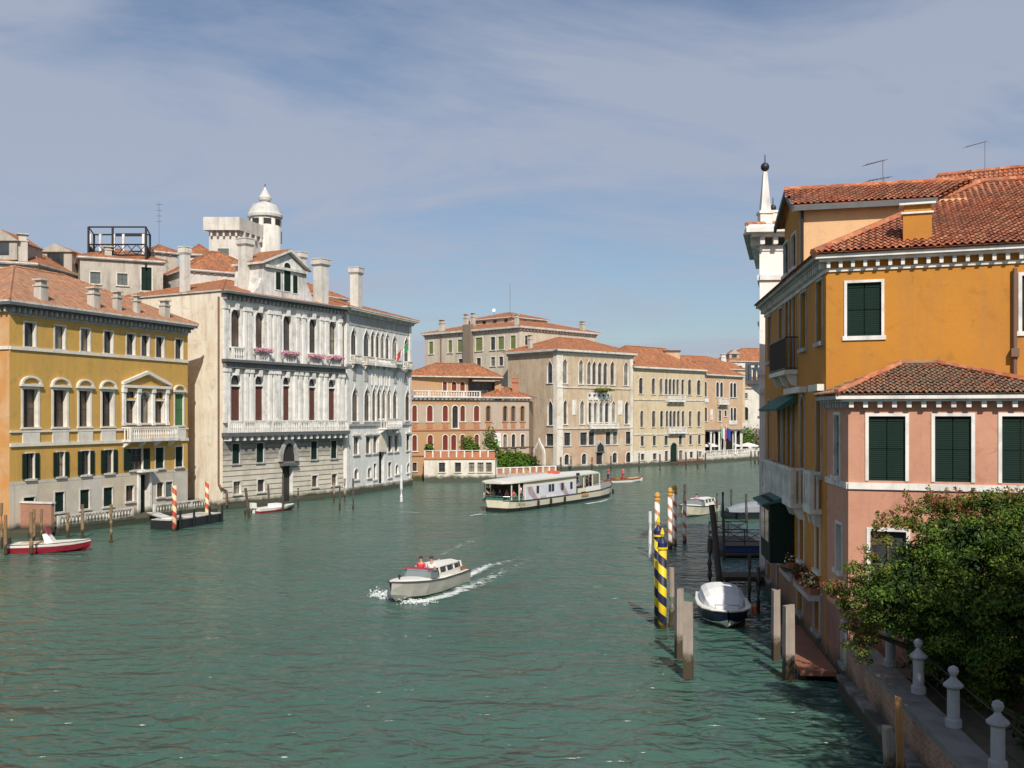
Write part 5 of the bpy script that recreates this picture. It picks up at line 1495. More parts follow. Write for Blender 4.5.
for a, b in ((311, 326), (379, 395)): fa.op(a, b, zz(676), zz(628), 'rect', 0.22, tw=0.1, mull=(1, 1), glass=GLASS_BROWN, trim=ISTRIA)
d7 = fa.op(338, 370, 0.55, zz(590), 'arch', 0.4, fill='closed', sh=SHUT_DG, tw=0.18, trim=ISTRIA_GREY, sill=0, name='door')
mb = MB()
fwall(mb, F7, 0, F7.L, -1.2, TOP7, fa.ops, [(zz(622), WHB), (99, CRM)], ISTRIA)
R7 = Fr((39.0, 202.2), (39.0 - 8.5, 202.2 + 9.2)); K7 = Fr((R7.B.x, R7.B.y), (22.75 - 8.5, 187.2 + 9.2)); S7 = Fr((K7.B.x, K7.B.y), (22.75, 187.2))
for G in (R7, K7, S7): fwall(mb, G, 0, G.L, -1.2, TOP7, [], [(99, CRM)], ISTRIA)
mb.build('wall', b7); fa.windows(b7)
for y in (382, 545): band(b7, F7, zz(y), 0.2, 0.12, ISTRIA)
balcony(b7, F7, F7.u(Z6.x(315)), F7.u(Z6.x(396)), zz(388), 0.95, 0.8, WHITE_STONE, 0.3, 4)
balcony(b7, F7, F7.u(Z6.x(320)), F7.u(Z6.x(402)), zz(541) + 0.02, 0.95, 0.8, WHITE_STONE, 0.3, 4)
cornice(b7, F7, TOP7, 0.5, 0.6, 0.3, 0.0, ISTRIA, 0.7, ISTRIA)
rf7, *_ = hip(b7, [(22.75, 187.2), (39.0, 202.2), (R7.B.x, R7.B.y), (K7.B.x, K7.B.y)], TOP7 + 0.165, 4.4, 0.5, 0.4, TILE_FAR)
mb = MB(); mb.fbox(F7, F7.u(Z6.x(335)), F7.u(Z6.x(455)), 0.02, 2.0, -0.5, 0.35, FRAME_W); mb.fbox(F7, F7.u(Z6.x(335)), F7.u(Z6.x(455)), 1.9, 2.0, 0.36, 1.1, BRK)
dk = mb.build('landing', b7)

# ------------------------------------------------------------------ salmon palace with waterside cafe
SAL = plaster('salmon_brick_plaster', (0.52, 0.34, 0.21), (0.58, 0.42, 0.28), (0.32, 0.22, 0.15), 0.4, 0.7)
F8 = Fr((39.2, 203.0), (49.2, 213.4))
b8 = thing('palace', 'narrow salmon palace with paired white arched windows over a dark waterside portico', 'palace', (39.2, 203.0, 0), group='palaces along the far bank')
TOP8 = 17.9
fa = Facade(F8, Z6)
zz = lambda y: fa.z(600, y)
for a, b in ((498, 512), (557, 570), (576, 589), (624, 636), (640, 653)):
    fa.op(a, b, zz(370), zz(300), 'arch', 0.22, tw=0.16, mull=(0, 1), trim=WHITE_STONE)
for a, b in ((501, 513), (626, 637), (641, 653)): fa.op(a, b, zz(486), zz(420), 'arch', 0.22, tw=0.16, mull=(0, 1), trim=WHITE_STONE)
for a, b in ((568, 581), (597, 607)): fa.op(a, b, zz(485 if a < 590 else 462), zz(434), 'rect', 0.22, tw=0.14, mull=(0, 1), trim=WHITE_STONE)
po = [fa.op(a, b, 1.5, zz(535), 'rect', 1.6, job=False) for a, b in ((503, 545), (552, 592), (598, 636), (642, 672))]
mb = MB()
fwall(mb, F8, 0, F8.L, -1.2, TOP8, fa.ops, [(zz(528), CREAM_TRIM), (99, SAL)], DARK)
for o in po: mb.face([F8.p(o.u0, -1.59, o.z0), F8.p(o.u1, -1.59, o.z0), F8.p(o.u1, -1.59, o.z1), F8.p(o.u0, -1.59, o.z1)], DARK)
R8 = Fr((49.2, 213.4), (49.2 - 8, 213.4 + 7.7)); K8 = Fr((R8.B.x, R8.B.y), (39.2 - 8, 203 + 7.7)); S8 = Fr((K8.B.x, K8.B.y), (39.2, 203.0))
for G in (R8, K8, S8): fwall(mb, G, 0, G.L, -1.2, TOP8, [], [(99, SAL)], ISTRIA)
mb.build('wall', b8); fa.windows(b8)
band(b8, F8, zz(526), 0.3, 0.5, LEAD)
balcony(b8, F8, F8.u(Z6.x(560)), F8.u(Z6.x(604)), zz(402), 1.1, 0.9, WHITE_STONE, 0.3, 3)
for a, b, y in ((493, 520, 395), (620, 657, 500)):
    mb = MB(); mb.fbox(F8, F8.u(Z6.x(a)), F8.u(Z6.x(b)), 0.003, 0.12, zz(y) - 0.1, zz(y) + 0.75, WHITE_STONE); mb.build('apron_panel', b8)
for x in (536, 545): 
    mb = MB(); mb.fbox(F8, F8.u(Z6.x(x - 6)), F8.u(Z6.x(x + 4)), 0.003, 0.08, zz(478), zz(430), WHITE_STONE); mb.build('relief_panel', b8); break
for x in (520, 560, 638): 
    q = F8.p(F8.u(Z6.x(x)), 0.6, 0); mb = MB(); mb.lathe([(0.3, 1.5), (0.22, 1.9), (0.2, zz(535) - 0.4), (0.36, zz(535))], WHITE_STONE, (q.x, q.y, 0), 10); mb.build('column', b8)
cornice(b8, F8, TOP8, 0.4, 0.5, 0, 0.4, ISTRIA, 0.7, ISTRIA)
hip(b8, [(39.2, 203.0), (49.2, 213.4), (R8.B.x, R8.B.y), (K8.B.x, K8.B.y)], TOP8 + 0.165, 3.0, 0.5, 0.4, TILE_FAR)
low_house('red tiled rear roof between the cream palace and the salmon palace', 680, 745, 214, 224, 368, 357, 12, CRM, 8)
fb_ = thing('roof_block', 'small brown brick attic with green planting on the ridge of the cream palace', 'roof block', (at(668, 0, 202).x, 202, TOP7))
a, b = at(664, 0, 202), at(679, 0, 202)
mb = MB(); mb.box(a.x, b.x, 201, 205, TOP7 + 1.5, ZZ(352, 202), SAL); mb.build('wall', fb_)
mb = MB(); mb.box(a.x - 0.2, b.x + 0.2, 200.8, 205.2, ZZ(352, 202) + 0.002, ZZ(350.5, 202), FRAME_W); mb.build('roof', fb_)
p = at(659, 353, 204); plant('roof_shrub', 'green planting on the cream palace roof beside the brown attic', 'shrub', [((p.x, 204, p.z), (1.8, 1.2, 0.8), 1)], 300, 0.25, [(LEAF1, 1, None)], TOP7 + 2, 9)
# cafe terrace
TA, TB = XY(705, 200.5), XY(768, 222)
FC = Fr(TA, TB)
ct = thing('cafe_terrace', 'white stone waterside terrace with railing in front of the salmon palace', 'terrace', (TA[0], TA[1], 0))
mb = MB(); mb.fbox(FC, 0, FC.L, -4, 0, -1.2, 1.25, WHB); mb.build('base', ct)
mb = MB(); balustrade(mb, FC, 0, FC.L, 0, 1.253, 2.5, WHITE_STONE, 0.5, 0.1, 5, 0.2); mb.build('balustrade', ct)
UMB = flat('white_canvas', (0.72, 0.71, 0.68), 0.8)
for px, lab, w in ((710, 'leftmost white cafe parasol in front of the dark portico', 1.7), (732, 'middle white cafe parasol on the waterside terrace', 2.0), (748, 'rightmost white cafe parasol beside the shrubs', 2.4)):
    Y = FC.Y(px, -1.8); q = XY(px, Y)
    u_ = thing('parasol', lab, 'parasol', (q[0], Y, 1.25), group='cafe parasols on the waterside terrace')
    zt_ = ZZ(442.5, Y)
    mb = MB(); mb.tube([(q[0], Y, 1.25), (q[0], Y, zt_ - 0.05)], 0.06, GAL, 6); mb.build('pole', u_)
    mb = MB(); mb.lathe([(w, zt_ - 0.85), (w, zt_ - 0.65), (w * 0.5, zt_ - 0.3), (0.05, zt_)], UMB, (q[0], Y, 0), 8); mb.build('canopy', u_)
FLC = [flat('flag_red', (0.5, 0.03, 0.04)), flat('flag_white', (0.7, 0.7, 0.7)), flat('flag_blue', (0.03, 0.05, 0.25)), flat('flag_green', (0.02, 0.22, 0.07))]
for px, ms, lab in ((720.5, (FLC[3], FLC[1], FLC[0]), 'green white and red flag hanging over the cafe terrace'), (725, (FLC[2], FLC[2], FLC[2]), 'blue flag hanging over the cafe terrace')):
    Y = FC.Y(px, -0.6); x = at(px, 0, Y).x
    fl = thing('flag', lab, 'flag', (x, Y, 1.25))
    mb = MB(); mb.tube([(x, Y, 1.25), (x + 0.3, Y, ZZ(424, Y))], 0.06, WHITE_STONE, 5); mb.build('pole', fl)
    mb = MB()
    z1_, z0_ = ZZ(427, Y), ZZ(440, Y)
    for i in range(6):
        t0, t1 = i / 6, (i + 1) / 6; w0 = 0.12 * math.sin(t0 * 7); w1 = 0.12 * math.sin(t1 * 7)
        for s in (0, 0.03):
            mb.face([(x + 0.1 + t0 * 1.1, Y - 0.1 + w0 + s, z0_ + 0.3 * math.sin(t0 * 5)), (x + 0.1 + t1 * 1.1, Y - 0.1 + w1 + s, z0_ + 0.3 * math.sin(t1 * 5)), (x + 0.1 + t1 * 1.1, Y - 0.1 + w1 + s, z1_ - t1 * 0.5), (x + 0.1 + t0 * 1.1, Y - 0.1 + w0 + s, z1_ - t0 * 0.5)], ms[i // 2])
    mb.build('cloth', fl)
# end of the canal
WHH = plaster('whitewashed_plaster', (0.62, 0.59, 0.53), (0.52, 0.48, 0.43), st=0.35, algae=False)
low_house('white house with green arched shutter at the end of the canal', 738, 800, 236, 240, 388, 378, 10, WHH, 0, TILE_FAR,
          [(685, 708, 350, 376, 'rect', dict(mull=(1, 0))), (689, 711, 418, 480, 'arch', dict(fill='closed', sh=SHUT_DG))], Z6)
t, rf, F = low_house('pale house with dentilled eaves and tiled hip roof above the white house', 729, 800, 262, 266, 361.5, 349, 14, WHH, 0, TILE_FAR,
          [(663, 680, 220, 240), (748, 758, 215, 245)], Z6)
p0, p1 = at(731, 0, 262), at(741, 0, 262); dormer(rf, p0.x, p1.x, 264, 19.5, ZZ(354, 264), 1.2, 5)
t, rf, F = low_house('white gabled house with chimney left of the pale hip roofed house', 712, 736, 252, 256, 365, 358, 10, WHH, 0, TILE_PALE)
q = XY(724, 252); chimney(rf, q[0], q[1] + 1, 18, ZZ(354, 253), 1.3, CHMW, flare=False)
p = at(747, 435, 220)
plant('tree', 'bright green tree beside the cafe terrace', 'tree', [((p.x, 220, 5.0), (1.7, 1.5, 2.2), 1), ((p.x - 1.0, 220, 3.5), (1.4, 1.2, 1.6), 0.7)], 1500, 0.25, [(LEAF2, 0.7, None), (LEAFM, 0.3, None)], 0.5, 11)
GRYL = leafmat('greyish_leaf', (0.16, 0.13, 0.09), (0.28, 0.23, 0.18))
p = at(758, 438, 221)
plant('tree', 'grey brown feathery tree against the white house', 'tree', [((p.x, 221, 4.6), (2.2, 1.5, 2.6), 1), ((p.x + 1.6, 222, 3.4), (1.8, 1.2, 2.0), 0.7)], 1800, 0.25, [(GRYL, 0.8, None), (LEAFD, 0.2, None)], 0.5, 12)
# ------------------------------------------------------------------ right bank: ochre palace, pink annex, garden
Z7 = Zm(740, 150, 3.606); Z8 = Zm(740, 340, 3.489); ZE = Zm(750, 250, 5.12); ZF = Zm(750, 380, 5.486); ZG = Zm(750, 500, 4.267)
def bank(Y): return (7.4 + 0.118 * Y, Y)
GRD = plaster('garden_soil', (0.10, 0.08, 0.055), (0.06, 0.06, 0.035), algae=False)
mb = MB(); mb.prism([(bank(14)[0] + .1, 14), (60, 14), (60, 75), (bank(70)[0] + 3, 70), (bank(36)[0] + 1.5, 36), (bank(33.8)[0] + .6, 33.8)], -1.5, 1.2, QUAY, GRD)
g3 = mb.build('garden_ground'); g3['kind'] = 'structure'
OCH = plaster('ochre_plaster', (0.48, 0.20, 0.024), (0.40, 0.165, 0.028), (0.34, 0.17, 0.06), 0.35, 0.6, algae=False)
OCHB = plaster('worn_ochre_base', (0.27, 0.15, 0.08), (0.20, 0.10, 0.06), (0.11, 0.08, 0.055), 0.5, 0.8)
PEA = plaster('pale_apricot_plaster', (0.66, 0.42, 0.22), (0.60, 0.38, 0.21), (0.45, 0.30, 0.18), 0.2, 0.3, algae=False)
C9 = (11.87, 37.8); D9 = (13.87, 54.8); E9 = (30.0, 31.2); G9 = (33.0, 50.0)
FN = Fr(C9, E9)              # near face towards the camera
FC9 = Fr(D9, C9)             # canal face (left to right seen from the water)
b9 = thing('palace', 'deep ochre palace with white dentil cornice and black iron balcony over the water', 'palace', (C9[0], C9[1], 0))
TOP9 = 15.55
fn = Facade(FN, Z7)
fn.op(386, 510, FN.z(864, Z7.y(670)), FN.z(864, Z7.y(478)), 'rect', 0.16, tw=0.10, proud=0.04, fill='closed', sh=SHUT_DG, trim=WHITE_STONE, sill=0.02)
fn.op(1017, 1090, FN.z(1010, Z7.y(655)), FN.z(1010, Z7.y(455)), 'rect', 0.16, tw=0.12, proud=0.04, fill='closed', sh=SHUT_DG, trim=WHITE_STONE, sill=0.02)
fe = Facade(FC9, ZE); ff = Facade(FC9, ZF); fg = Facade(FC9, ZG)
zt, zb = fe.z(360, 158), fe.z(360, 472)
for a, b in ((344, 373), (262, 290)): fe.op(a, b, zb, zt, 'rect', 0.25, tw=0.09, mull=(1, 2), trim=ISTRIA_GREY)
zbb = fe.z(210, 620)
for a, b in ((183, 200), (203, 218), (221, 238)): fe.op(a, b, zbb, zt + 0.1, 'rect', 0.25, tw=0.07, mull=(0, 2), trim=ISTRIA_GREY, sill=0)
for a, b in ((150, 168), (93, 110)): fe.op(a, b, zb, zt, 'rect', 0.25, tw=0.09, mull=(1, 2), trim=ISTRIA_GREY)
zt2, zb2 = ff.z(378, 78), ff.z(378, 520)
for a, b in ((366, 394), (278, 302)): ff.op(a, b, zb2, zt2, 'arch', 0.25, tw=0.10, mull=(1, 2), trim=ISTRIA_GREY)
for a, b in ((182, 200), (206, 226), (232, 252)): ff.op(a, b, zb2, zt2 - 0.2, 'rect', 0.25, tw=0.07, mull=(0, 2), trim=ISTRIA_GREY, sill=0)
for a, b in ((154, 172), (98, 112)): ff.op(a, b, zb2, zt2, 'arch', 0.25, tw=0.09, mull=(0, 2), trim=ISTRIA_GREY)
for a, b, yt, yb in ((213, 232, 65, 250), (283, 300, 95, 290)):
    fg.op(a, b, fg.z(a, yb), fg.z(a, yt), 'rect', 0.2, tw=0.12, mull=(1, 2), trim=ISTRIA)
for a, b, yt, yb in ((203, 226, 330, 465), (276, 298, 400, 545), (117, 128, 270, 375), (75, 90, 260, 330)):
    fg.op(a, b, max(0.8, fg.z(a, yb)), fg.z(a, yt), 'rect', 0.2, tw=0.12, mull=(1, 1), trim=ISTRIA_GREY)
zbase = 2.9
mb = MB()
fwall(mb, FC9, 0, FC9.L, -1.2, TOP9, fe.ops + ff.ops + fg.ops, [(zbase, OCHB), (99, OCH)], OCH)
fwall(mb, FN, 0, FN.L, 0.5, TOP9, fn.ops, [(99, OCH)], WHITE_STONE)
for a, b in ((E9, G9), (G9, D9)):
    G = Fr(a, b); fwall(mb, G, 0, G.L, -1.2, TOP9, [], [(99, OCH)], OCH)
mb.build('wall', b9); fn.windows(b9); fe.windows(b9); ff.windows(b9); fg.windows(b9)
cornice(b9, FN, TOP9, 0.50, 0.45, 0.40, 0, WHITE_STONE, 0.43, WHITE_STONE, dw=0.13, frieze=0.12, fm=WHITE_STONE)
cornice(b9, FC9, TOP9, 0.50, 0.45, 0.36, -0.003, ISTRIA_GREY, 0.43, ISTRIA, dw=0.13, frieze=0.16, fm=ISTRIA)
downpipe(b9, FN, FN.u(1014.5), 9.5, TOP9 - 0.8, r=0.075)
mb = MB(); u = FN.u(1014.5); mb.fbox(FN, u - 0.13, u + 0.13, 0.03, 0.28, 11.6, 11.9, COPPER_PIPE); mb.build('pipe_bracket', b9)
# hoods and ledges on the canal face
mb = MB()
for a, b, y in ((335, 385, 690), (205, 290, 705)):
    mb = MB(); z = fe.z((a + b) / 2, y); mb.fbox(FC9, FC9.u(ZE.x(a)), FC9.u(ZE.x(b)), 0.002, 0.3, z - 0.25, z, CREAM_TRIM); mb.build('window_hood', b9)
def iron_rail(parent, F, u0, u1, d0, d1, z0, z1, step=0.13, name='railing', m=IRON):
    mb = MB()
    mb.fbox(F, u0, u1, d1 - 0.05, d1, z1 - 0.06, z1, m); mb.fbox(F, u0, u1, d1 - 0.04, d1, z0 + 0.05, z0 + 0.09, m)
    n = int((u1 - u0) / step)
    for k in range(n + 1):
        u = u0 + 0.02 + (u1 - u0 - 0.04) * k / n; mb.fbox(F, u - 0.012, u + 0.012, d1 - 0.035, d1 - 0.011, z0, z1 - 0.061, m)
    for u in (u0, u1 - 0.05):
        mb.fbox(F, u, u + 0.05, d0, d1 - 0.051, z1 - 0.06, z1, m); mb.fbox(F, u, u + 0.04, d0, d1 - 0.051, z0 + 0.05, z0 + 0.09, m)
        k = d0 + 0.1
        while k < d1 - 0.06: mb.fbox(F, u + 0.012, u + 0.036, k, k + 0.024, z0, z1 - 0.061, m); k += step
    return mb.build(name, parent)
u0, u1 = FC9.u(781), FC9.u(797.8)
ib = balcony(b9, FC9, u0, u1, zbb - 0.02, 1.0, 0.58, CREAM_TRIM, 0.3, 3, rail=False, name='iron_balcony')
iron_rail(ib, FC9, u0, u1, 0.01, 0.56, zbb - 0.02, zbb + 1.45)
zs = ff.z(225, 640)
u0, u1 = FC9.u(773), FC9.u(804.7)
balcony(b9, FC9, u0, u1, zs, 1.5, 0.58, ISTRIA, 0.24, 5, name='stone_balcony')
balcony(b9, FC9, FC9.u(814.5), FC9.u(821.8), zs + 0.1, 1.45, 0.45, ISTRIA, 0.24, 2, name='stone_balcony')
AWG = flat('green_awning_canvas', (0.02, 0.10, 0.07), 0.7)
mb = MB()
zaw = ff.z(200, 85); u0, u1 = FC9.u(ZF.x(152)), FC9.u(ZF.x(262))
mb.hexa([FC9.p(u0, 0.9, zaw - 0.75), FC9.p(u1, 0.9, zaw - 0.75), FC9.p(u1, 0.01, zaw - 0.35), FC9.p(u0, 0.01, zaw - 0.35),
         FC9.p(u0, 0.95, zaw - 0.65), FC9.p(u1, 0.95, zaw - 0.65), FC9.p(u1, 0.01, zaw), FC9.p(u0, 0.01, zaw)], AWG)
mb.build('awning', b9)
# dark green water porch
DGP = louvre('dark_green_boarding', (0.010, 0.022, 0.016), 0.12)
porch_u0, porch_u1 = FC9.u(784, 0.0), FC9.u(794.5, 0.0)
zp1, zp0 = 5.7, 2.85
mb = MB(); mb.fbox(FC9, porch_u0, porch_u1, 0.003, 1.08, zp0, zp1, DGP); wp = mb.build('water_porch', b9, None)
mb = MB()
for k in range(2): mb.fbox(FC9, porch_u0 + 0.25 + k * 1.4, porch_u0 + 1.4 + k * 1.4, 1.082, 1.11, zp0 + 0.9, zp1 - 0.5, GLASS)
mb.build('porch_pane', wp)
mb = MB()
mb.hexa([FC9.p(porch_u0 - 0.6, 1.4, zp1 - 0.25), FC9.p(porch_u1 + 0.1, 1.4, zp1 - 0.25), FC9.p(porch_u1 + 0.1, 0.01, zp1 + 0.05), FC9.p(porch_u0 - 0.6, 0.01, zp1 + 0.05),
         FC9.p(porch_u0 - 0.6, 1.4, zp1 - 0.18), FC9.p(porch_u1 + 0.1, 1.4, zp1 - 0.18), FC9.p(porch_u1 + 0.1, 0.01, zp1 + 0.3), FC9.p(porch_u0 - 0.6, 0.01, zp1 + 0.3)], AWG)
mb.build('porch_awning', wp)
# ledges carrying the flower boxes
for a, b, y in ((165, 212, 285), (230, 300, 345)):
    u0, u1 = FC9.u(ZG.x(a), 0), FC9.u(ZG.x(b), 0); z = fg.z(a, y)
    mb = MB(); mb.fbox(FC9, u0, u1, 0.002, 0.45, z - 0.2, z, ISTRIA_GREY); mb.build('ledge', b9)
# roofs
R1 = Vector((20.8, 44.4, 19.9)); R2_ = Vector((31.5, 41.0, 19.9))
def off(p, d): return p
ev = 0.55
nE = Vector((FN.n.x, FN.n.y)); nC = Vector((FC9.n.x, FC9.n.y))
k = nE + nC; k = k / k.dot(nE)
eC = Vector((C9[0], C9[1])) + k * ev
eE = Vector((E9[0], E9[1])) + nE * ev; eD = Vector((D9[0], D9[1])) + nC * ev
ze = TOP9 + 0.06
vC, vE, vD, vG = Vector((eC.x, eC.y, ze)), Vector((eE.x, eE.y, ze)), Vector((eD.x, eD.y + .3, ze)), Vector((G9[0], G9[1], ze))
mb = MB()
tile_roof(mb, [vC, vE, R2_, R1], TILE_NEAR, 0.26, 0.45, 0.06)
mb.face([vC, R1, vD], TILE_FAR); mb.face([vD, R1, R2_, vG], TILE_FAR); mb.face([vE, vG, R2_], TILE_FAR)
mb.tube([vC, R1], 0.16, TILE_NEAR, 6); mb.tube([R1, R2_], 0.16, TILE_NEAR, 6)
mb.face([vC - Vector((0, 0, .05)), vD - Vector((0, 0, .05)), vG - Vector((0, 0, .05)), vE - Vector((0, 0, .05))], TILE_FAR)
rf9 = mb.build('roof', b9)
# attic room flush with the canal face
A0 = (FC9.p(FC9.u(784.6), -0.004, 0)); A1 = (FC9.p(FC9.u(799.6), -0.004, 0))
FA9 = Fr((A0.x, A0.y), (A1.x, A1.y))
zae = 18.65; zap = 19.75
e = Vector((FN.d.x, FN.d.y)) * 6.9
B1 = (A1.x + e.x, A1.y + e.y + 0.6); B0 = (A0.x + e.x, A0.y + e.y + 1)
FB9 = Fr((A1.x, A1.y), B1)
fa = Facade(FA9, Z7)
fa.row([(160, 176), (188, 204)], 305, 425, 'rect', 196, depth=0.2, tw=0.08, fill='closed', sh=SHUT_DG, trim=ISTRIA)
mb = MB()
fwall(mb, FA9, 0, FA9.L, 15.0, zae, fa.ops, [(99, OCH)], ISTRIA)
mb.face([FA9.p(0, 0, zae), FA9.p(FA9.L, 0, zae), FA9.p(FA9.L / 2, 0, zap)], OCH)
fwall(mb, FB9, 0, FB9.L, 14.5, zae, [], [(99, PEA)], ISTRIA)
at9 = mb.build('attic_wall', b9); fa.windows(b9)
mb = MB(); mb.tube([FB9.p(0.1, 0.09, 15.2), FB9.p(0.1, 0.09, zae - 0.1)], 0.07, IRON, 6); mb.build('downpipe', b9)
mb = MB(); ov = 0.45
am = (A0 + A1) / 2
L_ = FB9.L + 0.9
d2_ = FB9.d; dv = Vector((d2_.x, d2_.y, 0)); nv = Vector((FB9.n.x, FB9.n.y, 0))
pN0 = FB9.p(-0.35, ov, zae - 0.12); pN1 = FB9.p(FB9.u(938, ov), ov, zae - 0.12)
rr0 = Vector((am.x, am.y, zap)) - dv * 0.35; rr1 = Vector((am.x, am.y, zap)) + dv * 7.6
tile_roof(mb, [pN0 + Vector((0, 0, .12)), pN1 + Vector((0, 0, .12)), rr1 + Vector((0, 0, .1)), rr0 + Vector((0, 0, .1))], TILE_NEAR, 0.26, 0.45, 0.06)
pF0 = Vector((A0.x, A0.y, zae)) - dv * 0.35 + Vector((-.05, .45, -.12)); pF1 = pF0 + dv * 7.6
mb.face([pF1, pF0, rr0, rr1], TILE_FAR)
mb.hexa([pN0 + Vector((0, 0, -.14)), pN1 + Vector((0, 0, -.14)), pN1 - nv * 0.3 + Vector((0, 0, -.05)), pN0 - nv * 0.3 + Vector((0, 0, -.05)), pN0 + Vector((0, 0, .1)), pN1 + Vector((0, 0, .1)), pN1 - nv * .3 + Vector((0, 0, .18)), pN0 - nv * .3 + Vector((0, 0, .18))], LEAD)
for a, b in ((pN0, rr0), (pF0, rr0)):
    mb.hexa([a + Vector((0, 0, -.16)), a + dv * 0.12 + Vector((0, 0, -.16)), b + dv * .12 + Vector((0, 0, -.16)), b + Vector((0, 0, -.16)), a + Vector((0, 0, .1)), a + dv * .12 + Vector((0, 0, .1)), b + dv * .12 + Vector((0, 0, .1)), b + Vector((0, 0, .1))], LEAD)
mb.tube([rr0 + Vector((0, 0, .1)), rr1 + Vector((0, 0, .1))], 0.16, TILE_NEAR, 6)
mb.build('attic_roof', b9)
# chimney near the eave
q = FN.p(FN.u(917, -0.75), -0.75, 0)
M = Matrix.Translation((q.x, q.y, 0)) @ Matrix.Rotation(math.atan2(FN.d.y, FN.d.x), 4, 'Z')
mb = MB()
zt_ = ZZ(202.5, q.y); w = 26.5 / FOC * q.y / 2
mb.box(-w, w, -w * 0.9, w * 0.9, TOP9 + 0.1, zt_ - 0.5, OCH, M); mb.box(-w - .06, w + .06, -w - .02, w + .02, zt_ - 0.498, zt_ - 0.43, WHITE_STONE, M)
mb.box(-w * .95, w * .95, -w * .85, w * .85, zt_ - 0.428, zt_ - 0.17, OCH, M); mb.box(-w - .13, w + .13, -w - .08, w + .08, zt_ - 0.168, zt_ - 0.10, WHITE_STONE, M); mb.box(-w - .1, w + .1, -w - .05, w + .05, zt_ - 0.098, zt_, LEAD, M)
mb.build('chimney', rf9)
q = FC9.p(FC9.u(776, -1.0), -1.0, 0)
chimney(rf9, q.x, q.y, TOP9 - 0.2, ZZ(269.5, q.y), 0.42, BRK, flare=False)
# building behind on the right
BR_ = plaster('ochre_rear_plaster', (0.55, 0.28, 0.09), algae=False)
A, B = XY(905, 58), XY(1080, 54)
br = thing('house', 'house behind the ochre palace showing only its tiled roof ridge at the right edge', 'house', (A[0], A[1], 0))
F, Fs, P = box_house(br, A, B, 9, 0, 0, BR_)
shell(br, Fs, 1, 20.9, [(99, BR_)], [[], [], [], []])
zr_ = ZZ(166.5, 59)
vv = [Vector((p[0], p[1], 20.95)) for p in P]
m0 = (vv[0] + vv[3]) / 2 + (vv[1] - vv[0]) * 0.16; m1 = (vv[1] + vv[2]) / 2; m0.z = m1.z = zr_
mb = MB(); tile_roof(mb, [vv[0], vv[1], m1, m0], TILE_NEAR, 0.26, 0.45, 0.06); mb.face([vv[2], vv[3], m0, m1], TILE_FAR); mb.face([vv[3], vv[0], m0], TILE_FAR); mb.face([vv[1], vv[2], m1], BR_)
mb.tube([m0, m1], 0.18, TILE_NEAR, 6); mb.build('roof', br)
def yagi(name, label, pxm, yb, yt, Y, px0, py0, px1, py1):
    t, x, z0, z1, G_ = antenna(name, label, pxm, yb, yt, Y, r=0.022)
    a, b = at(px0, py0, Y), at(px1, py1, Y)
    mb = MB(); mb.tube([a, b], 0.025, G_, 5); mb.build('boom', t)
    d = (b - a)
    mb = MB()
    for k in range(7):
        p = a + d * (k / 6.0); h = 0.28 - 0.02 * k
        mb.tube([p + Vector((0.05, -h, 0)), p + Vector((-0.05, h, 0))], 0.012, G_, 4)
    mb.build('element', t); return t
yagi('aerial', 'television aerial pointing left above the attic roof of the ochre palace', 883, 186, 160, 46, 865.5, 165, 885, 160)
yagi('aerial', 'television aerial on a tall thin mast at the upper right corner', 985, 174, 141, 59, 966, 147, 986, 141.5)
yagi('aerial', 'faint low aerial just above the ochre attic ridge', 884, 186, 177, 47, 868, 181, 890, 177)

# ------------------------------------------------------------------ pink annex
PNK = plaster('salmon_pink_plaster', (0.53, 0.27, 0.18), (0.44, 0.205, 0.135), (0.36, 0.16, 0.12), 0.4, 0.7, algae=False)
PB = plaster('worn_pink_base', (0.28, 0.14, 0.10), (0.20, 0.10, 0.075), (0.10, 0.075, 0.06), 0.5, 0.8)
C10 = (11.5, 34.2); E10 = (17.75, 32.1)
W10 = (C9[0] + 0.02, C9[1] - 0.01)
W10b = (18.1, 35.4)
FP1 = Fr(C10, E10); FP2 = Fr(W10, C10)
b10 = thing('house', 'salmon pink annex with three dark green shutters and a lichened hipped tile roof', 'house', (C10[0], C10[1], 0))
TOP10 = 10.2
f1 = Facade(FP1, Z8); f2 = Facade(FP2, Z8)
z1_, z0_ = f1.z(515, 266), f1.z(515, 492)
for a, b in ((449, 577), (680, 807), (914, 1045)): f1.op(a, b, z0_, z1_, 'rect', 0.14, tw=0.11, proud=0.035, fill='closed', sh=SHUT_DG, trim=WHITE_STONE, sill=0)
f1.op(455, 580, 3.3, f1.z(515, 668), 'rect', 0.2, tw=0.12, proud=0.035, mull=(1, 1), trim=WHITE_STONE, sill=0)
f1.op(700, 820, 3.3, f1.z(515, 668), 'rect', 0.2, tw=0.12, proud=0.035, mull=(1, 1), trim=WHITE_STONE, sill=0)
f2.op(332, 349, f2.z(340, 472), f2.z(340, 262), 'rect', 0.2, tw=0.12, fill='closed', sh=SHUT_DG, trim=ISTRIA)
f2.op(338, 357, f2.z(347, 800), f2.z(347, 642), 'rect', 0.2, tw=0.1, mull=(1, 1), trim=ISTRIA)
f2.op(358, 372, 0.9, 2.3, 'rect', 0.2, tw=0.1, mull=(0, 1), trim=ISTRIA_GREY)
mb = MB()
fwall(mb, FP1, 0, FP1.L, 0.5, TOP10, f1.ops, [(99, PNK)], WHITE_STONE)
fwall(mb, FP2, 0, FP2.L, -1.2, TOP10, f2.ops, [(2.6, PB), (99, PNK)], ISTRIA)
G = Fr(E10, W10b); fwall(mb, G, 0, G.L, 0.5, TOP10, [], [(99, PNK)], PNK)
mb.build('wall', b10); f1.windows(b10); f2.windows(b10)
zs = f1.z(390, 497)
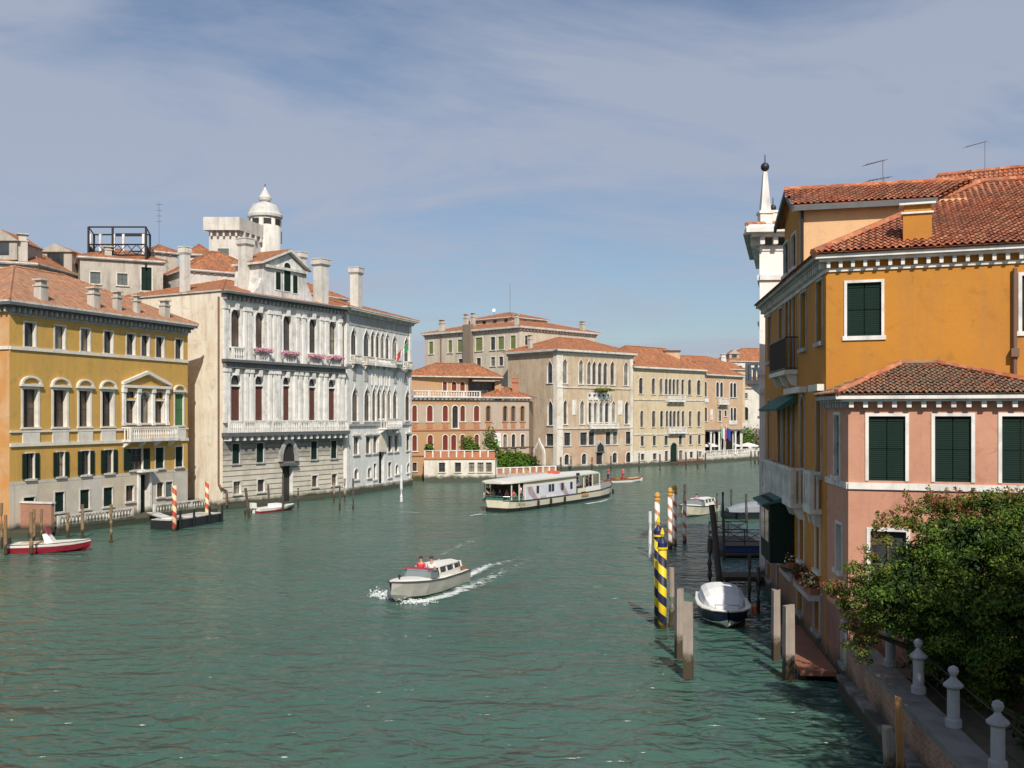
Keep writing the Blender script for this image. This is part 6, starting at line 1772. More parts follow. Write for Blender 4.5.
band(b10, FP1, zs, 0.22, 0.07, WHITE_STONE); band(b10, FP2, zs, 0.22, 0.068, ISTRIA)
cornice(b10, FP1, TOP10, 0.42, 0.42, 0.40, 0.3, WHITE_STONE, 0.44, WHITE_STONE, dw=0.15)
cornice(b10, FP2, TOP10, 0.42, 0.42, 0, -0.003, ISTRIA_GREY, 0.44, ISTRIA_GREY, dw=0.15)
nA = Vector((FP1.n.x, FP1.n.y)); nB = Vector((FP2.n.x, FP2.n.y)); k = (nA + nB) / (nA + nB).dot(nA)
ov = 0.47; zz0 = TOP10 + 0.05
pC = Vector((*(Vector(C10) + k * ov), zz0)); pE = Vector((*(Vector(E10) + nA * ov + Vector((FP1.d.x, FP1.d.y)) * 0.4), zz0))
pW = Vector((*(Vector(W10) + nB * ov), zz0)); pWb = Vector((18.6, 35.25, zz0))
zr_ = 11.36
q0, q1 = at(901, 360, 36.15), at(938, 360, 35.75); q0.z = q1.z = zr_
mb = MB()
tile_roof(mb, [pC, pE, q1, q0], TILE_OLD, 0.2, 0.36, 0.05)
tile_roof(mb, [pW, pC, q0], TILE_OLD, 0.2, 0.36, 0.05)
mb.face([pE, pWb, q1], TILE_OLD); mb.face([pW, q0, q1, pWb], TILE_OLD)
mb.tube([pC + Vector((0, 0, .05)), q0 + Vector((0, 0, .05))], 0.12, TILE_NEAR, 6); mb.tube([pE + Vector((0, 0, .05)), q1 + Vector((0, 0, .05))], 0.12, TILE_NEAR, 6); mb.tube([q0 + Vector((-.1, 0, .05)), q1 + Vector((.1, 0, .05))], 0.12, TILE_OLD, 6)
mb.build('roof', b10)

# ------------------------------------------------------------------ white palace with obelisks beyond
WHP = plaster('bright_white_plaster', (0.74, 0.73, 0.70), (0.66, 0.64, 0.60), (0.45, 0.42, 0.38), 0.25, 0.4)
Y11 = 57.0
A11 = (XY(759.5, Y11)); 
b11 = thing('palace', 'tall white palace beyond the ochre one with dark balls on obelisks', 'palace', (A11[0], A11[1], 0))
FN11 = Fr(A11, (A11[0] + 6, A11[1] - .6)); FC11 = Fr((A11[0] + 2.5, A11[1] + 9), A11)
TOP11 = ZZ(230, Y11) - 0.9
mb = MB()
fc = Facade(FC11, Zm(0, 0, 1))
for u in (1.8, 4.6, 7.4):
    for z0, z1 in ((4.5, 7.5), (9.5, 13), (15, 18)): o = Op(u - 0.6, u + 0.6, z0, z1, 'arch', 0.3); fc.ops.append(o); fc.jobs.append((o, dict(trim=WHITE_STONE)))
fwall(mb, FN11, 0, FN11.L, -1.2, TOP11, [], [(99, WHP)], WHP); fwall(mb, FC11, 0, FC11.L, -1.2, TOP11, fc.ops, [(99, WHP)], WHP)
Bk = (FN11.B.x + 2.5, FN11.B.y + 9)
for a, b in (((FN11.B.x, FN11.B.y), Bk), (Bk, (FC11.A.x, FC11.A.y))):
    G = Fr(a, b); fwall(mb, G, 0, G.L, -1.2, TOP11, [], [(99, WHP)], WHP)
mb.build('wall', b11); fc.windows(b11)
cornice(b11, FN11, TOP11 + 0.9, 0.9, 0.95, 0.85, 0, WHITE_STONE, 0.75, WHITE_STONE, dw=0.25, frieze=0.3, fm=WHITE_STONE); cornice(b11, FC11, TOP11 + 0.9, 0.9, 0.9, 0, -0.003, ISTRIA_GREY, 0.75, ISTRIA, dw=0.25)
for yy in (275, 370, 388): band(b11, FN11, ZZ(yy, Y11), 0.3, 0.14, WHITE_STONE); band(b11, FC11, ZZ(yy, Y11), 0.3, 0.13, WHITE_STONE)
for yy in (381,): 
    balcony(b11, FC11, FC11.L - 6, FC11.L - 0.3, ZZ(yy, Y11) + 0.05, 1.0, 0.8, WHITE_STONE, 0.3, 3)
hip(b11, [A11, (FN11.B.x, FN11.B.y), Bk, (FC11.A.x, FC11.A.y)], TOP11 + 1.1, 1.1, 0.7, 0.5, TILE_NEAR, em=WHITE_STONE)
def obelisk(parent, px, Y, pyb, pyt, wpx, pyball):
    x = at(px, 0, Y).x; k = Y / FOC; w = wpx * k
    zb, zt, zc = ZZ(pyb, Y), ZZ(pyt, Y), ZZ(pyball, Y)
    mb = MB(); mb.box(x - w, x + w, Y - w, Y + w, zb - 1.5, zb + 0.55, WHITE_STONE); mb.box(x - w * 1.2, x + w * 1.2, Y - w * 1.2, Y + w * 1.2, zb + 0.552, zb + 0.7, WHITE_STONE)
    a, b = w * 0.82, w * 0.3
    mb.hexa([(x - a, Y - a, zb + .702), (x + a, Y - a, zb + .702), (x + a, Y + a, zb + .702), (x - a, Y + a, zb + .702), (x - b, Y - b, zt), (x + b, Y - b, zt), (x + b, Y + b, zt), (x - b, Y + b, zt)], WHITE_STONE)
    o = mb.build('obelisk', parent)
    r = w * 0.72
    mb = MB(); mb.lathe([(r * math.sin(math.pi * i / 8) + .001, zc - r * math.cos(math.pi * i / 8)) for i in range(9)], IRON, (x, Y, 0), 12); mb.tube([(x, Y, zc + r), (x, Y, zc + r + 0.45)], 0.03, IRON, 5); mb.tube([(x, Y, zt - .05), (x, Y, zc - r + .05)], 0.08, IRON, 5); mb.build('ball', o, smooth=True)
obelisk(b11, 765, Y11 + 0.9, 224, 172, 6.0, 167); obelisk(b11, 773, Y11 + 7, 222, 214, 4.5, 208)

# ------------------------------------------------------------------ garden wall
gw = thing('garden_wall', 'long red brick garden wall along the water with stone coping and white gateposts', 'wall', (bank(28)[0], 28, 0))
GBRK = bricks('old_red_brick', (0.26, 0.085, 0.05), (0.42, 0.20, 0.12), (0.36, 0.28, 0.21), 0.30, 0.085, 0.018, dirt=0.75, dirtc=(0.05, 0.04, 0.03))
COPE = stone('mossy_coping_stone', (0.18, 0.175, 0.16), (0.05, 0.05, 0.04), 0.6)
GW = Fr((bank(34.2)[0] - 0.0, 34.2), (bank(17)[0], 17))
mb = MB(); mb.fbox(GW, 0, GW.L, -0.5, 0.0, -1.2, 1.62, GBRK); mb.build('brick_body', gw)
mb = MB(); mb.fbox(GW, 0, GW.L, -0.72, 0.07, 1.623, 1.80, COPE); mb.build('coping', gw)
mb = MB(); mb.fbox(GW, 0, GW.L, 0.003, 0.33, 0.50, 0.66, ISTRIA_GREY); mb.build('ledge', gw)
mb = MB(); mb.fbox(GW, 0, GW.L, 0.003, 0.26, -1.2, 0.498, plaster('wet_footing', (0.07, 0.06, 0.04), (0.04, 0.045, 0.025), (0.03, 0.03, 0.02))); mb.build('footing', gw)
POSTM = stone('white_painted_stone', (0.34, 0.34, 0.35), (0.14, 0.14, 0.13), 0.5)
for Y in (21.8, 24.8, 27.8, 30.8):
    x = bank(Y)[0] + 0.62
    mb = MB(); mb.lathe([(0.2, 1.803), (0.2, 1.98), (0.15, 2.02), (0.145, 2.72), (0.16, 2.74), (0.24, 2.80), (0.24, 2.85), (0.10, 2.98), (0.06, 3.05), (0.10, 3.10), (0.13, 3.18), (0.11, 3.26), (0.03, 3.31)], POSTM, (x, Y, 0), 12)
    mb.build('post', gw, smooth=False)
mb = MB()
for k in range(3): mb.tube([(bank(20)[0] + .85, 20, 2.1 + k * 0.35), (bank(30.6)[0] + .85, 30.6, 2.1 + k * .35)], 0.018, IRON, 5)
mb.build('rail', gw)
lp = thing('landing_slab', 'brick red landing slab at the foot of the ochre palace just above the water', 'landing', (bank(40)[0], 40, 0))
LPF = Fr((bank(43.5)[0], 43.5), (bank(35.6)[0], 35.6))
mb = MB(); mb.fbox(LPF, 0, LPF.L, 0.01, 1.3, 0.22, 0.40, flat('wet_brick', (0.24, 0.10, 0.055), 0.7, 0, 0.4, 2)); mb.build('deck', lp)
mb = MB()
for u in (0.4, 3.6, 7.2): mb.fbox(LPF, u, u + 0.25, 1.0, 1.3, -1.0, 0.218, FRAME_W)
mb.build('pile', lp)

# big bush over the garden wall
def at3(px, py, Y): return tuple(at(px, py, Y))
def clumpy(mb, env, n_clump, rc, per, size, palette, seed, fill=0.25):
    """a crown made of separate leaf clumps on and inside an envelope of ellipsoids; each clump takes its own leaf mix"""
    rd = random.Random(seed)
    tot = sum(e[1][0] * e[1][1] * e[1][2] for e in env)
    for c, r in env:
        c = Vector(c); k = max(2, int(n_clump * r[0] * r[1] * r[2] / tot))
        for i in range(k):
            d = Vector((rd.gauss(0, 1), rd.gauss(0, 1), rd.gauss(0, 1))).normalized()
            q = rd.uniform(0.72, 1.06) if rd.random() > fill else rd.uniform(0.2, 0.7)
            p = c + Vector((d.x * r[0], d.y * r[1], d.z * r[2])) * q
            rr = rc * rd.uniform(0.55, 1.35)
            leaves(mb, [(p, (rr * 1.15, rr * 1.1, rr * 0.7), 1)], int(per * (rr / rc) ** 2), size, palette[rd.randrange(len(palette))], rd.randrange(10 ** 6))
tb = thing('bush', 'large dense green bush with red tipped twigs and pink flowers hanging over the garden wall', 'bush', (14.0, 29.0, 1.2))
P1 = [(LEAFM, .75, None), (LEAFD, .25, None)]; P2 = [(LEAFM, .45, None), (LEAFY, .35, None), (LEAFD, .2, None)]; P3 = [(LEAFD, .75, None), (LEAFM, .25, None)]; P4 = [(LEAFM, .6, None), (LEAFR, .15, None), (LEAFY, .25, None)]
env = [(at3(px, py, Y), (r, r, h)) for px, py, Y, r, h in ((905, 590, 28.8, 1.35, 1.35), (950, 555, 29.2, 1.5, 1.45), (1000, 545, 29.5, 1.6, 1.6), (1045, 560, 29, 1.6, 1.9), (890, 602, 29.2, .8, 1.0), (930, 630, 28.8, 1.1, 1.1), (970, 625, 28.2, 1.6, 1.6), (1025, 630, 27.6, 1.6, 1.7), (955, 664, 28.8, 1.0, .7), (1000, 680, 28.6, 1.3, .8))]
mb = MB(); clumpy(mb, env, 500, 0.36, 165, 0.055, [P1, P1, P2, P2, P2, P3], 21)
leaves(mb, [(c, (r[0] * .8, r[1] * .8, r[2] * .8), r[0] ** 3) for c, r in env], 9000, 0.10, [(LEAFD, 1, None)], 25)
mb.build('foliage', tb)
red = [(at3(px, py, Y), (r, r, h)) for px, py, Y, r, h in ((843, 602, 30.4, 0.5, 0.7), (856, 580, 30.1, 0.4, 0.5), (866, 632, 29.8, 0.6, 0.8), (850, 625, 30.2, .45, .5), (905, 520, 29.3, .6, .35), (935, 503, 29.8, .7, .3), (965, 505, 30, .7, .32), (1000, 502, 30.2, .8, .35), (885, 540, 29, .4, .45), (870, 560, 29.2, .3, .4), (1030, 505, 30.2, .8, .3))]
PR = [(LEAFR, .42, None), (LEAFM, .33, None), (LEAFY, .22, None), (PINK, .03, .6)]; PR2 = [(LEAFR, .25, None), (LEAFM, .35, None), (LEAFY, .38, None), (PINK, .02, .6)]
mb = MB(); clumpy(mb, red, 150, 0.22, 80, 0.05, [PR, PR2, P4], 22, 0.4)
rd = random.Random(31)
for _ in range(70):                                # upright shoots breaking the outline
    px = rd.uniform(872, 1050); c = at(px, 505 + max(0, 905 - px) * 0.9 + rd.uniform(-6, 16), 29.6 + rd.uniform(-.4, .4))
    for k in range(4): leaves(mb, [((c.x + rd.gauss(0, .05), c.y, c.z + .11 * k), (.07, .07, .09), 1)], 9, 0.05, PR, rd.randrange(10 ** 6))
mb.build('red_tipped_twigs', tb)
mb = MB()
rd = random.Random(3)
for c, r in env[:8] + red[:4]:
    c = Vector(c); g0 = Vector((14.4 + rd.uniform(-.5, .5), 29.6 + rd.uniform(-.4, .4), 1.1))
    mb.tube([g0, g0.lerp(c, 0.5) + Vector((rd.uniform(-.3, .3), 0, 0.2)), c], [0.09, 0.06, 0.025], BARK, 6)
mb.build('trunk', tb)
plant('shrub', 'dark shrubs in the deep shade under the large bush', 'shrub', [((13.6, 30.6, 2.0), (1.6, .8, 1.0), 1), ((16.0, 30.0, 2.0), (1.6, .9, 1.1), 1), ((18.4, 29.0, 2.2), (1.6, .9, 1.3), 1), ((15.2, 26.6, 1.7), (1.2, .7, .7), .6), ((13.4, 24.3, 1.65), (1.0, 1.4, .6), .8), ((13.2, 21.6, 1.6), (1.0, 1.5, .55), .8)], 6500, 0.12, [(LEAFD, 1, None)], 1.2, 90)  # all-dark foliage added to stand in for the deep shade here

# unseen garden trees, added out of frame to shade the wall, posts and bush
for i, (x, y, h, r) in enumerate(((12.5, 15.0, 12.0, 3.6), (14.3, 19.4, 12.0, 3.3), (20.5, 27.0, 7.4, 2.6), (11.0, 10.0, 11.0, 3.2), (17.0, 22.0, 9.8, 2.9))):
    c = (x, y, h - r * 0.8)
    plant('garden_tree', ['tall leafy garden tree just outside the lower right corner', 'leafy garden tree right of the large bush', 'leafy garden tree in front of the pink annex end', 'leafy garden tree nearest the bridge', 'broad garden tree between the others beyond the right frame edge'][i], 'tree',
          [(c, (r, r, r * 0.85), 1), ((x - 0.6, y + 0.8, c[2] - 1.0), (r * 0.8, r * 0.8, r * 0.7), 0.6), ((x + 0.4, y - 0.6, c[2] + 0.6), (r * 0.7, r * 0.7, r * 0.5), 0.4)], 13000, 0.15, [(LEAFM, 0.6, None), (LEAFD, 0.4, None)], 1.2, 40 + i)
# flower boxes on the ledges
FLW = flat('red_petal', (0.55, 0.05, 0.03)); FLY = flat('pale_yellow_petal', (0.75, 0.68, 0.35)); FLWH = flat('white_petal', (0.75, 0.75, 0.72))
BOXM = flat('terracotta_pot', (0.30, 0.12, 0.07), 0.8)
for i, (a, y, ms, lab) in enumerate(((185, 285, [(LEAFD, .55, None), (LEAFM, .15, None), (FLWH, .2, None), (FLW, .1, None)], 'flower box with white blossom on the ledge under the green porch'),
                               (245, 345, [(LEAFD, .6, None), (LEAFR, .3, None), (FLW, .1, None)], 'flower box with dark red leaves on the middle canal ledge'),
                               (285, 345, [(LEAFD, .45, None), (FLY, .33, None), (FLW, .22, None)], 'flower box with pale yellow and red blossom beside the pink annex'))):
    q = FC9.p(FC9.u(ZG.x(a)), 0.24, fg.z(a if i < 1 else 230, y))
    t = thing('flower_box', lab, 'flower box', q, group='flower boxes on the canal ledges')
    mb = MB(); mb.box(q.x - 0.16, q.x + 0.16, q.y - 0.5, q.y + 0.5, q.z + 0.003, q.z + 0.26, BOXM); mb.build('box', t)
    mb = MB(); leaves(mb, [((q.x - 0.05, q.y, q.z + 0.5), (0.35, 0.65, 0.36), 1)], 420, 0.07, ms, 60 + i); mb.build('flowers', t)
# ------------------------------------------------------------------ mooring poles
WOODG = wood('grey_pile_wood', (0.30, 0.25, 0.21), (0.12, 0.10, 0.085), 0.9)
WOODB = wood('brown_pile_wood', (0.24, 0.155, 0.075), (0.09, 0.06, 0.035), 0.7)
WOODD = wood('dark_pile_wood', (0.085, 0.07, 0.06), (0.03, 0.027, 0.024), 0.8)
WOODO = wood('orange_pile_wood', (0.42, 0.22, 0.085), (0.20, 0.10, 0.04), 0.5)
def pole(label, px, pyb, pyt, wpx, mat, square=False, lean=(0, 0), cat='mooring pole', name='mooring_pole', group='wooden mooring poles', base=None, cap=None, seed=0):
    b = base or onwater(px, pyb)
    Y = b.y; top = ZZ(pyt, Y); r = wpx / FOC * Y / 2
    rd = random.Random(seed + int(px * 7))
    mb = MB()
    if square:
        h = r * 0.92; M = Matrix.Translation(b) @ Matrix.Rotation(rd.uniform(-0.25, 0.25), 4, 'Z')
        n = 5; prev = None
        for k in range(n):
            z0, z1 = -1.2 + (top + 1.2) * k / n, -1.2 + (top + 1.2) * (k + 1) / n
        i0 = 0
        ring = []
        for k in range(n + 1):
            z = -1.2 + (top + 1.2) * k / n; s = h * (1.04 - 0.06 * k / n) * rd.uniform(0.97, 1.03)
            ring.append([M @ Vector((sx * s + lean[0] * z, sy * s + lean[1] * z, z + (rd.uniform(-.06, .06) if k == n else 0))) for sx, sy in ((-1, -1), (-.3, -1.06), (.4, -1.0), (1, -1), (1, 1), (-1, 1))])
        for k in range(n):
            for j in range(6): mb.face([ring[k][j], ring[k][(j + 1) % 6], ring[k + 1][(j + 1) % 6], ring[k + 1][j]], mat)
        mb.face(ring[n], mat)
    else:
        path = []; rr = []
        n = 6
        for k in range(n + 1):
            z = -1.2 + (top + 1.2) * k / n
            path.append(b + Vector((lean[0] * z + rd.uniform(-.02, .02), lean[1] * z + rd.uniform(-.02, .02), z))); rr.append(r * (1.05 - 0.15 * k / n))
        mb.tube(path, rr, mat, 9)
    o = mb.build(name, None, b)
    tag(o, label, cat, group); return o
def striped(label, px, pyb, pyt, wpx, mat, ball=None, seed=0, group='striped mooring poles', square=False):
    b = onwater(px, pyb); Y = b.y; top = ZZ(pyt, Y); r = wpx / FOC * Y / 2
    t = thing('striped_pole', label, 'mooring pole', b, group=group)
    mb = MB(); mb.smooth = False; mb.lathe([(r, -1.2), (r, top)], mat, b, 14)
    p = mb.build('shaft', t, smooth=True)
    if ball:
        mb = MB(); mb.lathe([(r * 1.25, top + .003), (r * 1.3, top + 0.10), (r * 0.75, top + 0.16), (r * 1.15, top + 0.30), (r * 0.95, top + 0.48), (0.02, top + 0.58)], ball, b, 12); mb.build('finial', t)
    return t
RW = spiral('red_and_white_spiral_paint', (0.72, 0.68, 0.62), (0.50, 0.13, 0.05), 0.9, 0.38)
OW = spiral('orange_and_white_spiral_paint', (0.72, 0.68, 0.62), (0.42, 0.19, 0.08), 0.85, 0.36)
RY = spiral('red_and_yellow_spiral_paint', (0.66, 0.53, 0.28), (0.42, 0.05, 0.045), 0.95, 0.5)
YB = spiral('yellow_and_navy_spiral_paint', (0.72, 0.50, 0.01), (0.010, 0.012, 0.042), 0.86, 0.5, 1.0)
GOLD = flat('ochre_gold_paint', (0.55, 0.30, 0.06), 0.5); NAVY = flat('navy_paint', (0.012, 0.016, 0.075), 0.5)
WPAINT = flat('white_pole_paint', (0.62, 0.62, 0.62), 0.6, 0, 0.15)
def yb_pole(label, px, pyb, pyt, wpx):
    t = striped(label, px, pyb, pyt, wpx, YB)
    b = Vector(t.location); Y = b.y; r = wpx / FOC * Y / 2; top = ZZ(pyt, Y)
    YEL_ = flat('yellow_paint', (0.72, 0.50, 0.01), 0.5)
    mb = MB(); mb.lathe([(r * 1.28, top + .003), (r * 1.28, top + 0.09)], YEL_, b, 14); mb.build('collar', t)
    mb = MB(); mb.lathe([(r * 1.1, top + .092), (r * 1.1, top + 0.28), (r * 0.3, top + 0.5), (r * 0.3, top + 0.55)], NAVY, b, 14); mb.build('cap', t)
    mb = MB(); mb.lathe([(r * 0.3, top + .552), (r * 0.55, top + 0.68), (r * 0.2, top + 0.9), (0.01, top + 0.95)], YEL_, b, 8); mb.build('finial', t)
yb_pole('yellow and navy banded mooring pole, the nearer one that is lower in front', 662.3, 628.5, 549, 8.6)
yb_pole('yellow and navy banded mooring pole half hidden behind its twin, topped higher', 658.2, 622, 536.5, 8.0)
striped('orange and white spiral pole with gilt top above the yellow navy pair', 657.2, 556, 500.5, 5.2, OW, GOLD)
striped('left one of two touching red and white spiral poles', 670.0, 549, 495.5, 4.6, OW, GOLD)
striped('right one of two touching red and white spiral poles', 674.6, 546.5, 492.5, 4.6, RW, GOLD)
striped('slimmer red and white spiral pole standing alone right of the pair', 684.6, 543, 500.5, 4.0, RW)
striped('red and yellow spiral pole at the left end of the black pontoon', 174.4, 531, 485.5, 4.4, RY)
striped('red and yellow spiral pole at the right end of the black pontoon', 207, 521.5, 482, 3.8, RY)
o = pole('plain white painted pole left of the striped poles', 650.3, 557.5, 511.5, 3.6, WPAINT)
o = pole('white pole with pointed cap in front of the white gothic palace', 401.2, 501.5, 465, 2.8, WPAINT)
pole('pale squared timber pile with dark foot, nearest left of the covered boat', 688.2, 678, 603.5, 10.6, WOODG, True)
pole('pale squared timber pile just behind the nearest one, left of the covered boat', 679.0, 658, 589, 7.6, WOODG, True)
pole('weathered brown pile beside the yellow and navy poles', 671.4, 627, 567.5, 6.2, WOODG)
pole('pale squared timber pile by the palace wall, farther of the two', 775.8, 660, 589.5, 7.6, WOODG, True)
pole('pale squared timber pile by the brick landing slab, nearer of the two', 788.6, 680, 605, 10.2, WOODG, True)
pole('thick bent dark pile in front of the blue pontoon', 720.5, 592, 505, 6.5, WOODD, lean=(-0.10, 0))
pole('short dark pile left of the thick bent pile', 710, 590, 538.5, 5.6, WOODD)
pole('thin dark pile beside the far white taxi stern', 716.8, 521, 493.5, 2.4, WOODD)
pole('thin dark pile right of the white taxi in open water', 731.4, 517, 489.5, 2.4, WOODD)
pole('thin dark pile before the grey covered boat', 746.3, 521.5, 494, 2.8, WOODD)
pole('thin dark pile leaning next to the blue pontoon end', 724, 560, 492, 3.0, WOODD, lean=(-0.02, 0))
pole('dark pile at the right of the wooden jetty', 749.5, 603, 555, 4.0, WOODD)
pole('dark pile between the wooden jetty and the palace wall', 758.2, 612, 567, 4.2, WOODD)
pole('dark striped post ahead of the far white taxi', 684.8, 512, 484.5, 3.2, WOODD)
pole('squared grey timber pile cut off by the lower frame edge', 890.5, 792, 727, 8.5, WOODG, True, lean=(-0.06, 0))
pole('orange brown timber pile at the garden wall by the lower frame edge', 901, 784, 697, 7.5, WOODO, True, lean=(-0.03, 0))
# left side piles
pole('brown pile at the far left frame edge behind the red motorboat', 5.5, 555, 515, 3.6, WOODB)
pole('brown pile at the stern of the red motorboat', 31.5, 555.5, 512, 4.2, WOODB, lean=(-0.01, 0))
pole('brown pile just behind the red motorboat stern pile', 34, 546, 509, 3.6, WOODB)
pole('brown pile before the brick garden wall', 41.3, 541, 509, 3.2, WOODB)
pole('short brown pile in front of the left balustrade end', 67.8, 538, 512.5, 3.4, WOODB)
pole('brown pile at the middle of the white balustrade', 82.4, 538.5, 504.5, 3.4, WOODB)
pole('brown pile farther out at the right of the white balustrade', 111, 543, 504.5, 3.4, WOODB)
pole('brown pile leaning at the left end of the brick wall', 1.5, 549, 503, 3.0, WOODB)
pole('leaning grey pile at the stern of the small red and white boat', 249, 517.5, 488, 3.0, WOODD, lean=(-0.12, 0))
pole('stumpy grey pile left of the small red and white boat', 245.2, 516.5, 510, 3.0, WOODD)
pole('thin grey pile behind the small red and white boat', 269.5, 508, 485, 2.2, WOODD, lean=(-0.06, 0))
pole('thin grey pile before the baroque palace water door', 283, 511.5, 474, 2.2, WOODD)
pole('thin grey pile at the bow of the small red and white boat', 298, 508, 488, 2.2, WOODD)
pole('thin pale pile under the right small windows of the baroque palace', 334, 502.5, 483, 2.0, WOODG)
pole('thin grey pile in front of the baroque palace right corner', 339.6, 510, 485.5, 2.0, WOODD)
pole('pale pile at the joint between the two white palaces', 344.6, 501.5, 478.5, 2.4, WOODG)
pole('thin grey pile before the left windows of the white gothic palace', 353.2, 509, 478.5, 2.2, WOODD)
# far piles
for px, pyb, pyt, lab in ((561, 470.5, 457, 'dark red pile at the left corner of the beige gothic palace'), (571, 470.5, 456, 'dark red pile under the left arched window of the beige gothic palace'),
                          (592, 470, 457.5, 'thin pile left of the beige gothic palace door'), (611, 471, 456, 'thin pile right of the beige gothic palace door'),
                          (639, 471, 453, 'grey pile before the left part of the cream palace'), (660, 470, 454, 'grey pile left of the cream palace landing'), (686, 468.5, 452, 'grey pile at the cream palace landing'), (697.5, 468, 451, 'grey pile between the landing and the cafe terrace'), (705.5, 467.5, 453, 'pile at the left corner of the cafe terrace')):
    pole(lab, px, pyb, pyt, 1.8, WOODD, group='mooring poles at the far bank')
for px in (751, 755, 758.5):
    pole('dark pile in a small cluster at the right of the cafe terrace', px, 464, 451, 1.8, WOODD, group='pile cluster at the cafe terrace')

# ------------------------------------------------------------------ boats
BWHITE = flat('boat_white_gelcoat', (0.74, 0.72, 0.66), 0.3, 0, 0.05)
BCREAM = flat('boat_cream_paint', (0.66, 0.60, 0.46), 0.4, 0, 0.06)
BBLACK = flat('boat_black_paint', (0.018, 0.02, 0.02), 0.4)
BRED = flat('boat_red_paint', (0.24, 0.015, 0.03), 0.35)
BNAVY = flat('boat_navy_paint', (0.01, 0.014, 0.045), 0.3)
BGREY = flat('boat_grey_green_paint', (0.42, 0.42, 0.37), 0.35, 0, 0.1)
CANV = flat('white_boat_cover_canvas', (0.70, 0.70, 0.70), 0.8, 0, 0.06)
TEAK = flat('varnished_wood', (0.30, 0.13, 0.05), 0.35, 0, 0.25)
DKSEAT = flat('dark_interior', (0.03, 0.03, 0.03), 0.8)
STEEL = flat('polished_steel', (0.55, 0.55, 0.55), 0.25, 0.9)
REDC = flat('dark_red_canvas', (0.25, 0.03, 0.05), 0.7)
def hull(secs, m_low, m_up=None, split=None):
    """secs: list of (x, half_top, half_chine, z_keel, z_chine, z_sheer); returns MB for shell and MB for the upper strake"""
    lo, up = MB(), MB()
    def sec(s):
        x, ht, hc, zk, zc, zs = s
        m_ = 0.5 if split is None else split
        hm = hc + (ht - hc) * m_; zm = zc + (zs - zc) * m_
        return [(x, 0, zk), (x, hc, zc), (x, hm, zm), (x, ht, zs)]
    S = [sec(s) for s in secs]
    for i in range(len(S) - 1):
        a, b = S[i], S[i + 1]
        for sgn in (1, -1):
            for j in range(3):
                q = [(p[0], p[1] * sgn, p[2]) for p in (a[j], b[j], b[j + 1], a[j + 1])]
                if sgn < 0: q = q
                else: q = q[::-1]
                tgt, mm = (up, m_up) if (j == 2 and m_up is not None) else (lo, m_low)
                tgt.face(q, mm)
    e = S[0]
    for j in range(3):
        q = [(e[j][0], e[j][1], e[j][2]), (e[j + 1][0], e[j + 1][1], e[j + 1][2]), (e[j + 1][0], -e[j + 1][1], e[j + 1][2]), (e[j][0], -e[j][1], e[j][2])]
        tgt, mm = (up, m_up) if (j == 2 and m_up is not None) else (lo, m_low)
        tgt.face(q, mm)
    return lo, up
def deck(mb, secs, m, dz=-0.03, x0=None, x1=None, inset=0.0):
    S = [s for s in secs if (x0 is None or s[0] >= x0 - 1e-6) and (x1 is None or s[0] <= x1 + 1e-6)]
    for a, b in zip(S, S[1:]):
        mb.face([(a[0], -max(0, a[1] - inset), a[5] + dz), (b[0], -max(0, b[1] - inset), b[5] + dz), (b[0], max(0, b[1] - inset), b[5] + dz), (a[0], max(0, a[1] - inset), a[5] + dz)], m)
def gunwale(mb, secs, m, r=0.05):
    for s in (1, -1): mb.tube([(q[0], q[1] * s, q[5]) for q in secs], r, m, 6)

# people ---------------------------------------------------------------------
SKIN = flat('skin', (0.46, 0.26, 0.18), 0.6, 0, 0.1)
HAIRB = flat('brown_hair', (0.05, 0.03, 0.02), 0.8)
CL = {k: flat('cloth_' + k, v, 0.85) for k, v in dict(blue=(0.02, 0.28, 0.62), red=(0.55, 0.04, 0.06), white=(0.68, 0.68, 0.66), navy=(0.02, 0.03, 0.08), black=(0.02, 0.02, 0.02), beige=(0.45, 0.36, 0.24), lilac=(0.42, 0.32, 0.55), grey=(0.2, 0.2, 0.21), green=(0.05, 0.2, 0.08), pink=(0.65, 0.18, 0.25), jeans=(0.04, 0.07, 0.16)).items()}
def skin_obj(name, chains, mat, parent, sub=1):
    vs_, es, rs = [], [], []
    idx = {}
    for ch in chains:
        prev = None
        for p, r in ch:
            k = tuple(round(c, 3) for c in p)
            if k not in idx: idx[k] = len(vs_); vs_.append(p); rs.append(r)
            if prev is not None: es.append((prev, idx[k]))
            prev = idx[k]
    me = bpy.data.meshes.new(name); me.from_pydata(vs_, es, []); me.materials.append(mat)
    o = bpy.data.objects.new(name, me); COL.objects.link(o); o.parent = parent
    md = o.modifiers.new('skin', 'SKIN'); md.use_smooth_shade = True
    for i, sv in enumerate(me.skin_vertices[0].data): sv.radius = (rs[i], rs[i]); sv.use_root = (i == 0)
    if sub:
        sd_ = o.modifiers.new('sub', 'SUBSURF'); sd_.levels = sub; sd_.render_levels = sub
    return o
PROTO = {}
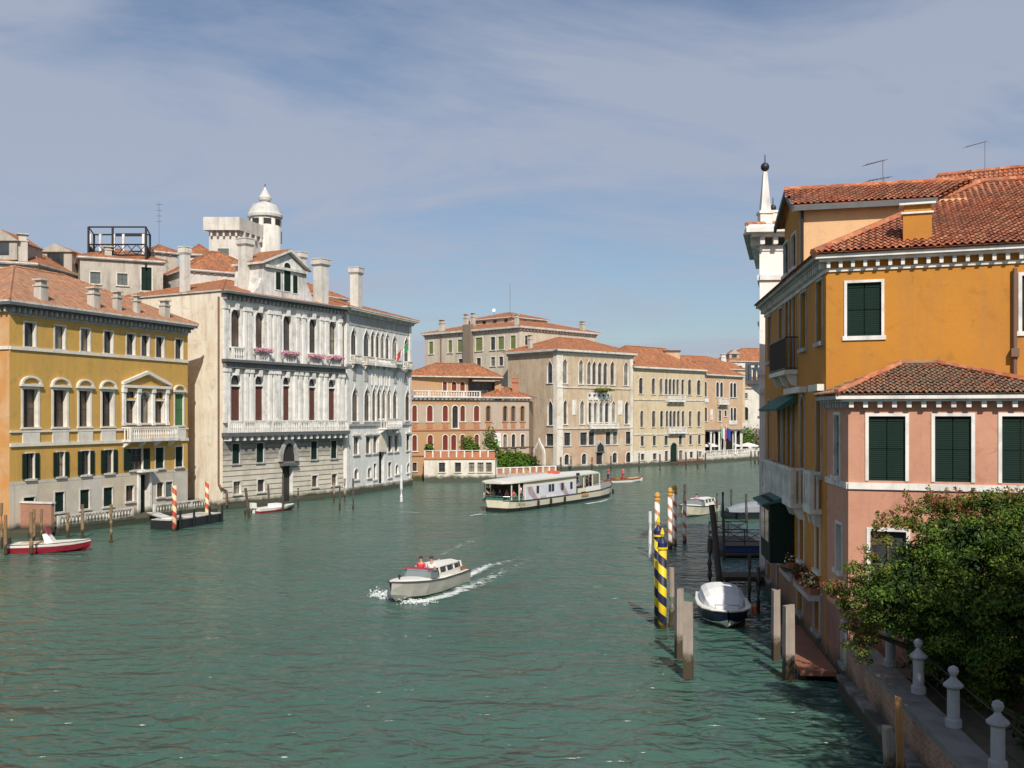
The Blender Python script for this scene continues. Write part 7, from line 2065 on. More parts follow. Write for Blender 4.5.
def person(label, loc, rz=0.0, pose='stand', shirt='white', legs='jeans', hair=HAIRB, group=None, local_parent=None):
    """body is one skinned figure facing +x; shirt, trousers and hair are children"""
    if pose not in PROTO:
        t = thing('person', label, 'person', loc, rz, group, local=True)
        if pose == 'stand':
            hip_, kn, ft_ = 0.92, 0.50, 0.06
            legs_ = [[((0, 0, hip_), .11), ((0, s * .09, hip_ - .08), .09), ((0.01, s * .10, kn), .06), ((-.01, s * .10, ft_), .045), ((.14, s * .11, .035), .035)] for s in (1, -1)]
            dz = 0
        else:
            dz = -0.44; hip_ = 0.48
            legs_ = [[((0, 0, hip_), .11), ((0.05, s * .09, hip_ - .01), .095), ((0.44, s * .11, hip_ - 0.01), .065), ((0.42, s * .11, .08), .045), ((.56, s * .11, .035), .035)] for s in (1, -1)]
        torso = [((0, 0, hip_), .11), ((0, 0, 1.15 + dz), .12), ((0, 0, 1.38 + dz), .13), ((0, 0, 1.50 + dz), .055), ((.015, 0, 1.60 + dz), .085), ((.015, 0, 1.70 + dz), .075)]
        arms = [[((0, 0, 1.38 + dz), .13), ((0, s * .19, 1.40 + dz), .055), ((.02, s * .24, 1.12 + dz), .042), ((.16, s * .21, .93 + dz), .034), ((.24, s * .20, .90 + dz), .03)] for s in (1, -1)]
        skin_obj('body', [torso] + legs_ + arms, SKIN, t)
        skin_obj('shirt', [[((0, 0, hip_ + .02), .135), ((0, 0, 1.15 + dz), .145), ((0, 0, 1.38 + dz), .15), ((0, 0, 1.46 + dz), .075)]] + [[((0, 0, 1.38 + dz), .15), ((0, s * .19, 1.40 + dz), .075), ((.01, s * .235, 1.2 + dz), .065)] for s in (1, -1)], CL['white'], t)
        if pose == 'stand': skin_obj('trousers', [[((0, 0, .93), .135), ((0, s * .09, .84), .115), ((0.01, s * .10, .5), .085), ((-.01, s * .10, .12), .07)] for s in (1, -1)], CL['jeans'], t)
        else: skin_obj('trousers', [[((0, 0, .49), .13), ((0.05, s * .09, .475), .115), ((0.44, s * .11, .475), .085), ((0.42, s * .11, .16), .07)] for s in (1, -1)], CL['jeans'], t)
        mb = MB(); c = Vector((0.0, 0, 1.72 + dz)); mb.lathe([(0.115 * math.sin(math.pi * i / 6 * 0.62), 0.115 * math.cos(math.pi * i / 6 * 0.62)) for i in range(6, -1, -1)], HAIRB, c, 10); mb.build('hair', t)
        PROTO[pose] = t
    else:
        t = copy_tree(PROTO[pose], loc, rz, label)
        if group: t['group'] = group
    for k in kids(t):
        nm = k.name.split('.')[0]
        if nm in ('shirt', 'trousers', 'hair'):
            k.material_slots[0].link = 'OBJECT'; k.material_slots[0].material = CL[shirt] if nm == 'shirt' else (CL[legs] if nm == 'trousers' else hair)
    return t
def inboat(root, x, y, z, rz=0.0):
    M = Matrix.Translation(root.location) @ Matrix.Rotation(root.rotation_euler[2], 4, 'Z')
    return tuple(M @ Vector((x, y, z))), root.rotation_euler[2] + rz

# --- water bus
VA, VB = Vector((-1.6, 99.2)), Vector((11.9, 121.0))
vd = (VB - VA).normalized(); vang = math.atan2(vd.y, vd.x); vn = Vector((-vd.y, vd.x))
BEAM = 2.1
vo = VA
vb = thing('water_bus', 'cream and black water bus with a long banner and passengers on open end decks', 'water bus', (vo.x, vo.y, 0), vang, local=True)
L = 25.4
secs = [(-0.3, 1.0, 0.7, -.4, .05, 1.0), (0.1, 1.6, 1.2, -.5, .0, .97), (0.9, 1.95, 1.6, -.5, .0, .93), (2.4, 2.1, 1.9, -.5, .0, .88), (6, 2.1, 1.95, -.5, .0, .85), (14, 2.1, 1.95, -.5, .0, .85), (19, 2.1, 1.9, -.5, .0, .92), (22, 1.8, 1.5, -.5, .0, 1.08), (24, 1.1, .8, -.45, .05, 1.28), (25.4, .1, .05, -.3, .3, 1.5)]
secs = [(q[0], q[1], q[2], q[3], q[4], q[5] + .16) for q in secs]
lo, up = hull(secs, BBLACK, BCREAM, 0.34)
lo.build('hull', vb); up.build('bulwark', vb)
mb = MB(); deck(mb, secs, flat('grey_deck', (0.2, 0.2, 0.19), 0.7)); mb.build('deck', vb)
mb = MB(); gunwale(mb, secs, BBLACK, 0.06)
mb.build('rubbing_strake', vb)
# cabin
AD = None
def advert():
    m, nt, b = newmat('banner_pale_blue_with_figures')
    o = coord(nt, 'Object'); sep = nt.nodes.new('ShaderNodeSeparateXYZ'); nt.links.new(o, sep.inputs[0])
    n = noise(nt, mapped(nt, o, (0.5, 0.5, 1.2), (0, R(-35), 0)), 1.0, 4)
    base = mixc(nt, ramp(nt, n, 0.4, 0.6), (0.55, 0.56, 0.66), (0.66, 0.66, 0.72))
    nt.links.new(base, b.inputs['Base Color']); b.inputs['Roughness'].default_value = 0.4
    return m
ADM = advert()
mb = MB(); mb.box(2.1, 13.2, -1.98, 1.98, 0.86, 2.95, BCREAM); cabn = mb.build('cabin', vb)
mb = MB(); mb.box(2.4, 12.7, -2.03, -1.985, 0.60, 2.45, ADM); bn = mb.build('advert_banner', cabn)
PSK = flat('banner_figure_tone', (0.40, 0.30, 0.30), 0.5, 0, 0.3, 1.5)
F_ = Fr((0, -2.034), (10, -2.034))
mb = MB()
for x0, s in ((2.6, 1), (9.2, 1)):
    mb = MB(); mb.fprism(F_, [(x0 + .1, 2.35), (x0 + .35, 1.7), (x0 + 1.2, 1.15), (x0 + 2.1, 0.72), (x0 + 2.4, 0.85), (x0 + 1.9, 1.35), (x0 + 1.35, 1.9), (x0 + 1.0, 2.4)], 0.001, 0.006, PSK); mb.build('banner_figure', bn)
mb = MB(); mb.fprism(F_, [(4.9, 1.45), (8.3, 1.35), (9.3, 0.66), (4.9, 0.66)], 0.001, 0.004, WHITE_STONE); mb.build('banner_panel', bn)
def text_obj(txt, name, parent, M, size, mat, ext=0.01):
    cu = bpy.data.curves.new(name, 'FONT'); cu.body = txt; cu.size = size; cu.extrude = ext; cu.align_x = 'LEFT'
    cu.materials.append(mat)
    tmp = bpy.data.objects.new('tmp', cu); COL.objects.link(tmp)
    dg = bpy.context.evaluated_depsgraph_get()
    me = bpy.data.meshes.new_from_object(tmp.evaluated_get(dg)); me.transform(M)
    bpy.data.objects.remove(tmp)
    o = bpy.data.objects.new(name, me); COL.objects.link(o); o.parent = parent
    return o
SIDE = Matrix.Rotation(R(90), 4, 'X')
text_obj('ACTV 77', 'hull_lettering', vb, Matrix.Translation((0.9, -2.12, 0.56)) @ SIDE, 0.34, IRON)
text_obj('MOSTRA', 'banner_lettering', bn, Matrix.Translation((5.3, -2.045, 1.05)) @ SIDE, 0.32, flat('banner_grey', (0.25, 0.25, 0.3)), 0.004)
for x in (4.5, 7.0, 7.65, 9.7, 11.7):
    mb = MB(); mb.box(x, x + 0.5, -2.06, -2.036, 1.62, 2.38, GLASS); mb.build('window', cabn)
for xa in (2.05, 13.205):
    mb = MB(); mb.box(xa, xa + .045, -1.9, 1.9, 1.45, 2.8, GLASS); mb.build('end_window', cabn)
# roof
ROOFM = flat('pale_roof_paint', (0.60, 0.60, 0.57), 0.5, 0, 0.12)
rs_ = [(-0.5, 1.0, 2.94), (0.1, 1.75, 2.97), (1.2, 2.1, 3.0), (4, 2.2, 3.05), (10, 2.2, 3.08), (16, 2.15, 3.1), (19, 1.85, 3.07), (20.2, 1.2, 3.02)]
mb = MB()
for a, b in zip(rs_, rs_[1:]):
    for s in (1, -1):
        q = [(a[0], 0, a[2] + .16), (b[0], 0, b[2] + .16), (b[0], s * b[1], b[2]), (a[0], s * a[1], a[2])]
        mb.face(q if s < 0 else q[::-1], ROOFM)
        q = [(a[0], s * a[1], a[2] - .14), (b[0], s * b[1], b[2] - .14), (b[0], s * b[1], b[2]), (a[0], s * a[1], a[2])]
        mb.face(q if s < 0 else q[::-1], BCREAM)
    mb.face([(a[0], a[1], a[2] - .14), (b[0], b[1], b[2] - .14), (b[0], -b[1], b[2] - .14), (a[0], -a[1], a[2] - .14)], BCREAM)
a = rs_[0]; mb.face([(a[0], a[1], a[2] - .14), (a[0], -a[1], a[2] - .14), (a[0], -a[1], a[2]), (a[0], 0, a[2] + .16), (a[0], a[1], a[2])], BCREAM)
a = rs_[-1]; mb.face([(a[0], -a[1], a[2] - .14), (a[0], a[1], a[2] - .14), (a[0], a[1], a[2]), (a[0], 0, a[2] + .16), (a[0], -a[1], a[2])], BCREAM)
mb.build('roof', vb)
mb = MB(); mb.box(12.8, 13.5, -2.24, -2.16, 3.0, 3.28, BBLACK); mb.build('route_sign', vb)
mb = MB(); mb.box(11.2, 12.2, -0.5, 0.5, 3.24, 3.5, flat('orange_raft', (0.6, 0.1, 0.06))); mb.build('life_raft', vb)
for x in (0.3, 1.2):
    for s in (1, -1):
        hw = 1.62 if x < 1 else 1.95
        mb = MB(); mb.box(x, x + 0.09, s * hw - .045, s * hw + .045, 0.9, 2.9, BCREAM); mb.build('post', vb)
for x in (14.9, 17.0, 19.4):
    for s in (1, -1):
        hw = 1.98 if x < 18 else 1.65
        mb = MB(); mb.box(x, x + 0.12, s * hw - .05, s * hw + .05, 1.0, 2.95, BCREAM); mb.build('post', vb)
mb = MB(); GRN = flat('green_seat_plastic', (0.03, 0.16, 0.09), 0.6)
for x, hw in ((0.9, 1.55), (2.6, 1.95)):
    pass
for s in (1, -1): mb.tube([(-0.25, s * 1.0, 1.55), (0.1, s * 1.55, 1.55), (0.9, s * 1.9, 1.55), (2.0, s * 2.02, 1.5)], 0.035, STEEL, 6)
mb.tube([(-0.25, -1.0, 1.55), (-0.35, 0, 1.57), (-0.25, 1.0, 1.55)], 0.035, STEEL, 6)
for x, hw in ((-0.25, 1.0), (0.1, 1.55), (0.9, 1.9), (2.0, 2.02), (-.3, .35)):
    for s in (1, -1): mb.tube([(x, s * hw, 0.9), (x, s * hw, 1.53)], 0.02, STEEL, 5)
mb.build('railing', vb)
for s in (1, -1):
    A_, B_ = ((0.15, s * 1.5), (1.9, s * 1.95)); q = [(A_[0], A_[1], .9), (B_[0], B_[1], .9), (B_[0], B_[1] - s * .05, .9), (A_[0], A_[1] - s * .05, .9)]
    q = q if s < 0 else q[::-1]
    mb = MB(); mb.hexa(q + [(p[0], p[1], 1.42) for p in q], GRN); mb.build('side_screen', vb)
mb = MB(); mb.box(-.28, -.23, -.95, .95, 0.95, 1.42, GRN); mb.build('stern_screen', vb)
for k, y in enumerate((-1.2, -0.4, 0.4, 1.2)):
    for x in (1.25,):
        mb = MB(); mb.box(x, x + 0.45, y - 0.22, y + 0.22, 0.88, 1.33, GRN); mb.box(x + 0.38, x + 0.45, y - 0.22, y + 0.22, 1.332, 1.75, GRN); mb.build('seat', vb)
for s in (1, -1):
    q = [(15.5, s * 2.06, 1.0), (19.0, s * 2.02, 1.0), (19.0, s * 1.96, 1.0), (15.5, s * 2.0, 1.0)]
    q = q if s < 0 else q[::-1]
    mb = MB(); mb.hexa(q + [(p[0], p[1], 1.62) for p in q], BWHITE); mb.build('side_bulwark', vb)
mb = MB(); mb.box(13.4, 15.4, -2.06, -2.03, 0.95, 1.55, BCREAM); mb.box(14.2, 15.9, -2.12, -2.065, 0.62, 0.86, flat('orange_step', (0.42, 0.2, 0.06))); mb.box(14.2, 15.2, -2.1, -2.062, 0.95, 1.14, BBLACK); mb.build('gangway_gate', vb)
for x in (4.6, 7.2, 10.2, 22.9):
    hh = 2.12 if x < 20 else 1.6
    mb = MB(); mb.lathe([(0.05, 0.28), (0.13, 0.34), (0.13, 0.85), (0.05, 0.92)], BBLACK, (x, -hh - 0.10, 0), 8); mb.build('fender', vb)
ppl = [(1.4, -1.2, 'sit', 'red', 'jeans', 'person in red seated by the near rail of the water bus stern'), (1.4, -0.4, 'sit', 'pink', 'black', 'person in pink seated second from the near rail on the water bus'), (1.4, 0.4, 'sit', 'navy', 'black', 'person in navy seated second from the far rail on the water bus'),
       (1.4, 1.2, 'sit', 'beige', 'jeans', 'person in beige seated by the far rail of the water bus stern'), (1.8, -1.75, 'stand', 'white', 'jeans', 'person in white standing at the left cabin end of the water bus'), (0.3, 1.1, 'stand', 'black', 'black', 'person in black standing at the far stern corner of the water bus'),
       (14.3, -1.5, 'stand', 'blue', 'navy', 'person in a bright blue shirt standing at the boarding gate'), (13.7, -1.1, 'stand', 'beige', 'black', 'person in beige just left of the bright blue shirt'), (15.5, -0.9, 'stand', 'black', 'jeans', 'person in black standing in shade on the boarding deck'),
       (16.2, -1.3, 'stand', 'white', 'beige', 'person in white standing right of the bright blue shirt'), (17.6, -1.0, 'stand', 'pink', 'jeans', 'person in pink standing right of the boarding gate'), (19.2, -0.6, 'stand', 'red', 'black', 'person in red at the roof end over the pointed deck'), (20.6, 0.0, 'stand', 'red', 'navy', 'person in red with navy trousers beyond the roof end of the water bus'), (16.4, 0.4, 'stand', 'beige', 'jeans', 'person in beige deep inside the boarding deck'), (14.8, 0.3, 'stand', 'grey', 'black', 'person in grey deep inside the boarding deck')]
for x, y, ps, sh_, lg, lab in ppl:
    z = 0.87 if x < 18 else 1.0
    loc, rz = inboat(vb, x, y, z, random.Random(x).uniform(-0.6, 0.6) + (math.pi if ps == 'sit' else -1.2))
    if ps == 'sit': loc = (loc[0], loc[1], loc[2])
    person(lab, loc, rz, ps, sh_, lg, group='passengers on the water bus')

WSG = flat('pale_windscreen', (0.16, 0.20, 0.20), 0.1)
# --- water taxi (near)
def taxi(name, label, root_xy, ang, people=True, hullm=BGREY):
    t = thing(name, label, 'motorboat', (root_xy[0], root_xy[1], 0), ang, local=True)
    S = [(-4.2, 1.02, .92, -.2, .0, .72), (-2.5, 1.12, 1.0, -.22, .02, .74), (0, 1.16, 1.02, -.22, .04, .80), (1.8, 1.08, .86, -.2, .10, .92), (3.0, .82, .55, -.12, .22, 1.04), (3.8, .48, .25, .06, .42, 1.12), (4.35, .06, .03, .5, .75, 1.18)]
    lo, up = hull(S, hullm, BGREY if hullm is BGREY else BCREAM, .8)
    lo.build('hull', t); up.build('sheer_strake', t)
    mb = MB(); deck(mb, S, BWHITE, 0.0)
    F = [q for q in S if q[0] >= 0]; F = [(1.2, 1.11, 0, 0, 0, .87)] + F[1:]
    for a, b in zip(F, F[1:]):
        for s in (1, -1):
            ha, hb = a[1] * .93, b[1] * .93
            ra, rb_ = .16 * min(1, a[1]), .16 * min(1, b[1])
            prev = None
            for k in range(4):
                t0, t1 = k / 4, (k + 1) / 4
                f = lambda t_: math.sqrt(max(0, 1 - t_ * t_))
                q = [(a[0], s * ha * t0, a[5] + .01 + ra * f(t0)), (b[0], s * hb * t0, b[5] + .01 + rb_ * f(t0)), (b[0], s * hb * t1, b[5] + .01 + rb_ * f(t1)), (a[0], s * ha * t1, a[5] + .01 + ra * f(t1))]
                mb.face(q if s < 0 else q[::-1], BWHITE)
    mb.build('deck', t)
    mb = MB(); gunwale(mb, S, flat('rubber_strake', (0.07, 0.06, 0.06), 0.6), 0.045); mb.build('rubbing_strake', t)
    mb = MB()
    n = 7
    xs = [-3.3, -2.8, -1.8, -0.8, -0.1]; hw = [.70, .80, .84, .84, .80]
    # cabin side walls with window openings: lower wall, roof on pillars
    for s in (1, -1):
        for a in range(4):
            q = [(xs[a], s * hw[a], .74), (xs[a + 1], s * hw[a + 1], .78), (xs[a + 1], s * hw[a + 1] * .98, 1.08), (xs[a], s * hw[a] * .98, 1.05)]
            mb.face(q if s < 0 else q[::-1], BWHITE)
    mb.face([(-3.3, .70, .72), (-3.3, -.70, .72), (-3.3, -.62, 1.33), (-3.3, .62, 1.33)], BWHITE)
    cab = mb.build('cabin', t)
    mb = MB()
    for s in (1, -1):
        q = [(-3.2, s * .72, 1.06), (-.15, s * .80, 1.08), (-.3, s * .72, 1.42), (-3.2, s * .66, 1.36)]
        mb.face(q if s < 0 else q[::-1], GLASS)
    mb.build('window', cab)
    mb = MB()
    for s in (1, -1):
        for x in (-3.25, -2.2, -1.2, -0.25):
            mb.hexa([(x, s * .80 - .02, 1.05), (x + .13, s * .80 - .02, 1.05), (x + .13, s * .80 + .03, 1.05), (x, s * .80 + .03, 1.05), (x, s * .71 - .02, 1.40), (x + .13, s * .71 - .02, 1.40), (x + .13, s * .71 + .03, 1.40), (x, s * .71 + .03, 1.40)], BWHITE)
    mb.build('pillar', cab)
    mb = MB()
    rr = [(-3.4, .60, 1.34), (-2.5, .76, 1.40), (-1.5, .80, 1.44), (-.3, .78, 1.46), (.1, .66, 1.45)]
    for a, b in zip(rr, rr[1:]):
        for s in (1, -1):
            q = [(a[0], 0, a[2] + .10), (b[0], 0, b[2] + .10), (b[0], s * b[1], b[2]), (a[0], s * a[1], a[2])]; mb.face(q if s < 0 else q[::-1], BWHITE)
            q = [(a[0], s * a[1], a[2] - .06), (b[0], s * b[1], b[2] - .06), (b[0], s * b[1], b[2]), (a[0], s * a[1], a[2])]; mb.face(q if s < 0 else q[::-1], BWHITE)
        mb.face([(a[0], a[1], a[2] - .06), (b[0], b[1], b[2] - .06), (b[0], -b[1], b[2] - .06), (a[0], -a[1], a[2] - .06)], BWHITE)
    b = rr[-1]; mb.face([(b[0], -b[1], b[2] - .06), (b[0], b[1], b[2] - .06), (b[0], b[1], b[2]), (b[0], 0, b[2] + .1), (b[0], -b[1], b[2])], BWHITE)
    mb.build('cabin_roof', cab)
    mb = MB()
    # open cockpit: dark well, coaming and windscreen
    DX = Matrix.Translation((-0.75, 0, 0.0))
    mb.box(.75, 2.0, -.72, .72, .86, .96, DKSEAT, DX); mb.build('cockpit_floor', t)
    mb = MB(); mb.hexa([DX @ Vector(p) for p in [(1.9, -.85, .93), (2.15, -.7, .95), (2.15, .7, .95), (1.9, .85, .93), (1.75, -.8, 1.38), (1.98, -.62, 1.40), (1.98, .62, 1.40), (1.75, .8, 1.38)]], WSG); ws = mb.build('windscreen', t)
    mb = MB(); mb.tube([DX @ Vector(p) for p in [(1.2, -.9, 1.36), (1.75, -.83, 1.40), (2.0, -.62, 1.42), (2.0, .62, 1.42), (1.75, .83, 1.40), (1.2, .9, 1.36)]], .035, STEEL, 6); mb.build('screen_frame', ws)
    mb = MB(); mb.hexa([DX @ Vector(p) for p in [(0.9, -.88, .9), (1.9, -.86, .92), (1.9, -.83, .92), (.9, -.85, .9), (1.0, -.84, 1.36), (1.8, -.81, 1.38), (1.8, -.79, 1.38), (1.0, -.82, 1.36)]], WSG)
    mb.hexa([DX @ Vector(p) for p in [(0.9, .85, .9), (1.9, .83, .92), (1.9, .86, .92), (.9, .88, .9), (1.0, .82, 1.36), (1.8, .79, 1.38), (1.8, .81, 1.38), (1.0, .84, 1.36)]], WSG); mb.build('side_screen', ws)
    mb = MB(); mb.hexa([DX @ Vector(p) for p in [(1.62, -.90, 1.43), (1.98, -.80, 1.43), (1.98, .80, 1.43), (1.62, .90, 1.43), (1.62, -.9, 1.50), (1.96, -.8, 1.50), (1.96, .8, 1.50), (1.62, .9, 1.50)]], REDC)
    for s in (1, -1): mb.tube([DX @ Vector(p) for p in [(1.85, s * .8, 1.40), (1.85, s * .8, 1.51)]], .02, STEEL, 5)
    mb.build('sun_canopy', t)
    mb = MB(); mb.lathe([(.05, 1.10), (.05, 1.3), (.09, 1.32), (.09, 1.40), (.03, 1.46)], IRON, (3.35, 0, 0), 8); mb.build('bow_lamp', t)
    mb = MB(); mb.tube([(4.2, 0, 1.1), (4.3, 0, .55)], .02, IRON, 5); mb.build('bow_chain', t)
    mb = MB(); mb.box(-3.0, -1.2, -.5, .5, .75, 1.0, flat('amber_upholstery', (0.5, 0.28, 0.03))); mb.build('bench', cab)
    mb = MB(); mb.box(-4.0, -3.5, -.7, .7, .74, 1.0, TEAK); mb.build('stern_seat', t)
    return t
bowp, sternp = Vector((-6.1, 50.6)), Vector((-3.2, 58.0))
td = (bowp - sternp).normalized(); tang = math.atan2(td.y, td.x)
tx = taxi('water_taxi', 'white water taxi with red canopy edge throwing spray in the middle of the canal', (bowp + sternp) / 2, tang)
tx.scale = (.93, .93, .93)
loc, rz = inboat(tx, .45, -0.1, 0.15); person('person in dark red at the wheel of the spraying water taxi', loc, rz, 'stand', 'red', 'navy')
loc, rz = inboat(tx, .3, 0.45, 0.15); person('person in white standing in the cockpit of the spraying water taxi', loc, rz, 'stand', 'white', 'jeans')
bw2, st2 = Vector(onwater(679, 511, .9)[:2]), Vector(onwater(722, 502, .75)[:2])
td2 = (bw2 - st2).normalized()
tx2 = taxi('water_taxi', 'cream hulled water taxi farther off behind the striped poles', (bw2 + st2) / 2 + Vector((-.3, .9)), math.atan2(td2.y, td2.x), hullm=BCREAM)
loc, rz = inboat(tx2, .4, 0.1, 0.20); person('person in lilac in the cockpit of the farther water taxi', loc, rz, 'stand', 'lilac', 'navy')

# --- small rowing type boat with person in pink beyond the water bus
c = onwater(620, 482)
wb = thing('work_boat', 'low wooden boat with people in pink and red just beyond the water bus bow', 'boat', (c.x, c.y, 0), 0.45, local=True)
S = [(-3.2, .7, .5, -.15, .0, .5), (-1.5, .95, .8, -.2, 0, .45), (1.5, .95, .8, -.2, 0, .5), (3.0, .5, .3, -.1, .1, .65), (3.8, .05, .03, .1, .3, .8)]
lo, up = hull(S, BWHITE, TEAK, .6); lo.build('hull', wb); up.build('sheer_strake', wb)
mb = MB(); deck(mb, S, TEAK, -.15); mb.build('deck', wb)
for x in (-1.2, 0.6):
    mb = MB(); mb.box(x, x + .35, -.8, .8, .34, .62, TEAK); mb.build('thwart', wb)
loc, rz = inboat(wb, 0.5, 0, .3); person('person in pink standing in the low wooden boat', loc, rz, 'stand', 'pink', 'red')
loc, rz = inboat(wb, -2.0, 0, .3); person('person in red at the left end of the low wooden boat', loc, rz, 'stand', 'red', 'navy')

# --- red motorboat at left
b_, s_ = Vector(onwater(92, 549, .6)[:2]), Vector(onwater(8, 553, .45)[:2])
d_ = (b_ - s_).normalized(); c_ = (b_ + s_) / 2
rb = thing('motorboat', 'red and white open motorboat moored among brown piles at the far left', 'motorboat', (-32.35, 70.2, 0), math.atan2(d_.y, d_.x), local=True)
hl = (b_ - s_).length / 2
S = [(-hl, .92, .82, -.2, .0, .55), (-hl * .4, 1.02, .92, -.22, .0, .58), (hl * .2, 1.0, .82, -.2, .05, .64), (hl * .6, .72, .5, -.12, .14, .70), (hl * .86, .36, .2, 0, .3, .75), (hl, .04, .02, .3, .5, .78)]
lo, up = hull(S, BRED, BWHITE, .70); lo.build('hull', rb); up.build('white_topside', rb)
mb = MB(); deck(mb, S, BWHITE, .05, inset=0.02); mb.build('deck', rb)
mb = MB(); mb.box(-hl * .72, -hl * .05, -.62, .62, .61, .66, flat('beige_cushion', (0.5, 0.38, 0.24))); mb.build('cockpit', rb)
mb = MB(); mb.hexa([(-.25, -.6, .64), (.25, -.5, .66), (.25, .5, .66), (-.25, .6, .64), (-.45, -.5, 1.25), (-.15, -.42, 1.25), (-.15, .42, 1.25), (-.45, .5, 1.25)], BWHITE)
cs_ = mb.build('console', rb)
mb = MB(); mb.hexa([(-.12, -.48, 1.252), (-.06, -.48, 1.252), (-.06, .48, 1.252), (-.12, .48, 1.252), (-.42, -.42, 1.75), (-.36, -.42, 1.75), (-.36, .42, 1.75), (-.42, .42, 1.75)], REDC); mb.build('windscreen', cs_)
def outboard(root, x, m, z=0.5, parent=True):
    mb = MB(); mb.hexa([(x - .55, -.2, z), (x, -.2, z), (x, .2, z), (x - .55, .2, z), (x - .6, -.17, z + .55), (x - .05, -.2, z + .5), (x - .05, .2, z + .5), (x - .6, .17, z + .55)], m)
    mb.box(x - .35, x - .12, -.07, .07, -.5, z - .003, m); mb.build('outboard_motor', root)
outboard(rb, -hl - .02, IRON, .5)
# --- small red/white boat by baroque palace
c = onwater(274, 511.5)
sb = thing('motorboat', 'small white boat with red bottom and white outboard below the baroque palace', 'motorboat', (c.x, c.y + .5, 0), math.atan2(4.2, 2.9), local=True)
hl = 2.5
S = [(-hl, .75, .65, -.15, .0, .42), (-hl * .3, .85, .75, -.18, 0, .44), (hl * .4, .75, .55, -.14, .05, .50), (hl * .8, .4, .22, -.05, .18, .56), (hl, .04, .02, .2, .36, .6)]
lo, up = hull(S, BRED, BWHITE, .45); lo.build('hull', sb); up.build('white_topside', sb)
mb = MB(); deck(mb, S, BWHITE, .0); mb.build('deck', sb); outboard(sb, -hl - .02, BWHITE, .5)
mb = MB(); mb.box(-.6, .5, -.4, .4, .44, .78, CANV); mb.build('covered_console', sb)
# --- dark blue covered motorboat right
c = Vector((9.95, 47.2, 0))
cb = thing('motorboat', 'dark blue motorboat under a white canvas cover between the timber piles', 'motorboat', (c.x, c.y, 0), R(-97), local=True)
hl = 2.9
S = [(-hl, 1.05, .95, -.2, .0, .66), (-hl * .3, 1.2, 1.05, -.22, 0, .68), (hl * .25, 1.2, .95, -.2, .04, .72), (hl * .6, 1.05, .65, -.1, .12, .76), (hl * .85, .7, .33, .02, .24, .80), (hl, .05, .03, .2, .42, .83)]
lo, up = hull(S, BWHITE, BNAVY, .08)
lo.build('hull_bottom', cb); up.build('topside', cb)
mb = MB(); deck(mb, S, BWHITE, .02); mb.build('deck', cb)
mb = MB(); gunwale(mb, S, BWHITE, .05); mb.build('rail', cb)
prof = [(-2.7, .75, .95), (-2.3, .95, 1.3), (-1.0, 1.02, 1.5), (.3, 1.0, 1.48), (1.0, .95, 1.3), (1.6, .8, 1.0), (2.1, .55, .86)]
mb = MB(); mb.smooth = True
def arcsec(x, hw, zt, n=8): return [(x, hw * math.cos(math.pi * i / n), .74 + (zt - .74) * max(0, math.sin(math.pi * i / n)) ** .55) for i in range(n + 1)]
A_ = [arcsec(*p) for p in prof]
for a, b in zip(A_, A_[1:]):
    for i in range(8): mb.face([a[i], b[i], b[i + 1], a[i + 1]], CANV)
mb.face(A_[0], CANV); mb.face(A_[-1][::-1], CANV); mb.build('canvas_cover', cb)
mb = MB(); mb.lathe([(.05, .5), (.12, .55), (.12, .9), (.05, .95)], flat('orange_float', (0.6, 0.12, 0.06)), (1.0, 1.34, -.15), 8); mb.build('fender', cb)
mb = MB(); mb.tube([(2.2, -.5, .8), (2.3, -.55, 1.0), (2.6, 0, 1.06), (2.3, .55, 1.0), (2.2, .5, .8)], .02, STEEL, 5); mb.build('bow_rail', cb)
# --- grey covered boat far right
c = onwater(750, 519)
gb = thing('motorboat', 'dark boat with grey tarpaulin moored beyond the blue pontoon', 'motorboat', (c.x, c.y + 1.0, 0), R(10), local=True)
hl = 2.6
S = [(-hl, .2, .1, .1, .3, .7), (-hl * .7, .7, .5, -.1, .1, .62), (0, 1.0, .85, -.2, 0, .6), (hl * .7, 1.0, .85, -.2, 0, .6), (hl, .9, .8, -.2, 0, .62)]
lo, up = hull(S, BBLACK, BNAVY, .7); lo.build('hull', gb); up.build('topside', gb)
TARP = flat('grey_tarpaulin', (0.20, 0.22, 0.25), 0.7)
prof = [(-2.0, .5, .95), (-1.0, .85, 1.3), (.5, .92, 1.55), (1.8, .92, 1.5), (2.4, .8, 1.0)]
mb = MB(); mb.smooth = True
A_ = [[(x, hw * math.cos(math.pi * i / 8), .6 + (zt - .6) * math.sin(math.pi * i / 8) ** .6 if 0 < i < 8 else .6) for i in range(9)] for x, hw, zt in prof]
for a, b in zip(A_, A_[1:]):
    for i in range(8): mb.face([a[i], b[i], b[i + 1], a[i + 1]], TARP)
mb.face(A_[0], TARP); mb.face(A_[-1][::-1], TARP); mb.build('tarpaulin', gb)
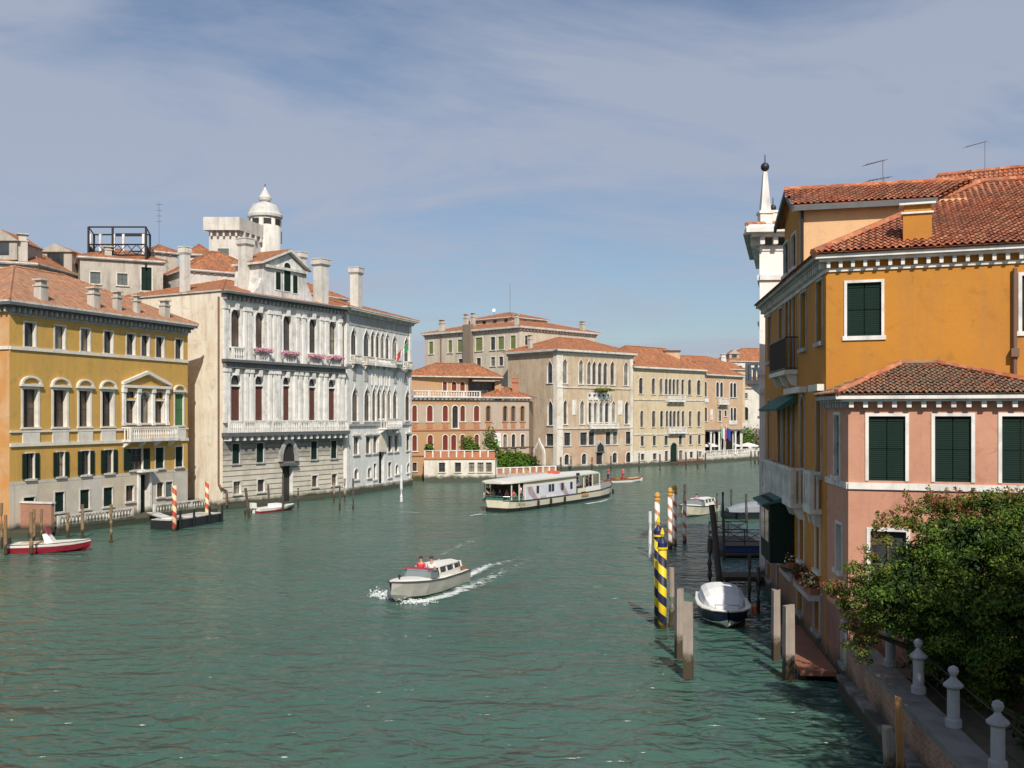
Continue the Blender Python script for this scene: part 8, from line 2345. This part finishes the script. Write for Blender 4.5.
# --- pontoons, jetties
BLUEP = flat('blue_pontoon_paint', (0.02, 0.05, 0.22), 0.6)
c = onwater(725, 556); 
bp_ = thing('pontoon', 'floating pontoon with blue side and crossed railing beside the ochre palace', 'pontoon', (c.x, c.y, 0))
x0, x1, y0, y1 = c.x, c.x + 2.8, c.y, c.y + 5.5
mb = MB(); mb.box(x0, x1, y0, y1, -.4, .25, WOODD); mb.build('float', bp_)
mb = MB(); mb.box(x0, x1, y0, y1, .252, .62, BLUEP); mb.build('blue_box', bp_)
mb = MB(); mb.box(x0 - .1, x1 + .1, y0 - .1, y1 + .1, .622, .70, WOODD); mb.build('deck', bp_)
mb = MB(); mb.box(x0 - .2, x1 + .2, y0 - .9, y0 - .12, .10, .22, WOODD); mb.build('step', bp_)
mb = MB()
zr0, zr1 = .70, 1.75
for (a, b) in (((x0, y1), (x1, y1)), ((x0, y0 + .3), (x0, y1)), ((x0, y0 + .3), (x1, y0 + .3))):
    A_, B_ = Vector((*a, 0)), Vector((*b, 0)); n = 2
    for z in (zr0 + .25, zr1): mb.tube([A_ + Vector((0, 0, z)), B_ + Vector((0, 0, z))], .03, IRON, 5)
    for k in range(n):
        p, q = A_.lerp(B_, k / n), A_.lerp(B_, (k + 1) / n)
        mb.tube([p + Vector((0, 0, zr0)), p + Vector((0, 0, zr1))], .035, IRON, 5)
        mb.tube([p + Vector((0, 0, zr0 + .25)), q + Vector((0, 0, zr1))], .022, IRON, 5); mb.tube([p + Vector((0, 0, zr1)), q + Vector((0, 0, zr0 + .25))], .022, IRON, 5)
    mb.tube([B_ + Vector((0, 0, zr0)), B_ + Vector((0, 0, zr1))], .035, IRON, 5)
mb.build('railing', bp_)
c = onwater(724, 586)
jt = thing('jetty', 'low grey wooden jetty between the blue pontoon and the covered motorboat', 'jetty', (c.x, c.y, 0))
mb = MB()
for k in range(9): mb.box(c.x, c.x + 2.5, c.y + k * .2, c.y + k * .2 + .18, .42, .50, WOODG)
mb.build('planking', jt)
mb = MB(); mb.box(c.x + .05, c.x + 2.4, c.y + .02, c.y + 1.7, .25, .418, WOODD); mb.build('beam', jt)
for dx, dy in ((.1, .1), (2.2, .1), (.1, 1.5), (2.2, 1.5)):
    mb = MB(); mb.box(c.x + dx, c.x + dx + .18, c.y + dy, c.y + dy + .18, -1, .248, WOODD); mb.build('pile', jt)
a, b = onwater(175, 530), onwater(222.5, 521.5)
G = Fr((a.x, a.y), (b.x, b.y))
pn = thing('pontoon', 'black landing pontoon with pale deck and short posts below the blank side wall', 'pontoon', (a.x, a.y, 0))
mb = MB(); mb.fbox(G, 0, G.L, -2.4, 0, -.4, .75, BBLACK); mb.build('float', pn)
mb = MB(); mb.fbox(G, .05, G.L - .05, -2.35, -.05, .752, .82, WHITE_STONE); mb.build('deck', pn)
for u in (.5, G.L * .35, G.L * .68, G.L - .3):
    for d in (0.04,):
        mb = MB(); mb.fbox(G, u, u + .14, d, d + .14, -.4, 1.55, BBLACK); mb.build('post', pn)
gw_ = thing('gangway', 'pale sloping gangway joining the yellow palace steps to the black pontoon', 'gangway', (a.x - 2, a.y, 0))
p, q = G.p(.4, -1.0, .84), Vector((-32.6, 90.6, .7))
d = (q - p); s = Vector((d.y, -d.x, 0)).normalized() * .5
mb = MB(); mb.hexa([p - s, p + s, q + s, q - s, p - s + Vector((0, 0, .1)), p + s + Vector((0, 0, .1)), q + s + Vector((0, 0, .1)), q - s + Vector((0, 0, .1))], WHITE_STONE); mb.build('ramp', gw_)
# flower boxes of the baroque palace
ZAq = Zm(220, 300, 7.677)
for i, (x0_, x1_, y_) in enumerate(((268, 392, 380), (480, 596, 405), (678, 790, 428), (830, 935, 438))):
    u0, u1 = F2.u(ZAq.x(x0_), .55), F2.u(ZAq.x(x1_), .55); z = F2.z(ZAq.x((x0_ + x1_) / 2), ZAq.y(y_ + 12), .6)
    q = F2.p((u0 + u1) / 2, .62, z)
    t = thing('flower_box', ['pink flower box under the second upper window of the baroque palace', 'pink flower box under the middle upper window of the baroque palace', 'pink flower box under the fourth upper window of the baroque palace', 'pink flower box under the last upper window of the baroque palace'][i], 'flower box', q, group='pink flower boxes on the baroque palace')
    mb = MB(); mb.fbox(F2, u0, u1, .553, .75, z - .15, z + .10, flat('pink_box_trough', (0.55, 0.28, 0.32), .7)); mb.build('box', t)
    mb = MB(); leaves(mb, [((F2.p(u0 + (u1 - u0) * k, .68, z + .12)), (.35, .3, .24), 1) for k in (.05, .2, .35, .5, .65, .8, .95)], 700, .09, [(flat('pale_pink_petal', (0.66, 0.33, 0.42), .7), .92, None), (LEAFM, .08, None)], 80 + i); mb.build('flowers', t)
u = F3.u(392); p0 = F3.p(F3.u(386), .7, F3.z(388, 362)); p1 = F3.p(F3.u(394), 2.2, F3.z(394, 341))
fl = thing('flag', 'green white and red flag drooping from a staff on the white gothic palace', 'flag', p0)
mb = MB(); mb.tube([p0, p1], .04, TEAK, 5); mb.build('staff', fl)
mb = MB()
dd = (p1 - p0)
for i in range(6):
    t0, t1 = i / 6, (i + 1) / 6
    a0, a1 = p0 + dd * (0.95 - .55 * t0), p0 + dd * (.95 - .55 * t1)
    for e in (0, .02):
        w = Vector((-F3.n.x * .1, e, 0))
        mb.face([a0 + w, a1 + w, a1 + w + Vector((.12 * math.sin(i), 0, -1.1)), a0 + w + Vector((.12 * math.sin(i + 1), 0, -1.1))], FLC[(3, 1, 0)[i // 2]])
mb.build('cloth', fl)

# ------------------------------------------------------------------ wake foam
def foam_mat():
    m, nt, b = newmat('white_foam')
    b.inputs['Base Color'].default_value = (0.75, 0.78, 0.78, 1); b.inputs['Roughness'].default_value = 0.9
    return m
FOAM = foam_mat()
rd = random.Random(11)
def foam_patch(mb, c, r, z=0.03):
    n = rd.randint(5, 8); ph = rd.uniform(0, 6.28); ex = rd.uniform(1.2, 2.6); an = rd.gauss(0.2, 0.35)
    pts = []
    for k in range(n):
        t = 2 * math.pi * k / n + ph; rr = r * rd.uniform(.55, 1.15)
        x, y = rr * ex * math.cos(t), rr * .8 * math.sin(t)
        pts.append((c[0] + x * math.cos(an) - y * math.sin(an), c[1] + x * math.sin(an) + y * math.cos(an), z + rd.uniform(0, .02)))
    mb.face(pts, FOAM)
def wake_mat():
    m, nt, b = newmat('thin_broken_foam')
    uv = coord(nt, 'UV'); g = nt.nodes.new('ShaderNodeNewGeometry')
    sep = nt.nodes.new('ShaderNodeSeparateXYZ'); nt.links.new(uv, sep.inputs[0])
    edge = math1(nt, 'SUBTRACT', 1.0, math1(nt, 'ABSOLUTE', math1(nt, 'SUBTRACT', math1(nt, 'MULTIPLY', sep.outputs['Y'], 2.0), 1.0)))
    n = noise(nt, mapped(nt, g.outputs['Position'], (1, 1, 1)), 2.2, 9, 0.72, 0.6)
    dens = math1(nt, 'MULTIPLY', math1(nt, 'POWER', edge, 0.7), sep.outputs['X'])
    al = ramp(nt, math1(nt, 'ADD', n, math1(nt, 'SUBTRACT', math1(nt, 'MULTIPLY', dens, 0.50), 0.26)), 0.46, 0.66)
    b.inputs['Base Color'].default_value = (0.72, 0.76, 0.75, 1); b.inputs['Roughness'].default_value = 0.9
    nt.links.new(math1(nt, 'MULTIPLY', al, 0.9), b.inputs['Alpha'])
    return m
WAKE = wake_mat()
fm = MB()
W = lambda px, py: onwater(px, py)[:2]
def ribbon(pts, w0, w1, d0, d1, z):
    n = 24; P = []
    for k in range(n + 1):
        t = k / n * (len(pts) - 1); i = min(int(t), len(pts) - 2)
        P.append(Vector(pts[i]).lerp(Vector(pts[i + 1]), t - i))
    for k in range(n):
        t0, t1 = k / n, (k + 1) / n
        q = []
        for j, t in ((k, t0), (k + 1, t1)):
            d = (P[min(j + 1, n)] - P[max(j - 1, 0)]).normalized(); s = Vector((-d.y, d.x)) * (w0 + (w1 - w0) * t) / 2
            q.append((P[j] - s, P[j] + s))
        (a0, a1), (b0, b1) = q
        e0, e1 = d0 + (d1 - d0) * t0, d0 + (d1 - d0) * t1
        fm.face([(a0.x, a0.y, z), (b0.x, b0.y, z), (b1.x, b1.y, z), (a1.x, a1.y, z)], WAKE, [(e0, 0), (e1, 0), (e1, 1), (e0, 1)])
ribbon([W(408, 602), W(424, 601), W(444, 597), W(462, 590), W(478, 583), W(494, 576), W(512, 568)], .7, 2.6, 1.15, .35, .030)
ribbon([W(424, 601), W(450, 595), W(480, 583), W(520, 566), W(560, 545), W(592, 528)], .9, 4.5, .75, .12, .036)
ribbon([W(466, 578), W(486, 567), W(505, 562), W(530, 558)], 1.0, 2.4, .95, .25, .042)
ribbon([W(372, 595), W(386, 596), W(400, 600)], 1.3, .8, .8, 1.2, .048)
ribbon([W(440, 556), W(470, 542), W(500, 531), W(525, 524)], 1.2, 3.0, .5, .2, .054)
ribbon([W(586, 504), W(600, 502), W(612, 498)], .8, 1.2, 1.0, .5, .03); ribbon([W(455, 517), W(470, 516), W(482, 514)], .8, 1.0, .4, .8, .03); ribbon([W(402, 512), W(420, 513)], 1.2, 1.2, .6, .6, .03); ribbon([W(484, 515), W(530, 515)], .9, .6, .6, .3, .036)
f_ = fm.build('wake_foam'); f_['kind'] = 'stuff'
# spray thrown up at the taxi bow
sp = MB()
for cx, cy, sx, n in ((377, 595, 4, 150), (386, 596, 4, 220), (410, 601, 5, 130), (422, 601, 7, 110)):
    for _ in range(n):
        px = cx + rd.gauss(0, sx); Y0 = onwater(cx, cy + 2).y
        h = abs(rd.gauss(0, .16)) * (1 if cx < 400 else .5); p = Vector((*XY(px, Y0 + rd.gauss(0, .25)), h)); r = rd.uniform(.015, .05)
        i0 = len(sp.v); k = sp.mi(FOAM)
        for d in ((r, 0, 0), (-r, 0, 0), (0, r, 0), (0, -r, 0), (0, 0, r * .8), (0, 0, -r * .8)): sp.v.append(p + Vector(d) * rd.uniform(.7, 1.3))
        for tq in ((0, 2, 4), (2, 1, 4), (1, 3, 4), (3, 0, 4), (2, 0, 5), (1, 2, 5), (3, 1, 5), (0, 3, 5)): sp.f.append([i0 + a for a in tq]); sp.m.append(k); sp.uv.append(None)
s_ = sp.build('bow_spray'); s_['kind'] = 'stuff'
